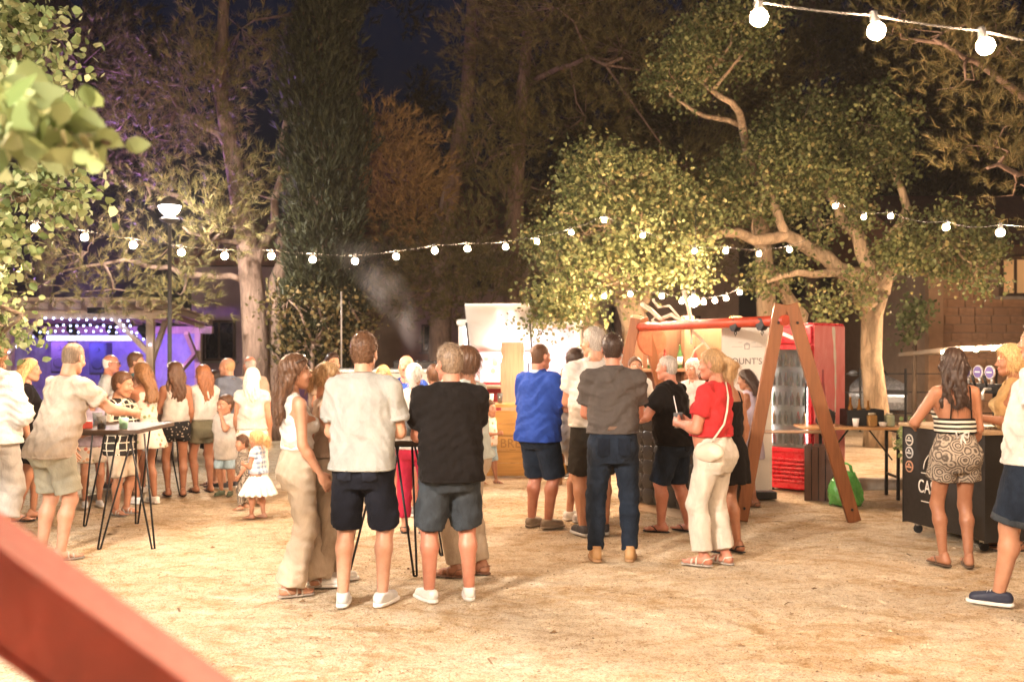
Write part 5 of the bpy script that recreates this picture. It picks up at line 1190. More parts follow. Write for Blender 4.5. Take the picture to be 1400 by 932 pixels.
def white_van():
    Y = 18.0; r = empty('white_van', (XW(815, Y), Y, 0), R(-14)); tag(r, 'white vintage van with rounded roof and teal side windows', 'van'); wh = plain('van_white', (.70,.70,.68), .35, .05); L = 1.75
    prof = [(-.85,.35),(-.85,1.1),(-.78,1.55),(-.60,1.72),(.60,1.72),(.78,1.55),(.85,1.1),(.85,.35)]
    vs = []; n = len(prof)
    for x_, k in ((-L/2, .93), (-L/2+.12, 1.0), (L/2-.12, 1.0), (L/2, .93)): vs += [(x_, y_*k+.85, .35+(z_-.35)*k) for y_, z_ in prof]
    MB()._add(vs, [(i*n+j, (i+1)*n+j, (i+1)*n+(j+1) % n, i*n+(j+1) % n) for i in range(3) for j in range(n)] + [tuple(range(n)), tuple(reversed(range(3*n, 4*n)))], True).build('body', wh, r)
    for x_ in (-.42, .15): 
        f = MB().box((x_, -.005, 1.28), (.50, .03, .34)).build('window', plain('van_trim', (.55,.55,.53), .3, metal=.6), r, .02); MB().box((x_, -.022, 1.28), (.44, .012, .28)).build('pane', plain('teal_glass', (.10,.20,.22), .08, .5, 4, .02), f)
    MB().box((0, -.01, .78), (L-.2, .03, .22)).build('stripe', plain('trailer_red', (.50,.03,.04), .4), r); MB().box((-.35, .5, 1.80), (.62, .35, .12)).build('roof_hatch', M_blk, r, .03)
    for x_ in (-.55, .55): w_ = MB().cyl((x_, .0, .30), (x_, .2, .30), .29, n=20).build('wheel', plain('tyre', (.02,.02,.02), .85), r); MB().cyl((x_, -.02, .30), (x_, .01, .30), .16, n=16).build('rim', plain('rim', (.4,.4,.4), .3, metal=.9), w_)
white_van()
# ---- brewery board and rustic bar table behind the blue polo man
bw = empty('brewery_bar', (XW(715, 12.9), 12.9, 0), R(-2)); tag(bw, 'low honey coloured wooden bar front reading BREWERY', 'counter'); hw = wood('honey_wood', (.56,.32,.10), axis=0); 
for k in range(5): MB().box((0, 0, .10+.17*k), (1.25, .035, .165)).build('plank', hw, bw, .004)
for x_ in (-.56, .56): MB().box((x_, .07, .45), (.08, .1, .9)).build('post', hw, bw)
MB().box((0, .22, .925), (1.35, .55, .04)).build('counter_top', hw, bw, .005)
text_mesh('BREWERY', 'lettering', .165, plain('burnt_ink', (.30,.17,.06), .8), bw, Matrix.Translation((.06, -.0195, ZW(606, 12.9))) @ Matrix.Rotation(R(90), 4, 'X'), .001, .95)
for z_ in (595, 617): MB().box((.06, -.0195, ZW(z_, 12.9)), (.95, .003, .010)).build('rule', plain('burnt_ink', (.30,.17,.06), .8), bw)
rt = empty('rustic_table', (XW(785, 12.2), 12.2, 0), R(5)); tag(rt, 'rustic timber table of thick posts by the barman', 'table'); mr = wood('rustic_wood', (.24,.12,.05))
for x_ in (-.22, .02, .25): MB().box((x_, 0, .44), (.13, .13, .88)).build('leg', mr, rt, .015)
MB().box((0, .1, .90), (.72, .5, .05)).build('table_top', mr, rt, .008); MB().box((0, .28, .3), (.6, .1, .12)).build('stretcher', mr, rt, .01)
for k, (dx, dy) in enumerate(((-.42,.12), (-.30,.25), (.28,.15), (.44,.28))): cup(('stack of paper cups', 'clear cup of beer', 'clear empty cup', 'paper cup')[k]+' on the honey coloured brewery bar', Vector((XW(715, 12.9)+dx, 12.9+dy, .946)), .13, .03, .04, (plain('paper_white', (.75,.72,.68), .7), M_clear)[k in (1, 2)], M_beer if k == 1 else None)
bottle('amber bottle on the honey coloured brewery bar', Vector((XW(715, 12.9)+.05, 13.1, .946)), (.35,.16,.04), .28)
# ---- grill cart, white counter
gr = empty('grill_cart', (XW(545, 13.6), 13.6, 0)); tag(gr, 'white fronted grill cart with a thin flue, smoke rising behind the crowd', 'grill'); wh = plain('cart_white', (.66,.63,.60), .5)
MB().box((0, 0, .70), (1.75, .65, 1.30)).build('cabinet', wh, gr, .02); MB().box((0, 0, 1.37), (1.85, .75, .04)).build('top', plain('shelf_steel', (.6,.6,.58), .3, metal=.6), gr, .005); MB().cyl((XW(465, 13.6)-XW(545, 13.6), .1, 1.3), (XW(465, 13.6)-XW(545, 13.6), .1, ZW(398, 13.6)), .011).build('flue', plain('flue_grey', (.30,.27,.25), .5), gr)
MB().box((.3, .05, 1.44), (.7, .45, .10)).build('grill_box', M_blk, gr, .01)
for k in range(8): MB().cyl((-.03+.09*k, -.16, 1.50), (-.03+.09*k, .26, 1.50), .006, n=6).build('grate_bar', M_dkmetal, gr)
# ================================================================ trees
def leafmat(name, stops, trans=.35, rough=.55):
    if name in _mats: return _mats[name]
    t = NT(name); g = t.add('ShaderNodeNewGeometry'); c = t.ramp(g.outputs['Random Per Island'], stops)
    tr = t.add('ShaderNodeBsdfTranslucent'); t.l.new(c, tr.inputs[0]); t.fin(c, rough, None, .3)
    mx = t.add('ShaderNodeMixShader'); mx.inputs[0].default_value = trans; out = t.n['Material Output']
    t.l.new(t.b.outputs[0], mx.inputs[1]); t.l.new(tr.outputs[0], mx.inputs[2]); t.l.new(mx.outputs[0], out.inputs[0]); _mats[name] = t.m; return t.m
L_MAPLE = leafmat('maple_leaf', [(0, (.055,.072,.022)), (.45, (.125,.145,.050)), (.85, (.22,.22,.085)), (1, (.28,.22,.085))])
L_LIND = leafmat('linden_leaf', [(0, (.10,.145,.05)), (.5, (.20,.25,.10)), (1, (.40,.42,.22))], .4)
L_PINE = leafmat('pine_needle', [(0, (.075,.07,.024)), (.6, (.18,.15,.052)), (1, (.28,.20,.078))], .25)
L_PINELIT = leafmat('pine_needle_lit', [(0, (.18,.11,.04)), (.6, (.34,.21,.075)), (1, (.46,.28,.10))], .25)  # warm bulb light on the bough is put into this needle colour
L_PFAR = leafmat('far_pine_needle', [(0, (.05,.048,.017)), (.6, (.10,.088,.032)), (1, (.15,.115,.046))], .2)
L_CYP = leafmat('cypress_scale', [(0, (.020,.023,.008)), (1, (.048,.048,.018))], .15)
def barkmat(name, col):
    if name in _mats: return _mats[name]
    t = NT(name); n = t.noise(9, 5, .7, t.tc((1, 1, .28)), 1.0); v = t.voro(11, t.tc((1, 1, .35))); c = t.ramp(n, [(.3, sh(col, .45)), (.55, col), (.75, sh(col, 1.35))])
    b = t.bump(n, .8, .05); b = t.bump(v, .5, .03, b); _mats[name] = t.fin(c, .95, b, .15); return _mats[name]
B_MAPLE = barkmat('maple_bark', (.34,.25,.16)); B_PINE = barkmat('pine_bark', (.30,.20,.15)); B_LIND = barkmat('linden_bark', (.20,.15,.11))
def rot_frames(n, q, up=0.0):
    """random leaf frames: direction d, side s, normal m"""
    d = q.randn(n, 3); d[:, 2] += up; d /= np.linalg.norm(d, axis=1)[:, None]
    s = np.cross(d, q.randn(n, 3)); s /= np.linalg.norm(s, axis=1)[:, None]; m = np.cross(s, d); return d, s, m
def leaves(pos, size, q, droop=-.6):
    n = len(pos); d, s, m = rot_frames(n, q, droop); L = size*(.65+.7*q.rand(n))[:, None]; W_ = L*(.30+.16*q.rand(n))[:, None]
    base = pos; tip = pos + d*L; r1 = pos + d*L*.28 + s*W_ + m*L*.10; r2 = pos + d*L*.68 + s*W_*.78 + m*L*.08; l1 = pos + d*L*.28 - s*W_ + m*L*.10; l2 = pos + d*L*.68 - s*W_*.78 + m*L*.08
    V = np.stack([base, r1, r2, tip, l2, l1], 1).reshape(-1, 3); b = np.arange(n)[:, None]*6
    return V, np.concatenate([b+np.array([[0, 1, 2, 3]]), b+np.array([[0, 3, 4, 5]])])
def lobe_points(lobes, q, spacing):
    """cluster centres spread through ellipsoid lobes, thinner inside"""
    out = []; own = []
    for li, (c, r, dens) in enumerate(lobes):
        vol = 4.19*r[0]*r[1]*r[2]; n = max(6, int(dens*vol/spacing**3))
        p = q.randn(n, 3); p /= np.linalg.norm(p, axis=1)[:, None]; rad = (.35+.65*q.rand(n)**.45)*(1+.16*np.sin(p[:, 0]*5+li)*np.sin(p[:, 2]*6+p[:, 1]*4))
        out.append(np.array(c) + p*rad[:, None]*np.array(r)); own += [li]*n
    return np.concatenate(out), np.array(own)
def tree(name, label, origin, trunk, limbs, lobes, kind, lm, bm, q, spacing=.30, nleaf=26, lsize=.11, spread=.17, group=None, cat='tree', sides=10):
    o0 = Vector(origin); r = empty(name, o0); tag(r, label, cat, group)
    tb = MB(); tb.tube([Vector(p)-o0 for p, _ in trunk], [ra for _, ra in trunk], 14); tb.build('trunk', bm, r)
    nodes = [Vector(p) for p, _ in trunk[1:]]
    for pts in limbs:
        # smooth the limb a little with wobble
        pp = []; rr = []
        for (a, ra), (b, rb_) in zip(pts[:-1], pts[1:]):
            for i in range(3):
                t = i/3; v = Vector(a).lerp(Vector(b), t); w_ = (Vector(a)-Vector(b)).length*.05
                pp.append(v + Vector(q.randn(3)*w_*(1 if i else 0))); rr.append(ra+(rb_-ra)*t)
        pp.append(Vector(pts[-1][0])); rr.append(pts[-1][1]); MB().tube([v-o0 for v in pp], rr, sides).build('limb', bm, r); nodes += pp[2:]
    if not lobes: return r
    C, own = lobe_points(lobes, q, spacing)
    N = np.array([list(v) for v in nodes]); tw = MB(); cen = {}
    for li, (c, rr_, de) in enumerate(lobes):
        c = np.array(c); j = np.argmin(((N-c)**2).sum(1)); mid = (N[j]*.35 + c*.65) + q.randn(3)*.08; cen[li] = c
        tw.tube([Vector(N[j])-o0, Vector(mid)-o0, Vector(c)-o0], [.028, .02, .012], 5)
    for i in range(0, len(C), 2 if kind == 'leaf' else 3):
        c = cen[own[i]]; s_ = c + (C[i]-c)*.15*q.rand(); m_ = (s_+C[i])/2 + q.randn(3)*.05 - np.array([0, 0, .04]); tw.tube([Vector(s_)-o0, Vector(m_)-o0, Vector(C[i])-o0], [.010, .007, .003], 4, False)
    tag(tw.build('twigs', bm, r), kind='stuff')
    oo = np.array(o0)
    if kind == 'leaf':
        pos = (C[:, None, :] + q.randn(len(C), nleaf, 3)*spread*np.array([1, 1, .8])).reshape(-1, 3); V, F = leaves(pos, lsize, q)
    else:
        # tufts of needles that brush outwards and up from the shoots
        T = (C[:, None, :] + q.randn(len(C), nleaf, 3)*spread).reshape(-1, 3); n = len(T); cc = np.repeat(np.array([cen[k] for k in own]), nleaf, 0)
        ax = (T-cc); ax /= np.linalg.norm(ax, axis=1)[:, None]+1e-6; ax = ax*.7 + q.randn(n, 3)*.35 + np.array([0, 0, .55 if kind != 'cypress' else 1.4]); ax /= np.linalg.norm(ax, axis=1)[:, None]
        k = {'pine': 16, 'pinefar': 9}.get(kind, 9); d = ax[:, None, :] + q.randn(n, k, 3)*{'pine': .42, 'pinefar': .5}.get(kind, .30); d /= np.linalg.norm(d, axis=2)[..., None]
        Ln = lsize*(.7+.6*q.rand(n, k))[..., None]; s_ = np.cross(d, q.randn(n, k, 3)); s_ /= np.linalg.norm(s_, axis=2)[..., None]
        b0 = T[:, None, :] + ax[:, None, :]*(q.rand(n, k)[..., None]*lsize*.8); wd = {'pine': .0068, 'pinefar': .013}.get(kind, .014)*(lsize/.15)
        V = np.stack([b0-s_*wd, b0+s_*wd, b0+d*Ln], 2).reshape(-1, 3); F = np.arange(len(V)).reshape(-1, 3)
    link('crown', fastmesh('crown', V-oo, F, [lm], smooth=kind == 'leaf'), r); return r
def LB(px, py, Y, rx, ry, dep, dens=1.0): return (tuple(P(px, py, Y)), (rx/FPX*Y, dep, ry/FPX*Y), dens)
Q_ = np.random.RandomState(3)
def TP(px, py, Y, r): return (tuple(P(px, py, Y)), r)
# the maple on the right
YT = 16.0
tree('maple_tree', 'leafy forked maple with pale trunk in the raised bed', G(1196, 478+1361*1.56/16.0, .09), [((XW(1200, YT), YT, .0), .24), TP(1199, 565, YT, .19), TP(1191, 490, YT, .165), TP(1192, 430, YT, .17), TP(1200, 400, YT, .17)],
     [[TP(1190, 420, YT, .19), TP(1172, 385, YT, .15), TP(1130, 352, YT, .125), TP(1075, 322, YT-.3, .10), TP(1010, 318, YT-.6, .08), TP(940, 330, YT-.9, .06), TP(880, 335, YT-1.1, .035)],
      [TP(1200, 415, YT, .17), TP(1190, 370, YT, .13), TP(1150, 300, YT+.1, .10), TP(1135, 240, YT, .07), TP(1110, 180, YT, .04)],
      [TP(1205, 400, YT, .14), TP(1215, 340, YT+.2, .10), TP(1240, 285, YT, .07), TP(1220, 220, YT, .04)], [TP(1200, 395, YT, .12), TP(1235, 360, YT-.3, .08), TP(1300, 330, YT-.6, .045)],
      [TP(1075, 322, YT-.3, .08), TP(1050, 260, YT-.2, .055), TP(1040, 200, YT, .03)], [TP(1190, 370, YT, .09), TP(1110, 375, YT-.6, .06), TP(1050, 385, YT-.9, .03)]],
     [LB(1090,180,YT,70,55,1.0), LB(1180,170,YT,60,50,.9), LB(1060,240,YT,90,50,1.1), LB(1160,240,YT,75,50,1.0), LB(1000,265,YT,60,40,.9,.8), LB(1290,330,YT-.5,80,48,.8,1.2), LB(1225,345,YT-.5,50,40,.7), LB(1120,300,YT,70,30,.8,.45), LB(1030,295,YT-.4,65,28,.7,.45), LB(1150,405,YT-.8,55,28,.5,.9), LB(1075,375,YT-.7,55,25,.5,.7), LB(1340,365,YT-.7,30,35,.5), LB(1210,205,YT,30,60,.7,.8)], 'leaf', L_MAPLE, B_MAPLE, Q_, .42, 120, .062, .16)
YM = 14.5
tree('maple_tree', 'rounded leafy maple behind the food trailer and bar', (XW(890, YM+1.5), YM+1.5, 0), [((XW(878, YM+1.5), YM+1.5, 0), .26), TP(875, 520, YM+1.5, .24), TP(868, 440, YM+1.4, .22), TP(850, 390, YM+1, .17)],
     [[TP(868, 440, YM+1.4, .18), TP(850, 380, YM+.8, .12), TP(830, 310, YM, .08), TP(835, 240, YM, .04)], [TP(868, 430, YM+1.4, .15), TP(900, 370, YM+.6, .10), TP(930, 330, YM, .05)], [TP(850, 400, YM+1, .12), TP(790, 360, YM, .07), TP(750, 340, YM, .04)], [((XW(822, YM+2), YM+2, 0), .22), TP(820, 470, YM+2, .2), TP(800, 430, YM+1.6, .16), TP(815, 360, YM+1, .1)]],
     [LB(830,250,YM,75,60,1.1), LB(800,320,YM,70,55,1.0), LB(880,310,YM,75,60,1.1), LB(860,380,YM,80,35,.9,.8), LB(765,390,YM-.3,38,50,.7), LB(750,430,YM-.3,22,35,.5), LB(940,360,YM-.4,50,45,.7,.9), LB(915,270,YM,45,40,.8,.7), LB(735,335,YM,30,22,.5), LB(960,300,YM,40,30,.7,.7), LB(800,420,YM-.2,40,22,.5,.6)], 'leaf', L_MAPLE, B_MAPLE, Q_, .40, 110, .058, .16)
YU = 15.0
tree('maple_tree', 'tall slim maple trunk behind the swing, leafy branch high up', (XW(1048, YU+2), YU+2, 0), [((XW(1050, YU+2), YU+2, 0), .19), TP(1050, 470, YU+2, .18), TP(1046, 380, YU+2, .16), TP(1040, 290, YU+1.6, .12), TP(1020, 200, YU+1, .08)],
     [[TP(1020, 200, YU+1, .07), TP(1000, 140, YU, .05), TP(960, 115, YU, .03)], [TP(1046, 360, YU+2, .10), TP(1095, 430, YU+2.2, .13), ((XW(1098, YU+2.2), YU+2.2, 0), .15)], [TP(1010, 170, YU+.6, .05), TP(955, 155, YU, .03), TP(915, 130, YU, .02)]],
     [LB(965,75,YU,70,55,1.0,1.0), LB(925,115,YU,42,32,.7), LB(1035,30,YU,55,30,.8), LB(1000,35,YU,60,40,.8)], 'leaf', L_MAPLE, B_MAPLE, Q_, .40, 110, .058, .16)
# linden on the left, its branch reaches in front of the viewer
tree('linden_tree', 'linden with big pale leaves hanging in from the side', (-6.6, 4.6, 0), [((-6.6, 4.6, 0), .24), ((-6.5, 4.6, 1.5), .2), ((-6.3, 4.5, 3.0), .16), ((-6.0, 4.5, 4.5), .1)],
     [[((-6.3, 4.5, 3.0), .10), ((-4.0, 3.6, 2.75), .06), ((-2.2, 2.8, 2.35), .03), tuple(TP(60, 190, 2.45, .012)), tuple(TP(150, 196, 2.4, .006))], [((-6.3, 4.5, 3.2), .09), ((-4.4, 5.6, 3.3), .05), tuple(TP(40, 270, 6.2, .02))], [((-6.2, 4.5, 3.6), .09), ((-4.6, 5.6, 4.3), .05), tuple(TP(15, 90, 6.6, .02))], [((-6.4, 4.6, 2.4), .08), ((-5.0, 6.8, 2.3), .04), tuple(TP(30, 430, 7.6, .015))]],
     [LB(20,75,6.6,75,60,.5,1.3), LB(-30,20,6.6,60,50,.5,1.2), LB(20,272,6.2,62,30,.4,1.4), LB(75,258,6.2,38,16,.25,1.1), LB(-20,325,6.2,38,24,.3,1.1), LB(5,30,6.4,40,30,.4), LB(0,445,7.6,48,28,.3,1.0), LB(-25,395,7.4,30,26,.3)], 'leaf', L_LIND, B_LIND, Q_, .24, 46, .058, .12)
# the near blurred spray of that linden
sp_ = empty('linden_spray', P(-60, 150, 2.5)); tag(sp_, 'near spray of large pale linden leaves with winged seed stalks', 'branch'); o0 = P(-60, 150, 2.5)
MB().tube([P(a, b, 2.45)-o0 for a, b in ((-90, 120), (0, 150), (70, 168), (125, 182), (165, 198))], [.012, .009, .007, .005, .002], 6).build('stem', B_LIND, sp_)
lq = np.random.RandomState(21); npos = []
for i in range(150):
    t = lq.rand(); base = P(-80+215*t+lq.randn()*16, 128+52*t+lq.randn()*26, 2.45+lq.randn()*.10); npos.append(list(base-o0-Vector((.02, 0, 0))))
V, F = leaves(np.array(npos), .082, lq, -.5); tag(link('leaf_cluster', fastmesh('leaf_cluster', V, F, [L_LIND], smooth=True), sp_), kind='stuff')
lfm = None
for (px_, py_, ang, sz) in ((188, 198, .1, .052), (150, 190, -.5, .06), (118, 165, -.3, .075), (95, 150, -.2, .08), (130, 205, -1.0, .065), (60, 130, .3, .085), (25, 120, .1, .085), (75, 195, -.9, .07), (35, 180, -.5, .085)):
    vs = []; c = P(px_, py_, 2.40)-o0
    out = [(-1, 0), (-.72, .55), (-.2, .78), (.35, .62), (.8, .25), (1.1, 0)]
    mid = [(x_, 0, .0) for x_, _ in out]; ca_, sa_ = math.cos(ang), math.sin(ang)
    for x_, y_ in out: vs.append((x_, .18*abs(y_), y_))
    for x_, y_ in out: vs.append((x_, .18*abs(y_), -y_*.95))
    vs = [c + Vector((x_*ca_-z_*sa_, y_+.25*x_, x_*sa_+z_*ca_))*sz*.55 for x_, y_, z_ in vs]; n_ = len(out)
    MB()._add(vs, [(i, i+1, n_+i+1, n_+i) for i in range(n_-1)], True).build('leaf', L_LIND, sp_)
for i in range(26):
    t = lq.rand(); a = P(10+135*t, 165+25*t, 2.44+lq.randn()*.05)-o0; b = a+Vector((lq.randn()*.03+.015, lq.randn()*.03, -.055-.03*lq.rand())); MB().tube([a, a.lerp(b, .5)+Vector((.006, 0, 0)), b], [.004, .006, .002], 5).build('seed_bract', leafmat('bract', [(0, (.35,.34,.17)), (1, (.45,.42,.24))], .4), sp_)
# pines and cypress behind
QP = np.random.RandomState(5)
def pine(label, base, trunk, limbs, lobes, m=L_PINE, sp=.46, nl=15, ls=.15, kd='pine'): return tree('pine_tree', label, base, trunk, limbs, lobes, kd, m, B_PINE, QP, sp, nl, ls, .22, 'pines around the square')
YA = 18.0
pine('tall pine with a pale pinkish trunk beside the cypress', (XW(352, YA), YA, 0), [((XW(352, YA), YA, 0), .27), TP(350, 480, YA, .24), TP(345, 400, YA, .215), TP(338, 330, YA, .20), TP(322, 240, YA, .16), TP(300, 120, YA, .12), TP(310, -60, YA, .08)],
     [[TP(338, 385, YA, .06), TP(270, 376, YA-.3, .055), TP(215, 366, YA-.6, .045), TP(170, 355, YA-1, .03), TP(80, 372, YA-1.2, .02)], [TP(330, 300, YA, .07), TP(270, 285, YA-.5, .05), TP(200, 250, YA-1, .03)], [TP(310, 200, YA, .07), TP(250, 150, YA-.4, .04), TP(215, 110, YA, .02)], [TP(345, 400, YA, .10), TP(362, 330, YA, .09), TP(385, 240, YA, .06), TP(402, 120, YA-.3, .05), TP(398, 20, YA, .03)], [TP(338, 330, YA, .05), TP(290, 330, YA-.8, .03), TP(250, 310, YA-1.2, .02)], [((XW(372, YA+.3), YA+.3, 0), .24), TP(374, 470, YA+.3, .2), TP(378, 400, YA+.3, .16), TP(384, 330, YA+.3, .11), TP(396, 240, YA+.6, .07), TP(410, 150, YA+.8, .03)]],
     [LB(250,110,YA,75,75,1.5,.55), LB(205,190,YA,70,50,1.4,.45), LB(330,40,YA,80,60,1.5,.55), LB(290,160,YA,50,40,1.0,.35), LB(200,275,YA-.8,80,32,1.0,.5), LB(290,300,YA-.8,55,38,.9,.7), LB(120,345,YA-1.2,90,30,1.0,.65), LB(230,340,YA-.8,50,22,.7,.5), LB(60,390,YA-1.2,60,30,.8,.7), LB(155,395,YA-1.1,50,20,.6,.6), LB(350,265,YA,35,50,.7,.5), LB(120,200,YA+1,70,60,1.2,.35), LB(110,90,YA+1.5,80,70,1.4,.35), LB(250,400,YA-.8,25,25,.5,.5), LB(318,235,YA-1,50,45,.6,.9), LB(300,110,YA-.9,55,60,.7,.8), LB(315,310,YA-.9,40,28,.5,.8)])
YB = 19.5
pine('broad pine with a brownish lit bough above the grill smoke', (XW(600, YB+4), YB+4, 0), [((XW(600, YB+4), YB+4, 0), .3), TP(602, 450, YB+4, .26), TP(610, 300, YB+3.5, .22), TP(640, 120, YB+3, .16), TP(650, -80, YB+3, .1)],
     [[TP(610, 300, YB+3.5, .09), TP(560, 260, YB+1.5, .06), TP(525, 230, YB, .03)], [TP(625, 220, YB+3.2, .09), TP(660, 230, YB+1.5, .05), TP(690, 210, YB, .03)], [TP(608, 330, YB+3.5, .07), TP(640, 340, YB+1, .04), TP(660, 370, YB, .02)]],
     [LB(520,190,YB-1,55,38,.9,1.7), LB(540,235,YB-1,60,38,.9,1.7), LB(490,215,YB-1,32,30,.6,1.5), LB(565,290,YB-.6,45,35,.8,1.2), LB(560,250,YB-.8,40,30,.7,1.3)], L_PINELIT)
pine('dark pine with olive boughs over the food trailer', (XW(700, YB+3), YB+3, 0), [((XW(700, YB+3), YB+3, 0), .26), TP(700, 430, YB+3, .22), TP(705, 250, YB+2.6, .18), TP(720, 60, YB+2.2, .12), TP(730, -90, YB+2, .08)],
     [[TP(703, 300, YB+2.8, .07), TP(680, 230, YB+1, .05), TP(660, 190, YB, .03)], [TP(702, 360, YB+3, .07), TP(650, 370, YB+1, .04), TP(600, 380, YB, .02)], [TP(715, 120, YB+2.4, .07), TP(780, 90, YB+1, .05), TP(850, 80, YB, .03)]],
     [LB(680,170,YB,45,55,1.0,.75), LB(650,225,YB,35,40,.8,.6), LB(730,200,YB,45,50,1.0,.5), LB(690,270,YB,70,30,1.0,.6), LB(640,320,YB-.3,80,30,1.0,.8), LB(610,370,YB-.3,95,32,1.0,1.0), LB(690,365,YB-.3,60,40,.9,1.0), LB(560,405,YB-.3,70,30,.9,.9), LB(640,415,YB-.5,80,18,.7,.9), LB(720,60,YB+2,90,70,1.5,.6), LB(650,40,YB+2.5,50,80,1.2,.6), LB(850,70,YB+1,110,70,1.6,.6), LB(800,160,YB+1,80,40,1.3,.45), LB(930,230,YB+2,90,60,1.4,.5), LB(1000,110,YB+3,100,80,1.6,.4), LB(760,10,YB,120,40,1.5,.6), LB(960,330,YB+2,120,50,1.4,.5), LB(560,340,YB+.5,50,35,.9,.6)])
pine('pine with long loose needles beyond the stone house', (XW(1450, 13.5), 13.5, .09), [((XW(1450, 13.5), 13.5, .0), .25), TP(1450, 350, 13.5, .2), TP(1440, 150, 13.3, .15), TP(1430, -80, 13, .1)],
     [[TP(1442, 180, 13.4, .07), TP(1370, 110, 12.8, .045), TP(1290, 60, 12.4, .025)], [TP(1448, 260, 13.4, .06), TP(1400, 235, 12.8, .04), TP(1350, 230, 12.5, .02)]],
     [LB(1290,45,12.4,70,45,.8,.9), LB(1370,60,12.6,70,55,.9,.8), LB(1360,200,12.7,55,40,.7,.9), LB(1390,250,12.7,55,40,.7,.9), LB(1320,110,12.5,55,30,.7,.6), LB(1430,160,12.8,50,60,.8,.7), LB(1230,20,12.8,40,30,.6,.6)], L_PINE, .40, 13, .13)
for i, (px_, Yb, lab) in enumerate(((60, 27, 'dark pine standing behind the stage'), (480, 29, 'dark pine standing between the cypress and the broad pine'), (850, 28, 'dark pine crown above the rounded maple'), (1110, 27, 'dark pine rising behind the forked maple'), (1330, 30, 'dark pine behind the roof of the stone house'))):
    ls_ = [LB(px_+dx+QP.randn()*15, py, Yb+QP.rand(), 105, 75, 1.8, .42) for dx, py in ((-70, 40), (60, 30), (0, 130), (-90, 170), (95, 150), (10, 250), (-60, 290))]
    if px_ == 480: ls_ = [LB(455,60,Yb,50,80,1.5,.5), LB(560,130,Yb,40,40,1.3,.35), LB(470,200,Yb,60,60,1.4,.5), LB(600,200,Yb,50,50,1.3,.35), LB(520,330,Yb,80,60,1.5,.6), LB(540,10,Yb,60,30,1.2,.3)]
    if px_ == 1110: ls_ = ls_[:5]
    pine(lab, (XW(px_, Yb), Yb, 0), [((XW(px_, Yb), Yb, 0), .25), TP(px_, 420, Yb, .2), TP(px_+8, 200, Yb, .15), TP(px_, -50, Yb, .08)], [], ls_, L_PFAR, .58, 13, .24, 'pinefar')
YC = 17.1
tree('cypress_tree', 'tall dark columnar cypress beside the pine trunks', (XW(438, YC), YC, 0), [((XW(438, YC), YC, 0), .16), TP(438, 450, YC, .14), TP(438, 200, YC, .10), TP(438, -90, YC, .04)], [], [LB(440+QP.randn()*5, py, YC, 50-8*(py < 80), 48, .62, 2.8) for py in range(-60, 500, 42)], 'cypress', L_CYP, B_PINE, QP, .30, 7, .14, .10)
# scrub at the foot of the cypress, plant in the pot, far shrub
tree('garden_shrub', 'scruffy shrub lit brown at the foot of the cypress', (XW(425, 16.5), 16.5, 0), [((XW(425, 16.5), 16.5, 0), .06), TP(425, 540, 16.5, .05), TP(428, 470, 16.5, .03)], [], [LB(395,410,16.5,38,32,.5,1.0), LB(440,435,16.5,50,38,.6,1.0), LB(480,420,16.7,35,30,.5,.9), LB(420,475,16.5,45,28,.6,1.0), LB(465,478,16.6,35,25,.5,.9)], 'leaf', leafmat('shrub_leaf', [(0, (.07,.06,.02)), (.6, (.13,.10,.035)), (1, (.22,.14,.05))], .25), B_PINE, Q_, .30, 20, .07, .16, cat='shrub')
tree('garden_shrub', 'pale leafed shrub beside the stone house corner', (XW(1250, 19), 19, .09), [((XW(1250, 19), 19, .09), .05), TP(1250, 500, 19, .04), TP(1252, 440, 19, .02)], [], [LB(1252,432,19,22,24,.4,1.3), LB(1240,450,19,14,16,.3,1.0)], 'leaf', L_LIND, B_LIND, Q_, .24, 18, .09, .12, cat='shrub')
C_, _ = lobe_points([((0, 0, .72), (.22, .2, .22), 1.6)], Q_, .10); V, F = leaves((C_[:, None, :] + Q_.randn(len(C_), 10, 3)*.045).reshape(-1, 3), .05, Q_); link('foliage', fastmesh('foliage', V, F, [L_LIND], smooth=False), pl_)
st_ = MB()
for i in range(7): st_.tube([(0, 0, .33), Vector(Q_.randn(3)*.05)+Vector((0, 0, .52)), Vector(C_[i*3])], [.008, .006, .003], 5)
st_.build('stem', B_LIND, pl_)
# smoke over the grill
sm = bpy.data.materials.new('smoke'); sm.use_nodes = True; nt = sm.node_tree; nt.nodes.remove(nt.nodes['Principled BSDF'])
pv = nt.nodes.new('ShaderNodeVolumePrincipled'); pv.inputs['Color'].default_value = (.85,.80,.82,1); nt.links.new(pv.outputs[0], nt.nodes['Material Output'].inputs['Volume'])
tc0 = nt.nodes.new('ShaderNodeTexCoord'); nz = nt.nodes.new('ShaderNodeTexNoise'); nz.inputs['Scale'].default_value = 2.0; nz.inputs['Detail'].default_value = 3; nz.inputs['Distortion'].default_value = .6
nt.links.new(tc0.outputs['Object'], nz.inputs['Vector']); mr_ = nt.nodes.new('ShaderNodeMapRange'); mr_.inputs[1].default_value = .42; mr_.inputs[2].default_value = .72; mr_.inputs[3].default_value = 0.0; mr_.inputs[4].default_value = 1.1; nt.links.new(nz.outputs[0], mr_.inputs[0]); 
def _m(op, a, b):
    n = nt.nodes.new('ShaderNodeMath'); n.operation = op
    for i, v in enumerate((a, b)):
        if isinstance(v, bpy.types.NodeSocket): nt.links.new(v, n.inputs[i])
        else: n.inputs[i].default_value = v
    return n.outputs[0]
sx_ = nt.nodes.new('ShaderNodeSeparateXYZ'); nt.links.new(tc0.outputs['Object'], sx_.inputs[0]); zz_ = sx_.outputs[2]
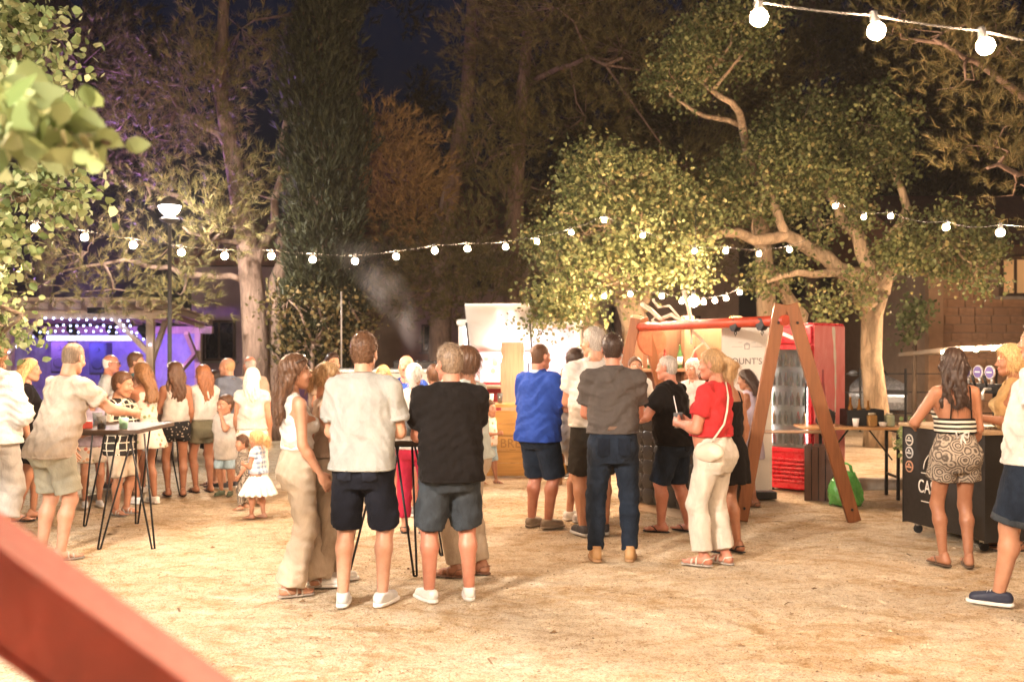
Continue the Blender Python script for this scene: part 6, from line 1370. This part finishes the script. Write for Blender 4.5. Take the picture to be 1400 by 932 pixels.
dx_ = _m('SUBTRACT', sx_.outputs[0], _m('SUBTRACT', .40, _m('MULTIPLY', zz_, .60))); rr_ = _m('SQRT', _m('ADD', _m('MULTIPLY', dx_, dx_), _m('MULTIPLY', sx_.outputs[1], sx_.outputs[1])), 0.0)
fa_ = _m('MAXIMUM', _m('SUBTRACT', 1.0, _m('DIVIDE', rr_, _m('ADD', .16, _m('MULTIPLY', zz_, .24)))), 0.0); fz_ = _m('MAXIMUM', _m('SUBTRACT', 1.0, _m('MULTIPLY', zz_, .60)), 0.0)
nt.links.new(_m('MULTIPLY', _m('MULTIPLY', mr_.outputs[0], fa_), _m('MULTIPLY', fz_, 2.6)), pv.inputs['Density'])
K = Field((-1.7, -.8, 0), (.8, .8, 2.9), .09)
K.cone((.38, 0, .05), (.0, 0, .7), .22, .45, .1); K.cone((.0, 0, .7), (-.95, 0, 2.2), .45, .78, .1); V, Q = K.mesh()
so2 = link('smoke', fastmesh('smoke', V, Q, [sm])); so2.location = (XW(545, 13.8), 13.8, 1.5); tag(so2, 'pale smoke drifting up from the grill', kind='stuff')
# ================================================================ the crowd
def pattern(name, kind):
    if name in _mats: return _mats[name]
    t = NT(name)
    if kind == 'check':
        x = t.add('ShaderNodeSeparateXYZ'); t.l.new(t.tc(), x.inputs[0])
        def line(sock, per, off=0.0):
            f = t.math('FRACT', t.math('MULTIPLY', t.math('ADD', sock, 10.0+off), 1/per)); return t.math('LESS_THAN', f, .14)
        g = t.math('MAXIMUM', t.math('MAXIMUM', line(x.outputs[0], .075), line(x.outputs[2], .075)), line(x.outputs[1], .09, .02)); c = t.mix(g, (.025,.022,.02), (.62,.56,.46))
    elif kind == 'stripe':
        x = t.add('ShaderNodeSeparateXYZ'); t.l.new(t.tc(), x.inputs[0]); f = t.math('FRACT', t.math('MULTIPLY', t.math('ADD', x.outputs[2], 3.0), 1/.034)); c = t.mix(t.math('LESS_THAN', f, .5), (.66,.60,.50), (.02,.018,.016))
    elif kind == 'paisley':
        d = t.voro(11); n = t.noise(26, 3, .6); w_ = t.math('ADD', t.math('MULTIPLY', t.math('SINE', t.math('MULTIPLY', t.math('ADD', d, t.math('MULTIPLY', n, .25)), 32.0)), .5), .5); c = t.ramp(w_, [(.15, (.10,.08,.065)), (.5, (.22,.18,.14)), (.85, (.36,.30,.235))])
    elif kind == 'floral':
        d = t.voro(15); cc = t.voro(15, None, 'F1', 'Color'); c = t.mix(t.ramp(d, [(.24, 1.0), (.34, 0.0)]), (.72,.66,.58), t.ramp(cc, [(.2, (.62,.20,.14)), (.5, (.66,.42,.25)), (.8, (.22,.32,.16))]))
    elif kind == 'floral_dark':
        d = t.voro(26); c = t.mix(t.ramp(d, [(.20, 1.0), (.30, 0.0)]), (.02,.02,.022), (.48,.42,.34))
    elif kind == 'gingham':
        x = t.add('ShaderNodeSeparateXYZ'); t.l.new(t.tc(), x.inputs[0])
        a = t.math('LESS_THAN', t.math('FRACT', t.math('MULTIPLY', t.math('ADD', x.outputs[0], 5), 22)), .5); b = t.math('LESS_THAN', t.math('FRACT', t.math('MULTIPLY', x.outputs[2], 22)), .5); c = t.mix(t.math('MULTIPLY', t.math('ADD', a, b), .5), (.66,.66,.66), (.20,.27,.40))
    n = t.noise(10, 3); _mats[name] = t.fin(c, .9, t.bump(t.noise(26, 4, .62, None, 1.2), .5, .012, t.bump(n, .4, .02)), .2); return _mats[name]
c_beige = cloth('beige_tee', (.46,.39,.32)); c_sage = cloth('sage_cotton', (.36,.35,.28)); c_white = cloth('white_cotton', (.56,.535,.50)); c_cream = cloth('cream_linen', (.46,.375,.285)); c_greypolo = cloth('grey_polo', (.33,.33,.31)); c_navy = cloth('navy_cotton', (.010,.011,.017)); c_black = cloth('black_cotton', (.011,.009,.0085)); c_denim = cloth('denim', (.027,.032,.038), denim=True); c_pock = cloth('denim_pocket', (.019,.023,.028), denim=True); c_dpock = cloth('dark_denim_pocket', (.007,.010,.017), denim=True); c_ddenim = cloth('dark_denim', (.010,.015,.025), denim=True); c_blue = cloth('blue_polo', (.025,.062,.30)); c_red = cloth('coral_tee', (.46,.034,.036)); c_redp = cloth('red_trousers', (.42,.025,.055)); c_char = cloth('charcoal_tee', (.080,.068,.062)); c_dshort = cloth('dark_shorts', (.028,.025,.022)); c_wh2 = cloth('white_trousers', (.58,.53,.46)); c_lilac = cloth('lilac_dress', (.46,.40,.50)); c_olive = cloth('olive_tee', (.075,.070,.045)); c_oliveS = cloth('olive_shorts', (.16,.15,.10)); c_teal = cloth('teal_tee', (.10,.22,.24)); c_mustard = cloth('mustard_dress', (.50,.34,.16)); c_pale = cloth('pale_mint', (.52,.58,.56)); c_taupe = cloth('taupe_top', (.38,.29,.22)); c_lblue = cloth('light_denim', (.26,.36,.42), denim=True); c_bluegrey = cloth('blue_grey', (.13,.15,.20)); c_trim = cloth('pale_blue_trim', (.40,.50,.62))
WHITE = (.74,.73,.70)
def ex_glasses(dark=False):
    def f(root, d):
        hs, hm, c = d['hs'], d['hm'], d['headc']; m = MB(); q = lambda x, y, z: c + hm @ Vector((x*hs, y*hs, z*hs))
        for s_ in (-1, 1):
            m.tube([q(s_*.031+.021*math.cos(t), .104, .004+.016*math.sin(t)) for t in [i*math.pi/6 for i in range(13)]], .0022, 5); m.tube([q(s_*.052, .102, .008), q(s_*.078, .06, .010), q(s_*.082, -.005, .012)], .0022, 5)
        m.tube([q(-.010, .106, .008), q(.010, .106, .008)], .0022, 5); g = m.build('glasses', M_blk, root)
    return f
def ex_headglasses(col):
    def f(root, d):
        hs, hm, c = d['hs'], d['hm'], d['headc']; m = MB(); q = lambda x, y, z: c + hm @ Vector((x*hs, y*hs, z*hs))
        m.tube([q(-.097, -.02, .07), q(-.095, .03, .10), q(-.05, .055, .122), q(0, .06, .128), q(.05, .055, .122), q(.095, .03, .10), q(.097, -.02, .07)], .008*hs, 6); m.build('sunglasses', plain('frames_%.1f' % col[0], col, .3), root)
    return f
def ex_watch(side):
    def f(root, d):
        w_, e = d['J']['wr'+side], d['J']['el'+side]; a = (w_-e).normalized(); m = MB(); m.cyl(w_-a*.035, w_-a*.012, .030*d['s'], .029*d['s'], 16); m.build('wristwatch', M_blk, root)
    return f
def ex_bag(root, d):
    H, s = d['H'], d['s']; F = Field((-.17, -.10, -.10), (.17, .10, .10), .011); F.ell((0, 0, 0), (.135, .055, .075), .02); F.wrinkle(.004, 77); V, Q = F.mesh(); b = link('waist_bag', fastmesh('waist_bag', V, Q, [plain('bag_cream', (.62,.54,.44), .55)]), root); b.location = (-d['ta'][3]-.01, -.05, .535*H); b.rotation_euler = (0, .1, R(75))
    m = MB(); y_ = d['cy'][6]-d['tb'][6]-.022
    m.tube([(-d['ta'][3]-.01, -.07, .58*H), (-.06*H, y_+.00, .66*H), (-.035*H, y_-.004, .72*H), (-.015*H, y_+.002, .78*H), (.03*H, -.045*H, .848*H)], .0085, 6); m.build('bag_strap', plain('bag_cream', (.62,.54,.44), .55), b).matrix_parent_inverse = b.matrix_basis.inverted()
def ex_ties(root, d):
    H = d['H']; m = MB(); z0 = .615*H; y0 = float(np.interp(z0, d['tz'], d['cy']-d['tb']))-.022
    for pts in (((-.0,0,0),(-.05,-.012,.02),(-.045,-.015,-.03),(0,0,0)), ((0,0,0),(.05,-.012,.015),(.04,-.015,-.03),(0,0,0)), ((0,0,0),(-.02,-.02,-.10),(-.05,-.024,-.20)), ((0,0,0),(.025,-.02,-.09),(.045,-.022,-.18))): m.tube([(x, y0+y_, z0+z_) for x, y_, z_ in pts], .008, 6)
    m.build('tied_bow', c_white, root)
def ex_strapbag(root, d):
    H = d['H']; m = MB(); yb = lambda z: float(np.interp(z, d['tz'], d['cy']-d['tb']))-.022
    m.tube([(.045*H, -.02*H, .845*H), (.02*H, yb(.78*H), .78*H), (-.03*H, yb(.70*H), .70*H), (-.07*H, yb(.62*H)+.01, .62*H)], .009, 6); m.build('shoulder_strap', M_blk, root)
def ex_belt_dress(root, d):
    H = d['H']; z = .615*H; A = float(np.interp(z, d['tz'], d['ta']))+.016; B = float(np.interp(z, d['tz'], d['tb']))+.016; X_ = float(np.interp(z, d['tz'], d['cx'])); Y_ = float(np.interp(z, d['tz'], d['cy']))
    MB().tube([(X_+A*math.cos(t), Y_+B*math.sin(t), z) for t in [i*math.pi/14 for i in range(29)]], .016, 8).build('belt', M_blk, root)
def dress(mat, hem=.30, sleeve=0, flare=.05, **k): return dict(topw=dict(mat=mat, sleeve=sleeve, hem=.60, fit=True, name='bodice', loose=.017, **k), bottom=dict(kind='skirt', mat=mat, hem=hem, flare=flare, waist=.615))
HN = .0106; HF = .0178
C_ST = 'crowd by the stage'; C_BAR = 'people at the bar'; C_MID = 'people standing in the middle'; C_R = 'people at the beer counter'
# ---- left: crowd by the stage
person('balding man in beige tee and sage shorts leaning on the tall table', G(72, 764), 470, -32, 'm', 1.03, 'buzz', 'greybrown', 'fair', ('hang_fwd', 'reach'), ((.055,-.02,12), (.065,.0,14)), (.035,.06), .0, (18,-14), dict(mat=c_beige, hem=.475, loose=.02, sleeve=.6), dict(kind='shorts', mat=c_sage, hem=.86, loose=.018, flare=.03), ('sandal', (.42,.36,.30)), HN, C_ST)
person('person in loose white blouse and wide white trousers at the very edge of the crowd', G(-8, 742), 468, -15, 'f', 1.08, 'bob', 'lightbrown', 'fair', ('hang', 'hold'), None, (0,0), 0, (0,0), dict(mat=c_white, hem=.50, loose=.045, sleeve=1.6, flare=.03), dict(kind='trousers', mat=c_white, hem=.62, loose=.035, cuff=.10, flare=.06), ('sandal', (.3,.2,.12)), HN, C_ST)
person('blonde woman in a short black dress behind the man in beige tee', G(38, 711), 491, -65, 'f', .95, 'long', 'blonde', 'mid', ('hold', 'hang'), ((.04,.03,8), (.04,-.06,8)), (0,0), 0, (0,0), shoes=('flipflop', (.03,.02,.02)), h=HF, group=C_ST, hairlen=.30, **dress(c_black, .36, .4))
person('child in black checked shirt and cream shorts at the tall table', G(166, 703), 510, -110, 'c', 1.02, 'crop', 'brown', 'mid', ('hold', 'hold'), None, (0,0), 0, (20,-10), dict(mat=pattern('check', 'check'), hem=.42, loose=.03, sleeve=.8), dict(kind='shorts', mat=c_cream, hem=1.0, loose=.025, flare=.02), ('sandal', (.5,.48,.45)), HF, C_ST)
person('child in pale top and floral shorts beside the beige tee man', G(126, 692), 528, -150, 'c', 1.0, 'long', 'blonde', 'mid', ('hold', 'hold'), None, (0,0), 0, (0,0), dict(mat=c_lilac, hem=.5, loose=.02), dict(kind='shorts', mat=pattern('floral', 'floral'), hem=.6, loose=.02), ('sneaker', (.55,.57,.6)), HF, C_ST, hairlen=.2)
person('bald man with glasses and light shirt listening before the stage', G(150, 668), 485, -75, 'm', 1.05, 'bald', 'white', 'red', ('hold', 'hang'), None, (0,0), 0, (0,0), dict(mat=c_white, hem=.47), dict(kind='shorts', mat=c_bluegrey, hem=.9), ('sneaker', (.06,.06,.07)), HF, C_ST, extra=[ex_glasses()])
person('dark haired man in teal tee before the stage', G(180, 668), 483, -60, 'm', 1.0, 'crop', 'brown', 'mid', ('hold', 'hang'), None, (.0,.02), 0, (-20,0), dict(mat=c_teal, hem=.47), dict(kind='shorts', mat=c_dshort, hem=.9), ('sneaker', (.08,.08,.08)), HF, C_ST)
person('girl with hands at her mouth facing the floral dress woman', G(190, 672), 515, 150, 'c', 1.0, 'long', 'brown', 'mid', ('mouth', 'mouth'), None, (0,0), 0, (0,0), dict(mat=c_white, hem=.5, sleeve=.4), dict(kind='shorts', mat=c_white, hem=.6), ('sneaker', WHITE), HF, C_ST, hairlen=.25)
person('long haired woman in short white floral dress bending to the girl', G(200, 688), 497, 62, 'f', .97, 'wavy', 'lightbrown', 'tan', ('mouth', 'hold_high'), ((.045,.04,8), (.04,-.04,8)), (0,.03), 0, (0,-12), shoes=('sneaker', WHITE), h=HF, group=C_ST, hairlen=.36, **dress(pattern('floral', 'floral'), .40, 0, .06, scoop=.80))
person('woman with white sunglasses on her head, white top, black floral shorts', G(240, 678), 496, 30, 'f', 1.0, 'wavy', 'brown', 'tan', ('hold', 'hang_fwd'), ((.05,.02,6), (.05,-.03,10)), (0,0), 0, (0,0), dict(mat=c_white, sleeve=0, hem=.56, fit=True, scoop=.80), dict(kind='shorts', mat=pattern('floral_dark', 'floral_dark'), hem=.42, waist=.61, loose=.02, flare=.03), ('flipflop', (.03,.02,.02)), HF, C_ST, hairlen=.34, extra=[ex_headglasses((.75,.73,.70))])
person('auburn haired woman in white tee and olive shorts holding a phone', G(278, 673), 500, 45, 'f', 1.05, 'wavy', 'ginger', 'tan', ('hold_high', 'hold_high'), ((.05,.03,6), (.05,-.02,10)), (0,0), 0, (10,0), dict(mat=c_white, sleeve=.55, hem=.575, loose=.02), dict(kind='shorts', mat=c_oliveS, hem=.5, waist=.61, loose=.022, flare=.03), ('flipflop', (.03,.02,.02)), HF, C_ST, hairlen=.32)
person('woman in black dress partly hidden beyond the olive shorts woman', G(292, 664), 508, 120, 'f', 1.0, 'bob', 'darkbrown', 'mid', ('hold', 'hang'), shoes=('sandal', (.03,.02,.02)), h=HF, group=C_ST, **dress(c_black, .33, .4))
person('boy in long white tee and denim shorts with hand at his mouth', G(309, 677), 541, 168, 'c', 1.0, 'crop', 'brown', 'mid', ('mouth', 'hang'), ((.05,.0,12), (.05,.0,12)), (0,0), 0, (-25,0), dict(mat=c_white, sleeve=.7, hem=.36, loose=.035), dict(kind='shorts', mat=c_lblue, hem=1.0, loose=.02), ('sneaker', (.10,.13,.08), (.10,.13,.08)), HF, C_ST)
person('bald man in blue grey polo turned towards the stage', G(312, 667), 489, 70, 'm', 1.05, 'bald', 'sandy', 'mid', ('hold', 'hang'), None, (0,0), 0, (10,0), dict(mat=c_bluegrey, collar=c_bluegrey, hem=.47, loose=.02), dict(kind='shorts', mat=c_bluegrey, hem=.9), ('sneaker', (.06,.06,.07)), HF, C_ST)
person('sunburnt bald man in beige shirt before the pine trunk', G(342, 662), 487, 40, 'm', 1.0, 'bald', 'grey', 'red', ('hang', 'hang'), None, (0,0), 0, (0,0), dict(mat=c_taupe, hem=.47), dict(kind='shorts', mat=c_dshort, hem=.9), ('sneaker', (.3,.3,.3)), HF, C_ST)
person('platinum blonde woman in white sleeveless top holding a toddler\'s hand', G(345, 690), 503, 10, 'f', 1.0, 'long', 'white', 'mid', ('hang_fwd', 'hang'), None, (0,0), 0, (0,0), dict(mat=c_white, sleeve=.3, hem=.55, loose=.018), dict(kind='trousers', mat=pattern('floral_light', 'floral'), hem=.9, loose=.02, cuff=.08), ('sandal', (.3,.2,.12)), HF, C_ST, hairlen=.28)
person('little girl in gingham top and puffy white tutu', G(352, 709), 588, 75, 'c', 1.05, 'ponytail', 'blonde', 'mid', ('hold', 'hang_fwd'), ((.05,.05,10), (.05,-.05,10)), (0,0), 0, (0,-10), dict(mat=pattern('gingham', 'gingham'), sleeve=.35, hem=.52, name='bodice'), dict(kind='skirt', mat=cloth('tulle', (.74,.72,.68)), hem=.27, flare=.10, waist=.56, pleat=.016, np=17), ('sandal', (.28,.13,.07)), .010, C_ST, hairlen=.12)
person('toddler in patterned suit walking with the platinum blonde woman', G(332, 696), 596, 120, 'c', 1.05, 'crop', 'brown', 'mid', ('hang_fwd', 'hang'), ((.05,.05,10), (.05,-.05,10)), (0,0), 0, (0,-5), dict(mat=pattern('paisley', 'paisley'), sleeve=.8, hem=.5), dict(kind='trousers', mat=pattern('paisley', 'paisley'), hem=.85, loose=.02, cuff=.04), ('sandal', (.6,.5,.42)), .010, C_ST)
# ---- middle
person('long haired woman in white top and wide cream trousers striding', G(408, 810), 487, -58, 'f', .93, 'wavy', 'brown', 'mid', ('hold', 'hang_fwd'), ((.045,.11,6), (.045,-.055,6)), (0,-.02), 0, (-8,0), dict(mat=c_white, sleeve=0, hem=.61, fit=True, loose=.008), dict(kind='trousers', mat=c_cream, hem=.985, waist=.635, loose=.02, flare=.05, cuff=.115, fold=.008), ('sandal', (.5,.42,.34)), HN, C_MID, hairlen=.36, extra=[ex_headglasses((.05,.03,.02))])
person('fair haired woman with tied back hair in taupe top and cream trousers', G(446, 798), 496, -76, 'f', .97, 'ponytail', 'sandy', 'mid', ('hold', 'hold'), ((.05,.05,8), (.05,-.04,8)), (0,0), 0, (0,-4), dict(mat=c_taupe, sleeve=0, hem=.58, loose=.012), dict(kind='trousers', mat=c_cream, hem=.96, waist=.62, loose=.022, flare=.05, cuff=.10, fold=.007), ('sneaker', WHITE), HN, C_MID, hairlen=.14, extra=[ex_watch('R')])
person('man in pale grey polo and navy shorts seen from behind', G(496, 826), 458, -6, 'm', 1.0, 'crop', 'brown', 'fair', ('hold', 'hold'), ((.070,-.02,10), (.075,.0,16)), (.0,.012), 0, (-4,0), dict(mat=c_greypolo, collar=c_greypolo, hem=.505, loose=.020, sleeve=.70, fold=.008), dict(kind='shorts', mat=c_navy, pockets=cloth('navy_pocket', (.015,.017,.027)), hem=.97, loose=.018, flare=.028, fold=.006), ('sneaker', (.55,.57,.58)), HN, C_MID)
person('grey haired man in black polo and denim shorts with glasses', G(616, 820), 474, 14, 'm', 1.07, 'crop', 'greybrown', 'red', ('fold', 'fold'), ((.085,.0,20), (.075,.0,8)), (-.004,.0), 0, (22,0), dict(mat=c_black, collar=c_black, hem=.475, loose=.022, sleeve=.72, fold=.008), dict(kind='shorts', mat=c_denim, pockets=c_pock, hem=.97, loose=.022, flare=.03, fold=.007), ('sneaker', (.76,.75,.72)), HN, C_MID, extra=[ex_glasses()])
person('woman with arm on her hip and cream trousers behind the black polo man', G(638, 786), 476, 62, 'f', 1.08, 'bob', 'brown', 'tan', ('akimbo_back', 'hold'), ((.05,.03,8), (.06,-.04,8)), (0,0), 0, (0,0), dict(mat=c_pale, sleeve=.42, hem=.52, loose=.02), dict(kind='trousers', mat=c_cream, hem=.93, loose=.018, cuff=.065), ('sandal', (.24,.11,.06)), HN, C_MID, extra=[ex_watch('L')])
person('white haired woman with ponytail in white tee and red trousers', G(566, 728), 497, -4, 'f', 1.04, 'ponytail', 'white', 'mid', ('hold_high', 'mouth'), None, (0,0), 0, (0,0), dict(mat=c_white, sleeve=.65, hem=.50, loose=.022), dict(kind='trousers', mat=c_redp, hem=.80, loose=.014, cuff=.06), ('sandal', (.05,.04,.04)), HF, C_MID, hairlen=.14, extra=[ex_strapbag])
person('balding man in blue tee facing the white haired woman', G(556, 702), 486, 168, 'm', 1.03, 'bald', 'grey', 'red', ('hang', 'hold_high'), None, (0,0), 0, (0,0), dict(mat=c_blue, hem=.47), dict(kind='shorts', mat=c_dshort, hem=.9), ('sneaker', (.2,.2,.2)), HF, C_MID)
person('brown haired woman in khaki top near the grill', G(594, 684), 500, 30, 'f', 1.0, 'bob', 'brown', 'mid', ('hold_high', 'hang'), None, (0,0), 0, (0,0), dict(mat=c_oliveS, hem=.5), dict(kind='trousers', mat=c_dshort, hem=.95), ('sneaker', (.2,.2,.2)), HF, C_MID)
person('dark haired person in beige top beyond the fair haired woman', G(455, 672), 484, 190, 'm', .95, 'crop', 'darkbrown', 'mid', ('hang', 'hold'), None, (0,0), 0, (30,0), dict(mat=c_taupe, hem=.47), dict(kind='shorts', mat=c_dshort, hem=.9), ('sneaker', (.2,.2,.2)), HF, C_MID)
person('blonde woman half hidden beside the pale grey polo man', G(524, 688), 500, 175, 'f', .95, 'long', 'blonde', 'mid', ('hang', 'hold'), None, (0,0), 0, (0,0), dict(mat=c_white, hem=.5), dict(kind='trousers', mat=c_dshort, hem=.95), ('sneaker', (.2,.2,.2)), HF, C_MID, hairlen=.2)
person('child in white tee and light blue shorts walking by the brewery bar', G(668, 662), 548, -120, 'c', 1.0, 'crop', 'brown', 'tan', ('hang', 'hold'), ((.05,.08,8), (.05,-.08,8)), (0,0), 0, (0,0), dict(mat=pattern('print_tee', 'floral'), hem=.46, loose=.03, sleeve=.7), dict(kind='shorts', mat=c_lblue, hem=.98, loose=.02), ('sandal', (.10,.09,.10)), HF, C_MID)
# ---- right of the middle: bar
person('man in bright blue polo and dark denim shorts', G(737, 721), 471, -44, 'm', 1.08, 'buzz', 'brown', 'red', ('hold', 'hold_high'), ((.055,.0,10), (.05,.02,14)), (0,.0), 0, (-4,0), dict(mat=c_blue, collar=c_trim, cuffmat=c_trim, hem=.475, loose=.026, sleeve=.78), dict(kind='shorts', mat=c_ddenim, pockets=c_dpock, hem=1.0, loose=.022, flare=.03), ('sneaker', (.30,.24,.18), (.34,.28,.22)), HN, C_BAR)
person('barman in olive tee behind the rustic table', (XW(775, 12.9), 12.9, 0), 506, 128, 'm', .98, 'buzz', 'darkbrown', 'mid', ('hold', 'hold'), None, (0,0), 0, (0,-12), dict(mat=c_olive, hem=.47), dict(kind='trousers', mat=c_dshort, hem=.96), ('sneaker', (.05,.05,.05)), HF, C_BAR, H=1.42)
person('man in charcoal polo, blue jeans and tan boots seen from behind', G(838, 766), 457, -2, 'm', 1.02, 'short', 'darkbrown', 'red', ('fold', 'fold'), ((.075,-.01,6), (.075,.0,10)), (0,0), 0, (-6,0), dict(mat=c_char, collar=c_char, hem=.565, loose=.018, sleeve=.66, over=.004, fold=.008), dict(kind='trousers', mat=c_ddenim, pockets=c_dpock, hem=.97, waist=.60, loose=.014, cuff=.062, flare=.01, fold=.006, belt=(.14,.08,.05)), ('boot', (.42,.24,.10), (.30,.17,.08)), HN, C_BAR)
person('tall man in white tee and dark shorts looking aside by the charcoal polo man', G(812, 731), 450, 12, 'm', 1.05, 'crop', 'grey', 'mid', ('fold', 'fold'), ((.055,.0,14), (.06,.02,14)), (0,0), 0, (30,0), dict(mat=c_white, hem=.53, loose=.02), dict(kind='shorts', mat=c_dshort, hem=.92, loose=.02, belt=(.03,.03,.03)), ('sneaker', (.05,.05,.06), (.6,.6,.58)), HN, C_BAR)
person('person in long white shirt beyond the tall white tee man', G(786, 712), 478, -60, 'm', .98, 'crop', 'darkbrown', 'mid', ('hold', 'hang'), None, (0,0), 0, (0,0), dict(mat=c_white, hem=.40, loose=.03, sleeve=1.5), dict(kind='shorts', mat=c_white, hem=.8), ('sneaker', WHITE), HF, C_BAR)
person('bartender facing the crowd behind the quilted bar', (XW(868, 11.4), 11.4, 0), 488, 185, 'f', 1.0, 'bun', 'brown', 'mid', ('hold', 'hold'), None, (0,0), 0, (0,0), dict(mat=c_white, hem=.5), dict(kind='trousers', mat=c_dshort, hem=.95), ('sneaker', (.2,.2,.2)), HF, C_BAR)
person('bartender in white with pale hair working at the back shelf', (XW(948, 11.5), 11.5, 0), 492, 140, 'f', 1.0, 'bob', 'white', 'mid', ('hold', 'hold_high'), None, (0,0), 0, (0,-10), dict(mat=c_white, hem=.5), dict(kind='trousers', mat=c_dshort, hem=.95), ('sneaker', (.2,.2,.2)), HF, C_BAR)
person('stocky man in black tee, denim shorts and flip-flops leaning on the bar', G(922, 727), 487, 58, 'm', 1.12, 'buzz', 'grey', 'red', ('rest', 'rest'), ((.05,.06,8), (.06,-.06,10)), (0,.03), 0, (0,0), dict(mat=c_black, hem=.50, loose=.022, sleeve=.7), dict(kind='shorts', mat=c_ddenim, pockets=c_dpock, hem=1.0, loose=.02, flare=.025), ('flipflop', (.03,.02,.02)), HN, C_BAR, extra=[ex_watch('L')])
rw, hw_ = person('blonde woman in coral tee and white trousers with cream waist bag', G(976, 772), 478, 52, 'f', 1.10, 'ponytail', 'sandy', 'red', ('hold', 'hold'), ((.05,.03,8), (.055,-.03,12)), (0,0), 0, (8,-4), dict(mat=c_red, sleeve=.62, hem=.60, loose=.014, fit=True), dict(kind='trousers', mat=c_wh2, hem=.88, waist=.62, loose=.016, cuff=.088, flare=.03, fold=.006), ('sandal', (.62,.55,.48)), HN, C_BAR, hairlen=.16, extra=[ex_bag])
cup('clear plastic cup with straw held by the coral tee woman', hw_['L']*.5+hw_['R']*.5 + Vector((0, 0, -.05)), .12, .028, .038, M_clear, glassy('cocktail', (.9,.85,.7), .1, .7), True)
person('tanned woman in black dress with a bun behind the coral tee woman', G(994, 755), 490, 40, 'f', 1.0, 'bun', 'sandy', 'tan', ('hold', 'hang'), ((.045,.03,8), (.05,-.03,10)), (0,0), 0, (0,0), shoes=('sandal', (.04,.03,.03)), h=HF, group=C_BAR, **dress(c_black, .36, 0, .03, scoop=.78, strap=c_black))
person('dark haired woman in belted lilac dress by the swing leg', (XW(1022, 10.4), 10.4, 0), 506, 62, 'f', 1.0, 'long', 'darkbrown', 'tan', ('hold', 'hold'), ((.045,.03,8), (.05,-.04,10)), (0,0), 0, (0,-10), shoes=('sandal', (.12,.06,.04)), h=HF, group=C_BAR, hairlen=.20, extra=[ex_belt_dress], **dress(c_lilac, .36, 0, .04))
# ---- right: beer counter
person('dark haired woman in striped crop top and paisley shorts at the beer counter', G(1305, 773), 478, 4, 'f', 1.0, 'wavy', 'darkbrown', 'tan', ('rest', 'hang_fwd'), ((.05,.01,10), (.055,-.02,22)), (0,.0), .004, (-18,0), dict(mat=pattern('stripe', 'stripe'), sleeve=0, hem=.615, fit=True, loose=.010, scoop=.685, strap=c_black), dict(kind='shorts', mat=pattern('paisley2', 'paisley'), hem=.50, waist=.615, loose=.026, flare=.045, fold=.005), ('flipflop', (.16,.10,.06)), HN, C_R, hairlen=.36, extra=[ex_ties])
person('curly blonde woman in mustard dress beyond the paisley shorts woman', (XW(1384, 8.25), 8.25, 0), 476, 75, 'f', 1.0, 'curly', 'blonde', 'tan', ('hold', 'akimbo'), None, (0,0), 0, (0,0), shoes=('sandal', (.1,.06,.04)), h=HN, group=C_R, **dress(c_mustard, .34, 0, .03))
person('man in white tee, denim shorts and navy canvas shoes striding in', G(1410, 829), 440, 48, 'm', 1.04, 'crop', 'brown', 'mid', ('akimbo', 'hang'), ((.06,.09,8), (.05,-.14,8,.035)), (.0,-.03), .0, (0,0), dict(mat=c_white, hem=.505, loose=.022, sleeve=.72), dict(kind='shorts', mat=c_ddenim, pockets=c_dpock, hem=.93, loose=.022, flare=.03, turnup=c_denim), ('sneaker', (.02,.025,.05), (.70,.67,.62)), HN, C_R)
# ================================================================ the night air, thin smoke haze over the square
hz = bpy.data.materials.new('haze'); hz.use_nodes = True; nt = hz.node_tree; nt.nodes.remove(nt.nodes['Principled BSDF'])
pv = nt.nodes.new('ShaderNodeVolumePrincipled'); pv.inputs['Color'].default_value = (.92,.88,.84,1); pv.inputs['Density'].default_value = .00045; pv.inputs['Anisotropy'].default_value = .55
nt.links.new(pv.outputs[0], nt.nodes['Material Output'].inputs['Volume'])
ho = MB().box((0, 270, 8), (1100, 1000, 20)).build('haze', hz); tag(ho, 'thin smoky night haze over the whole square', kind='stuff')
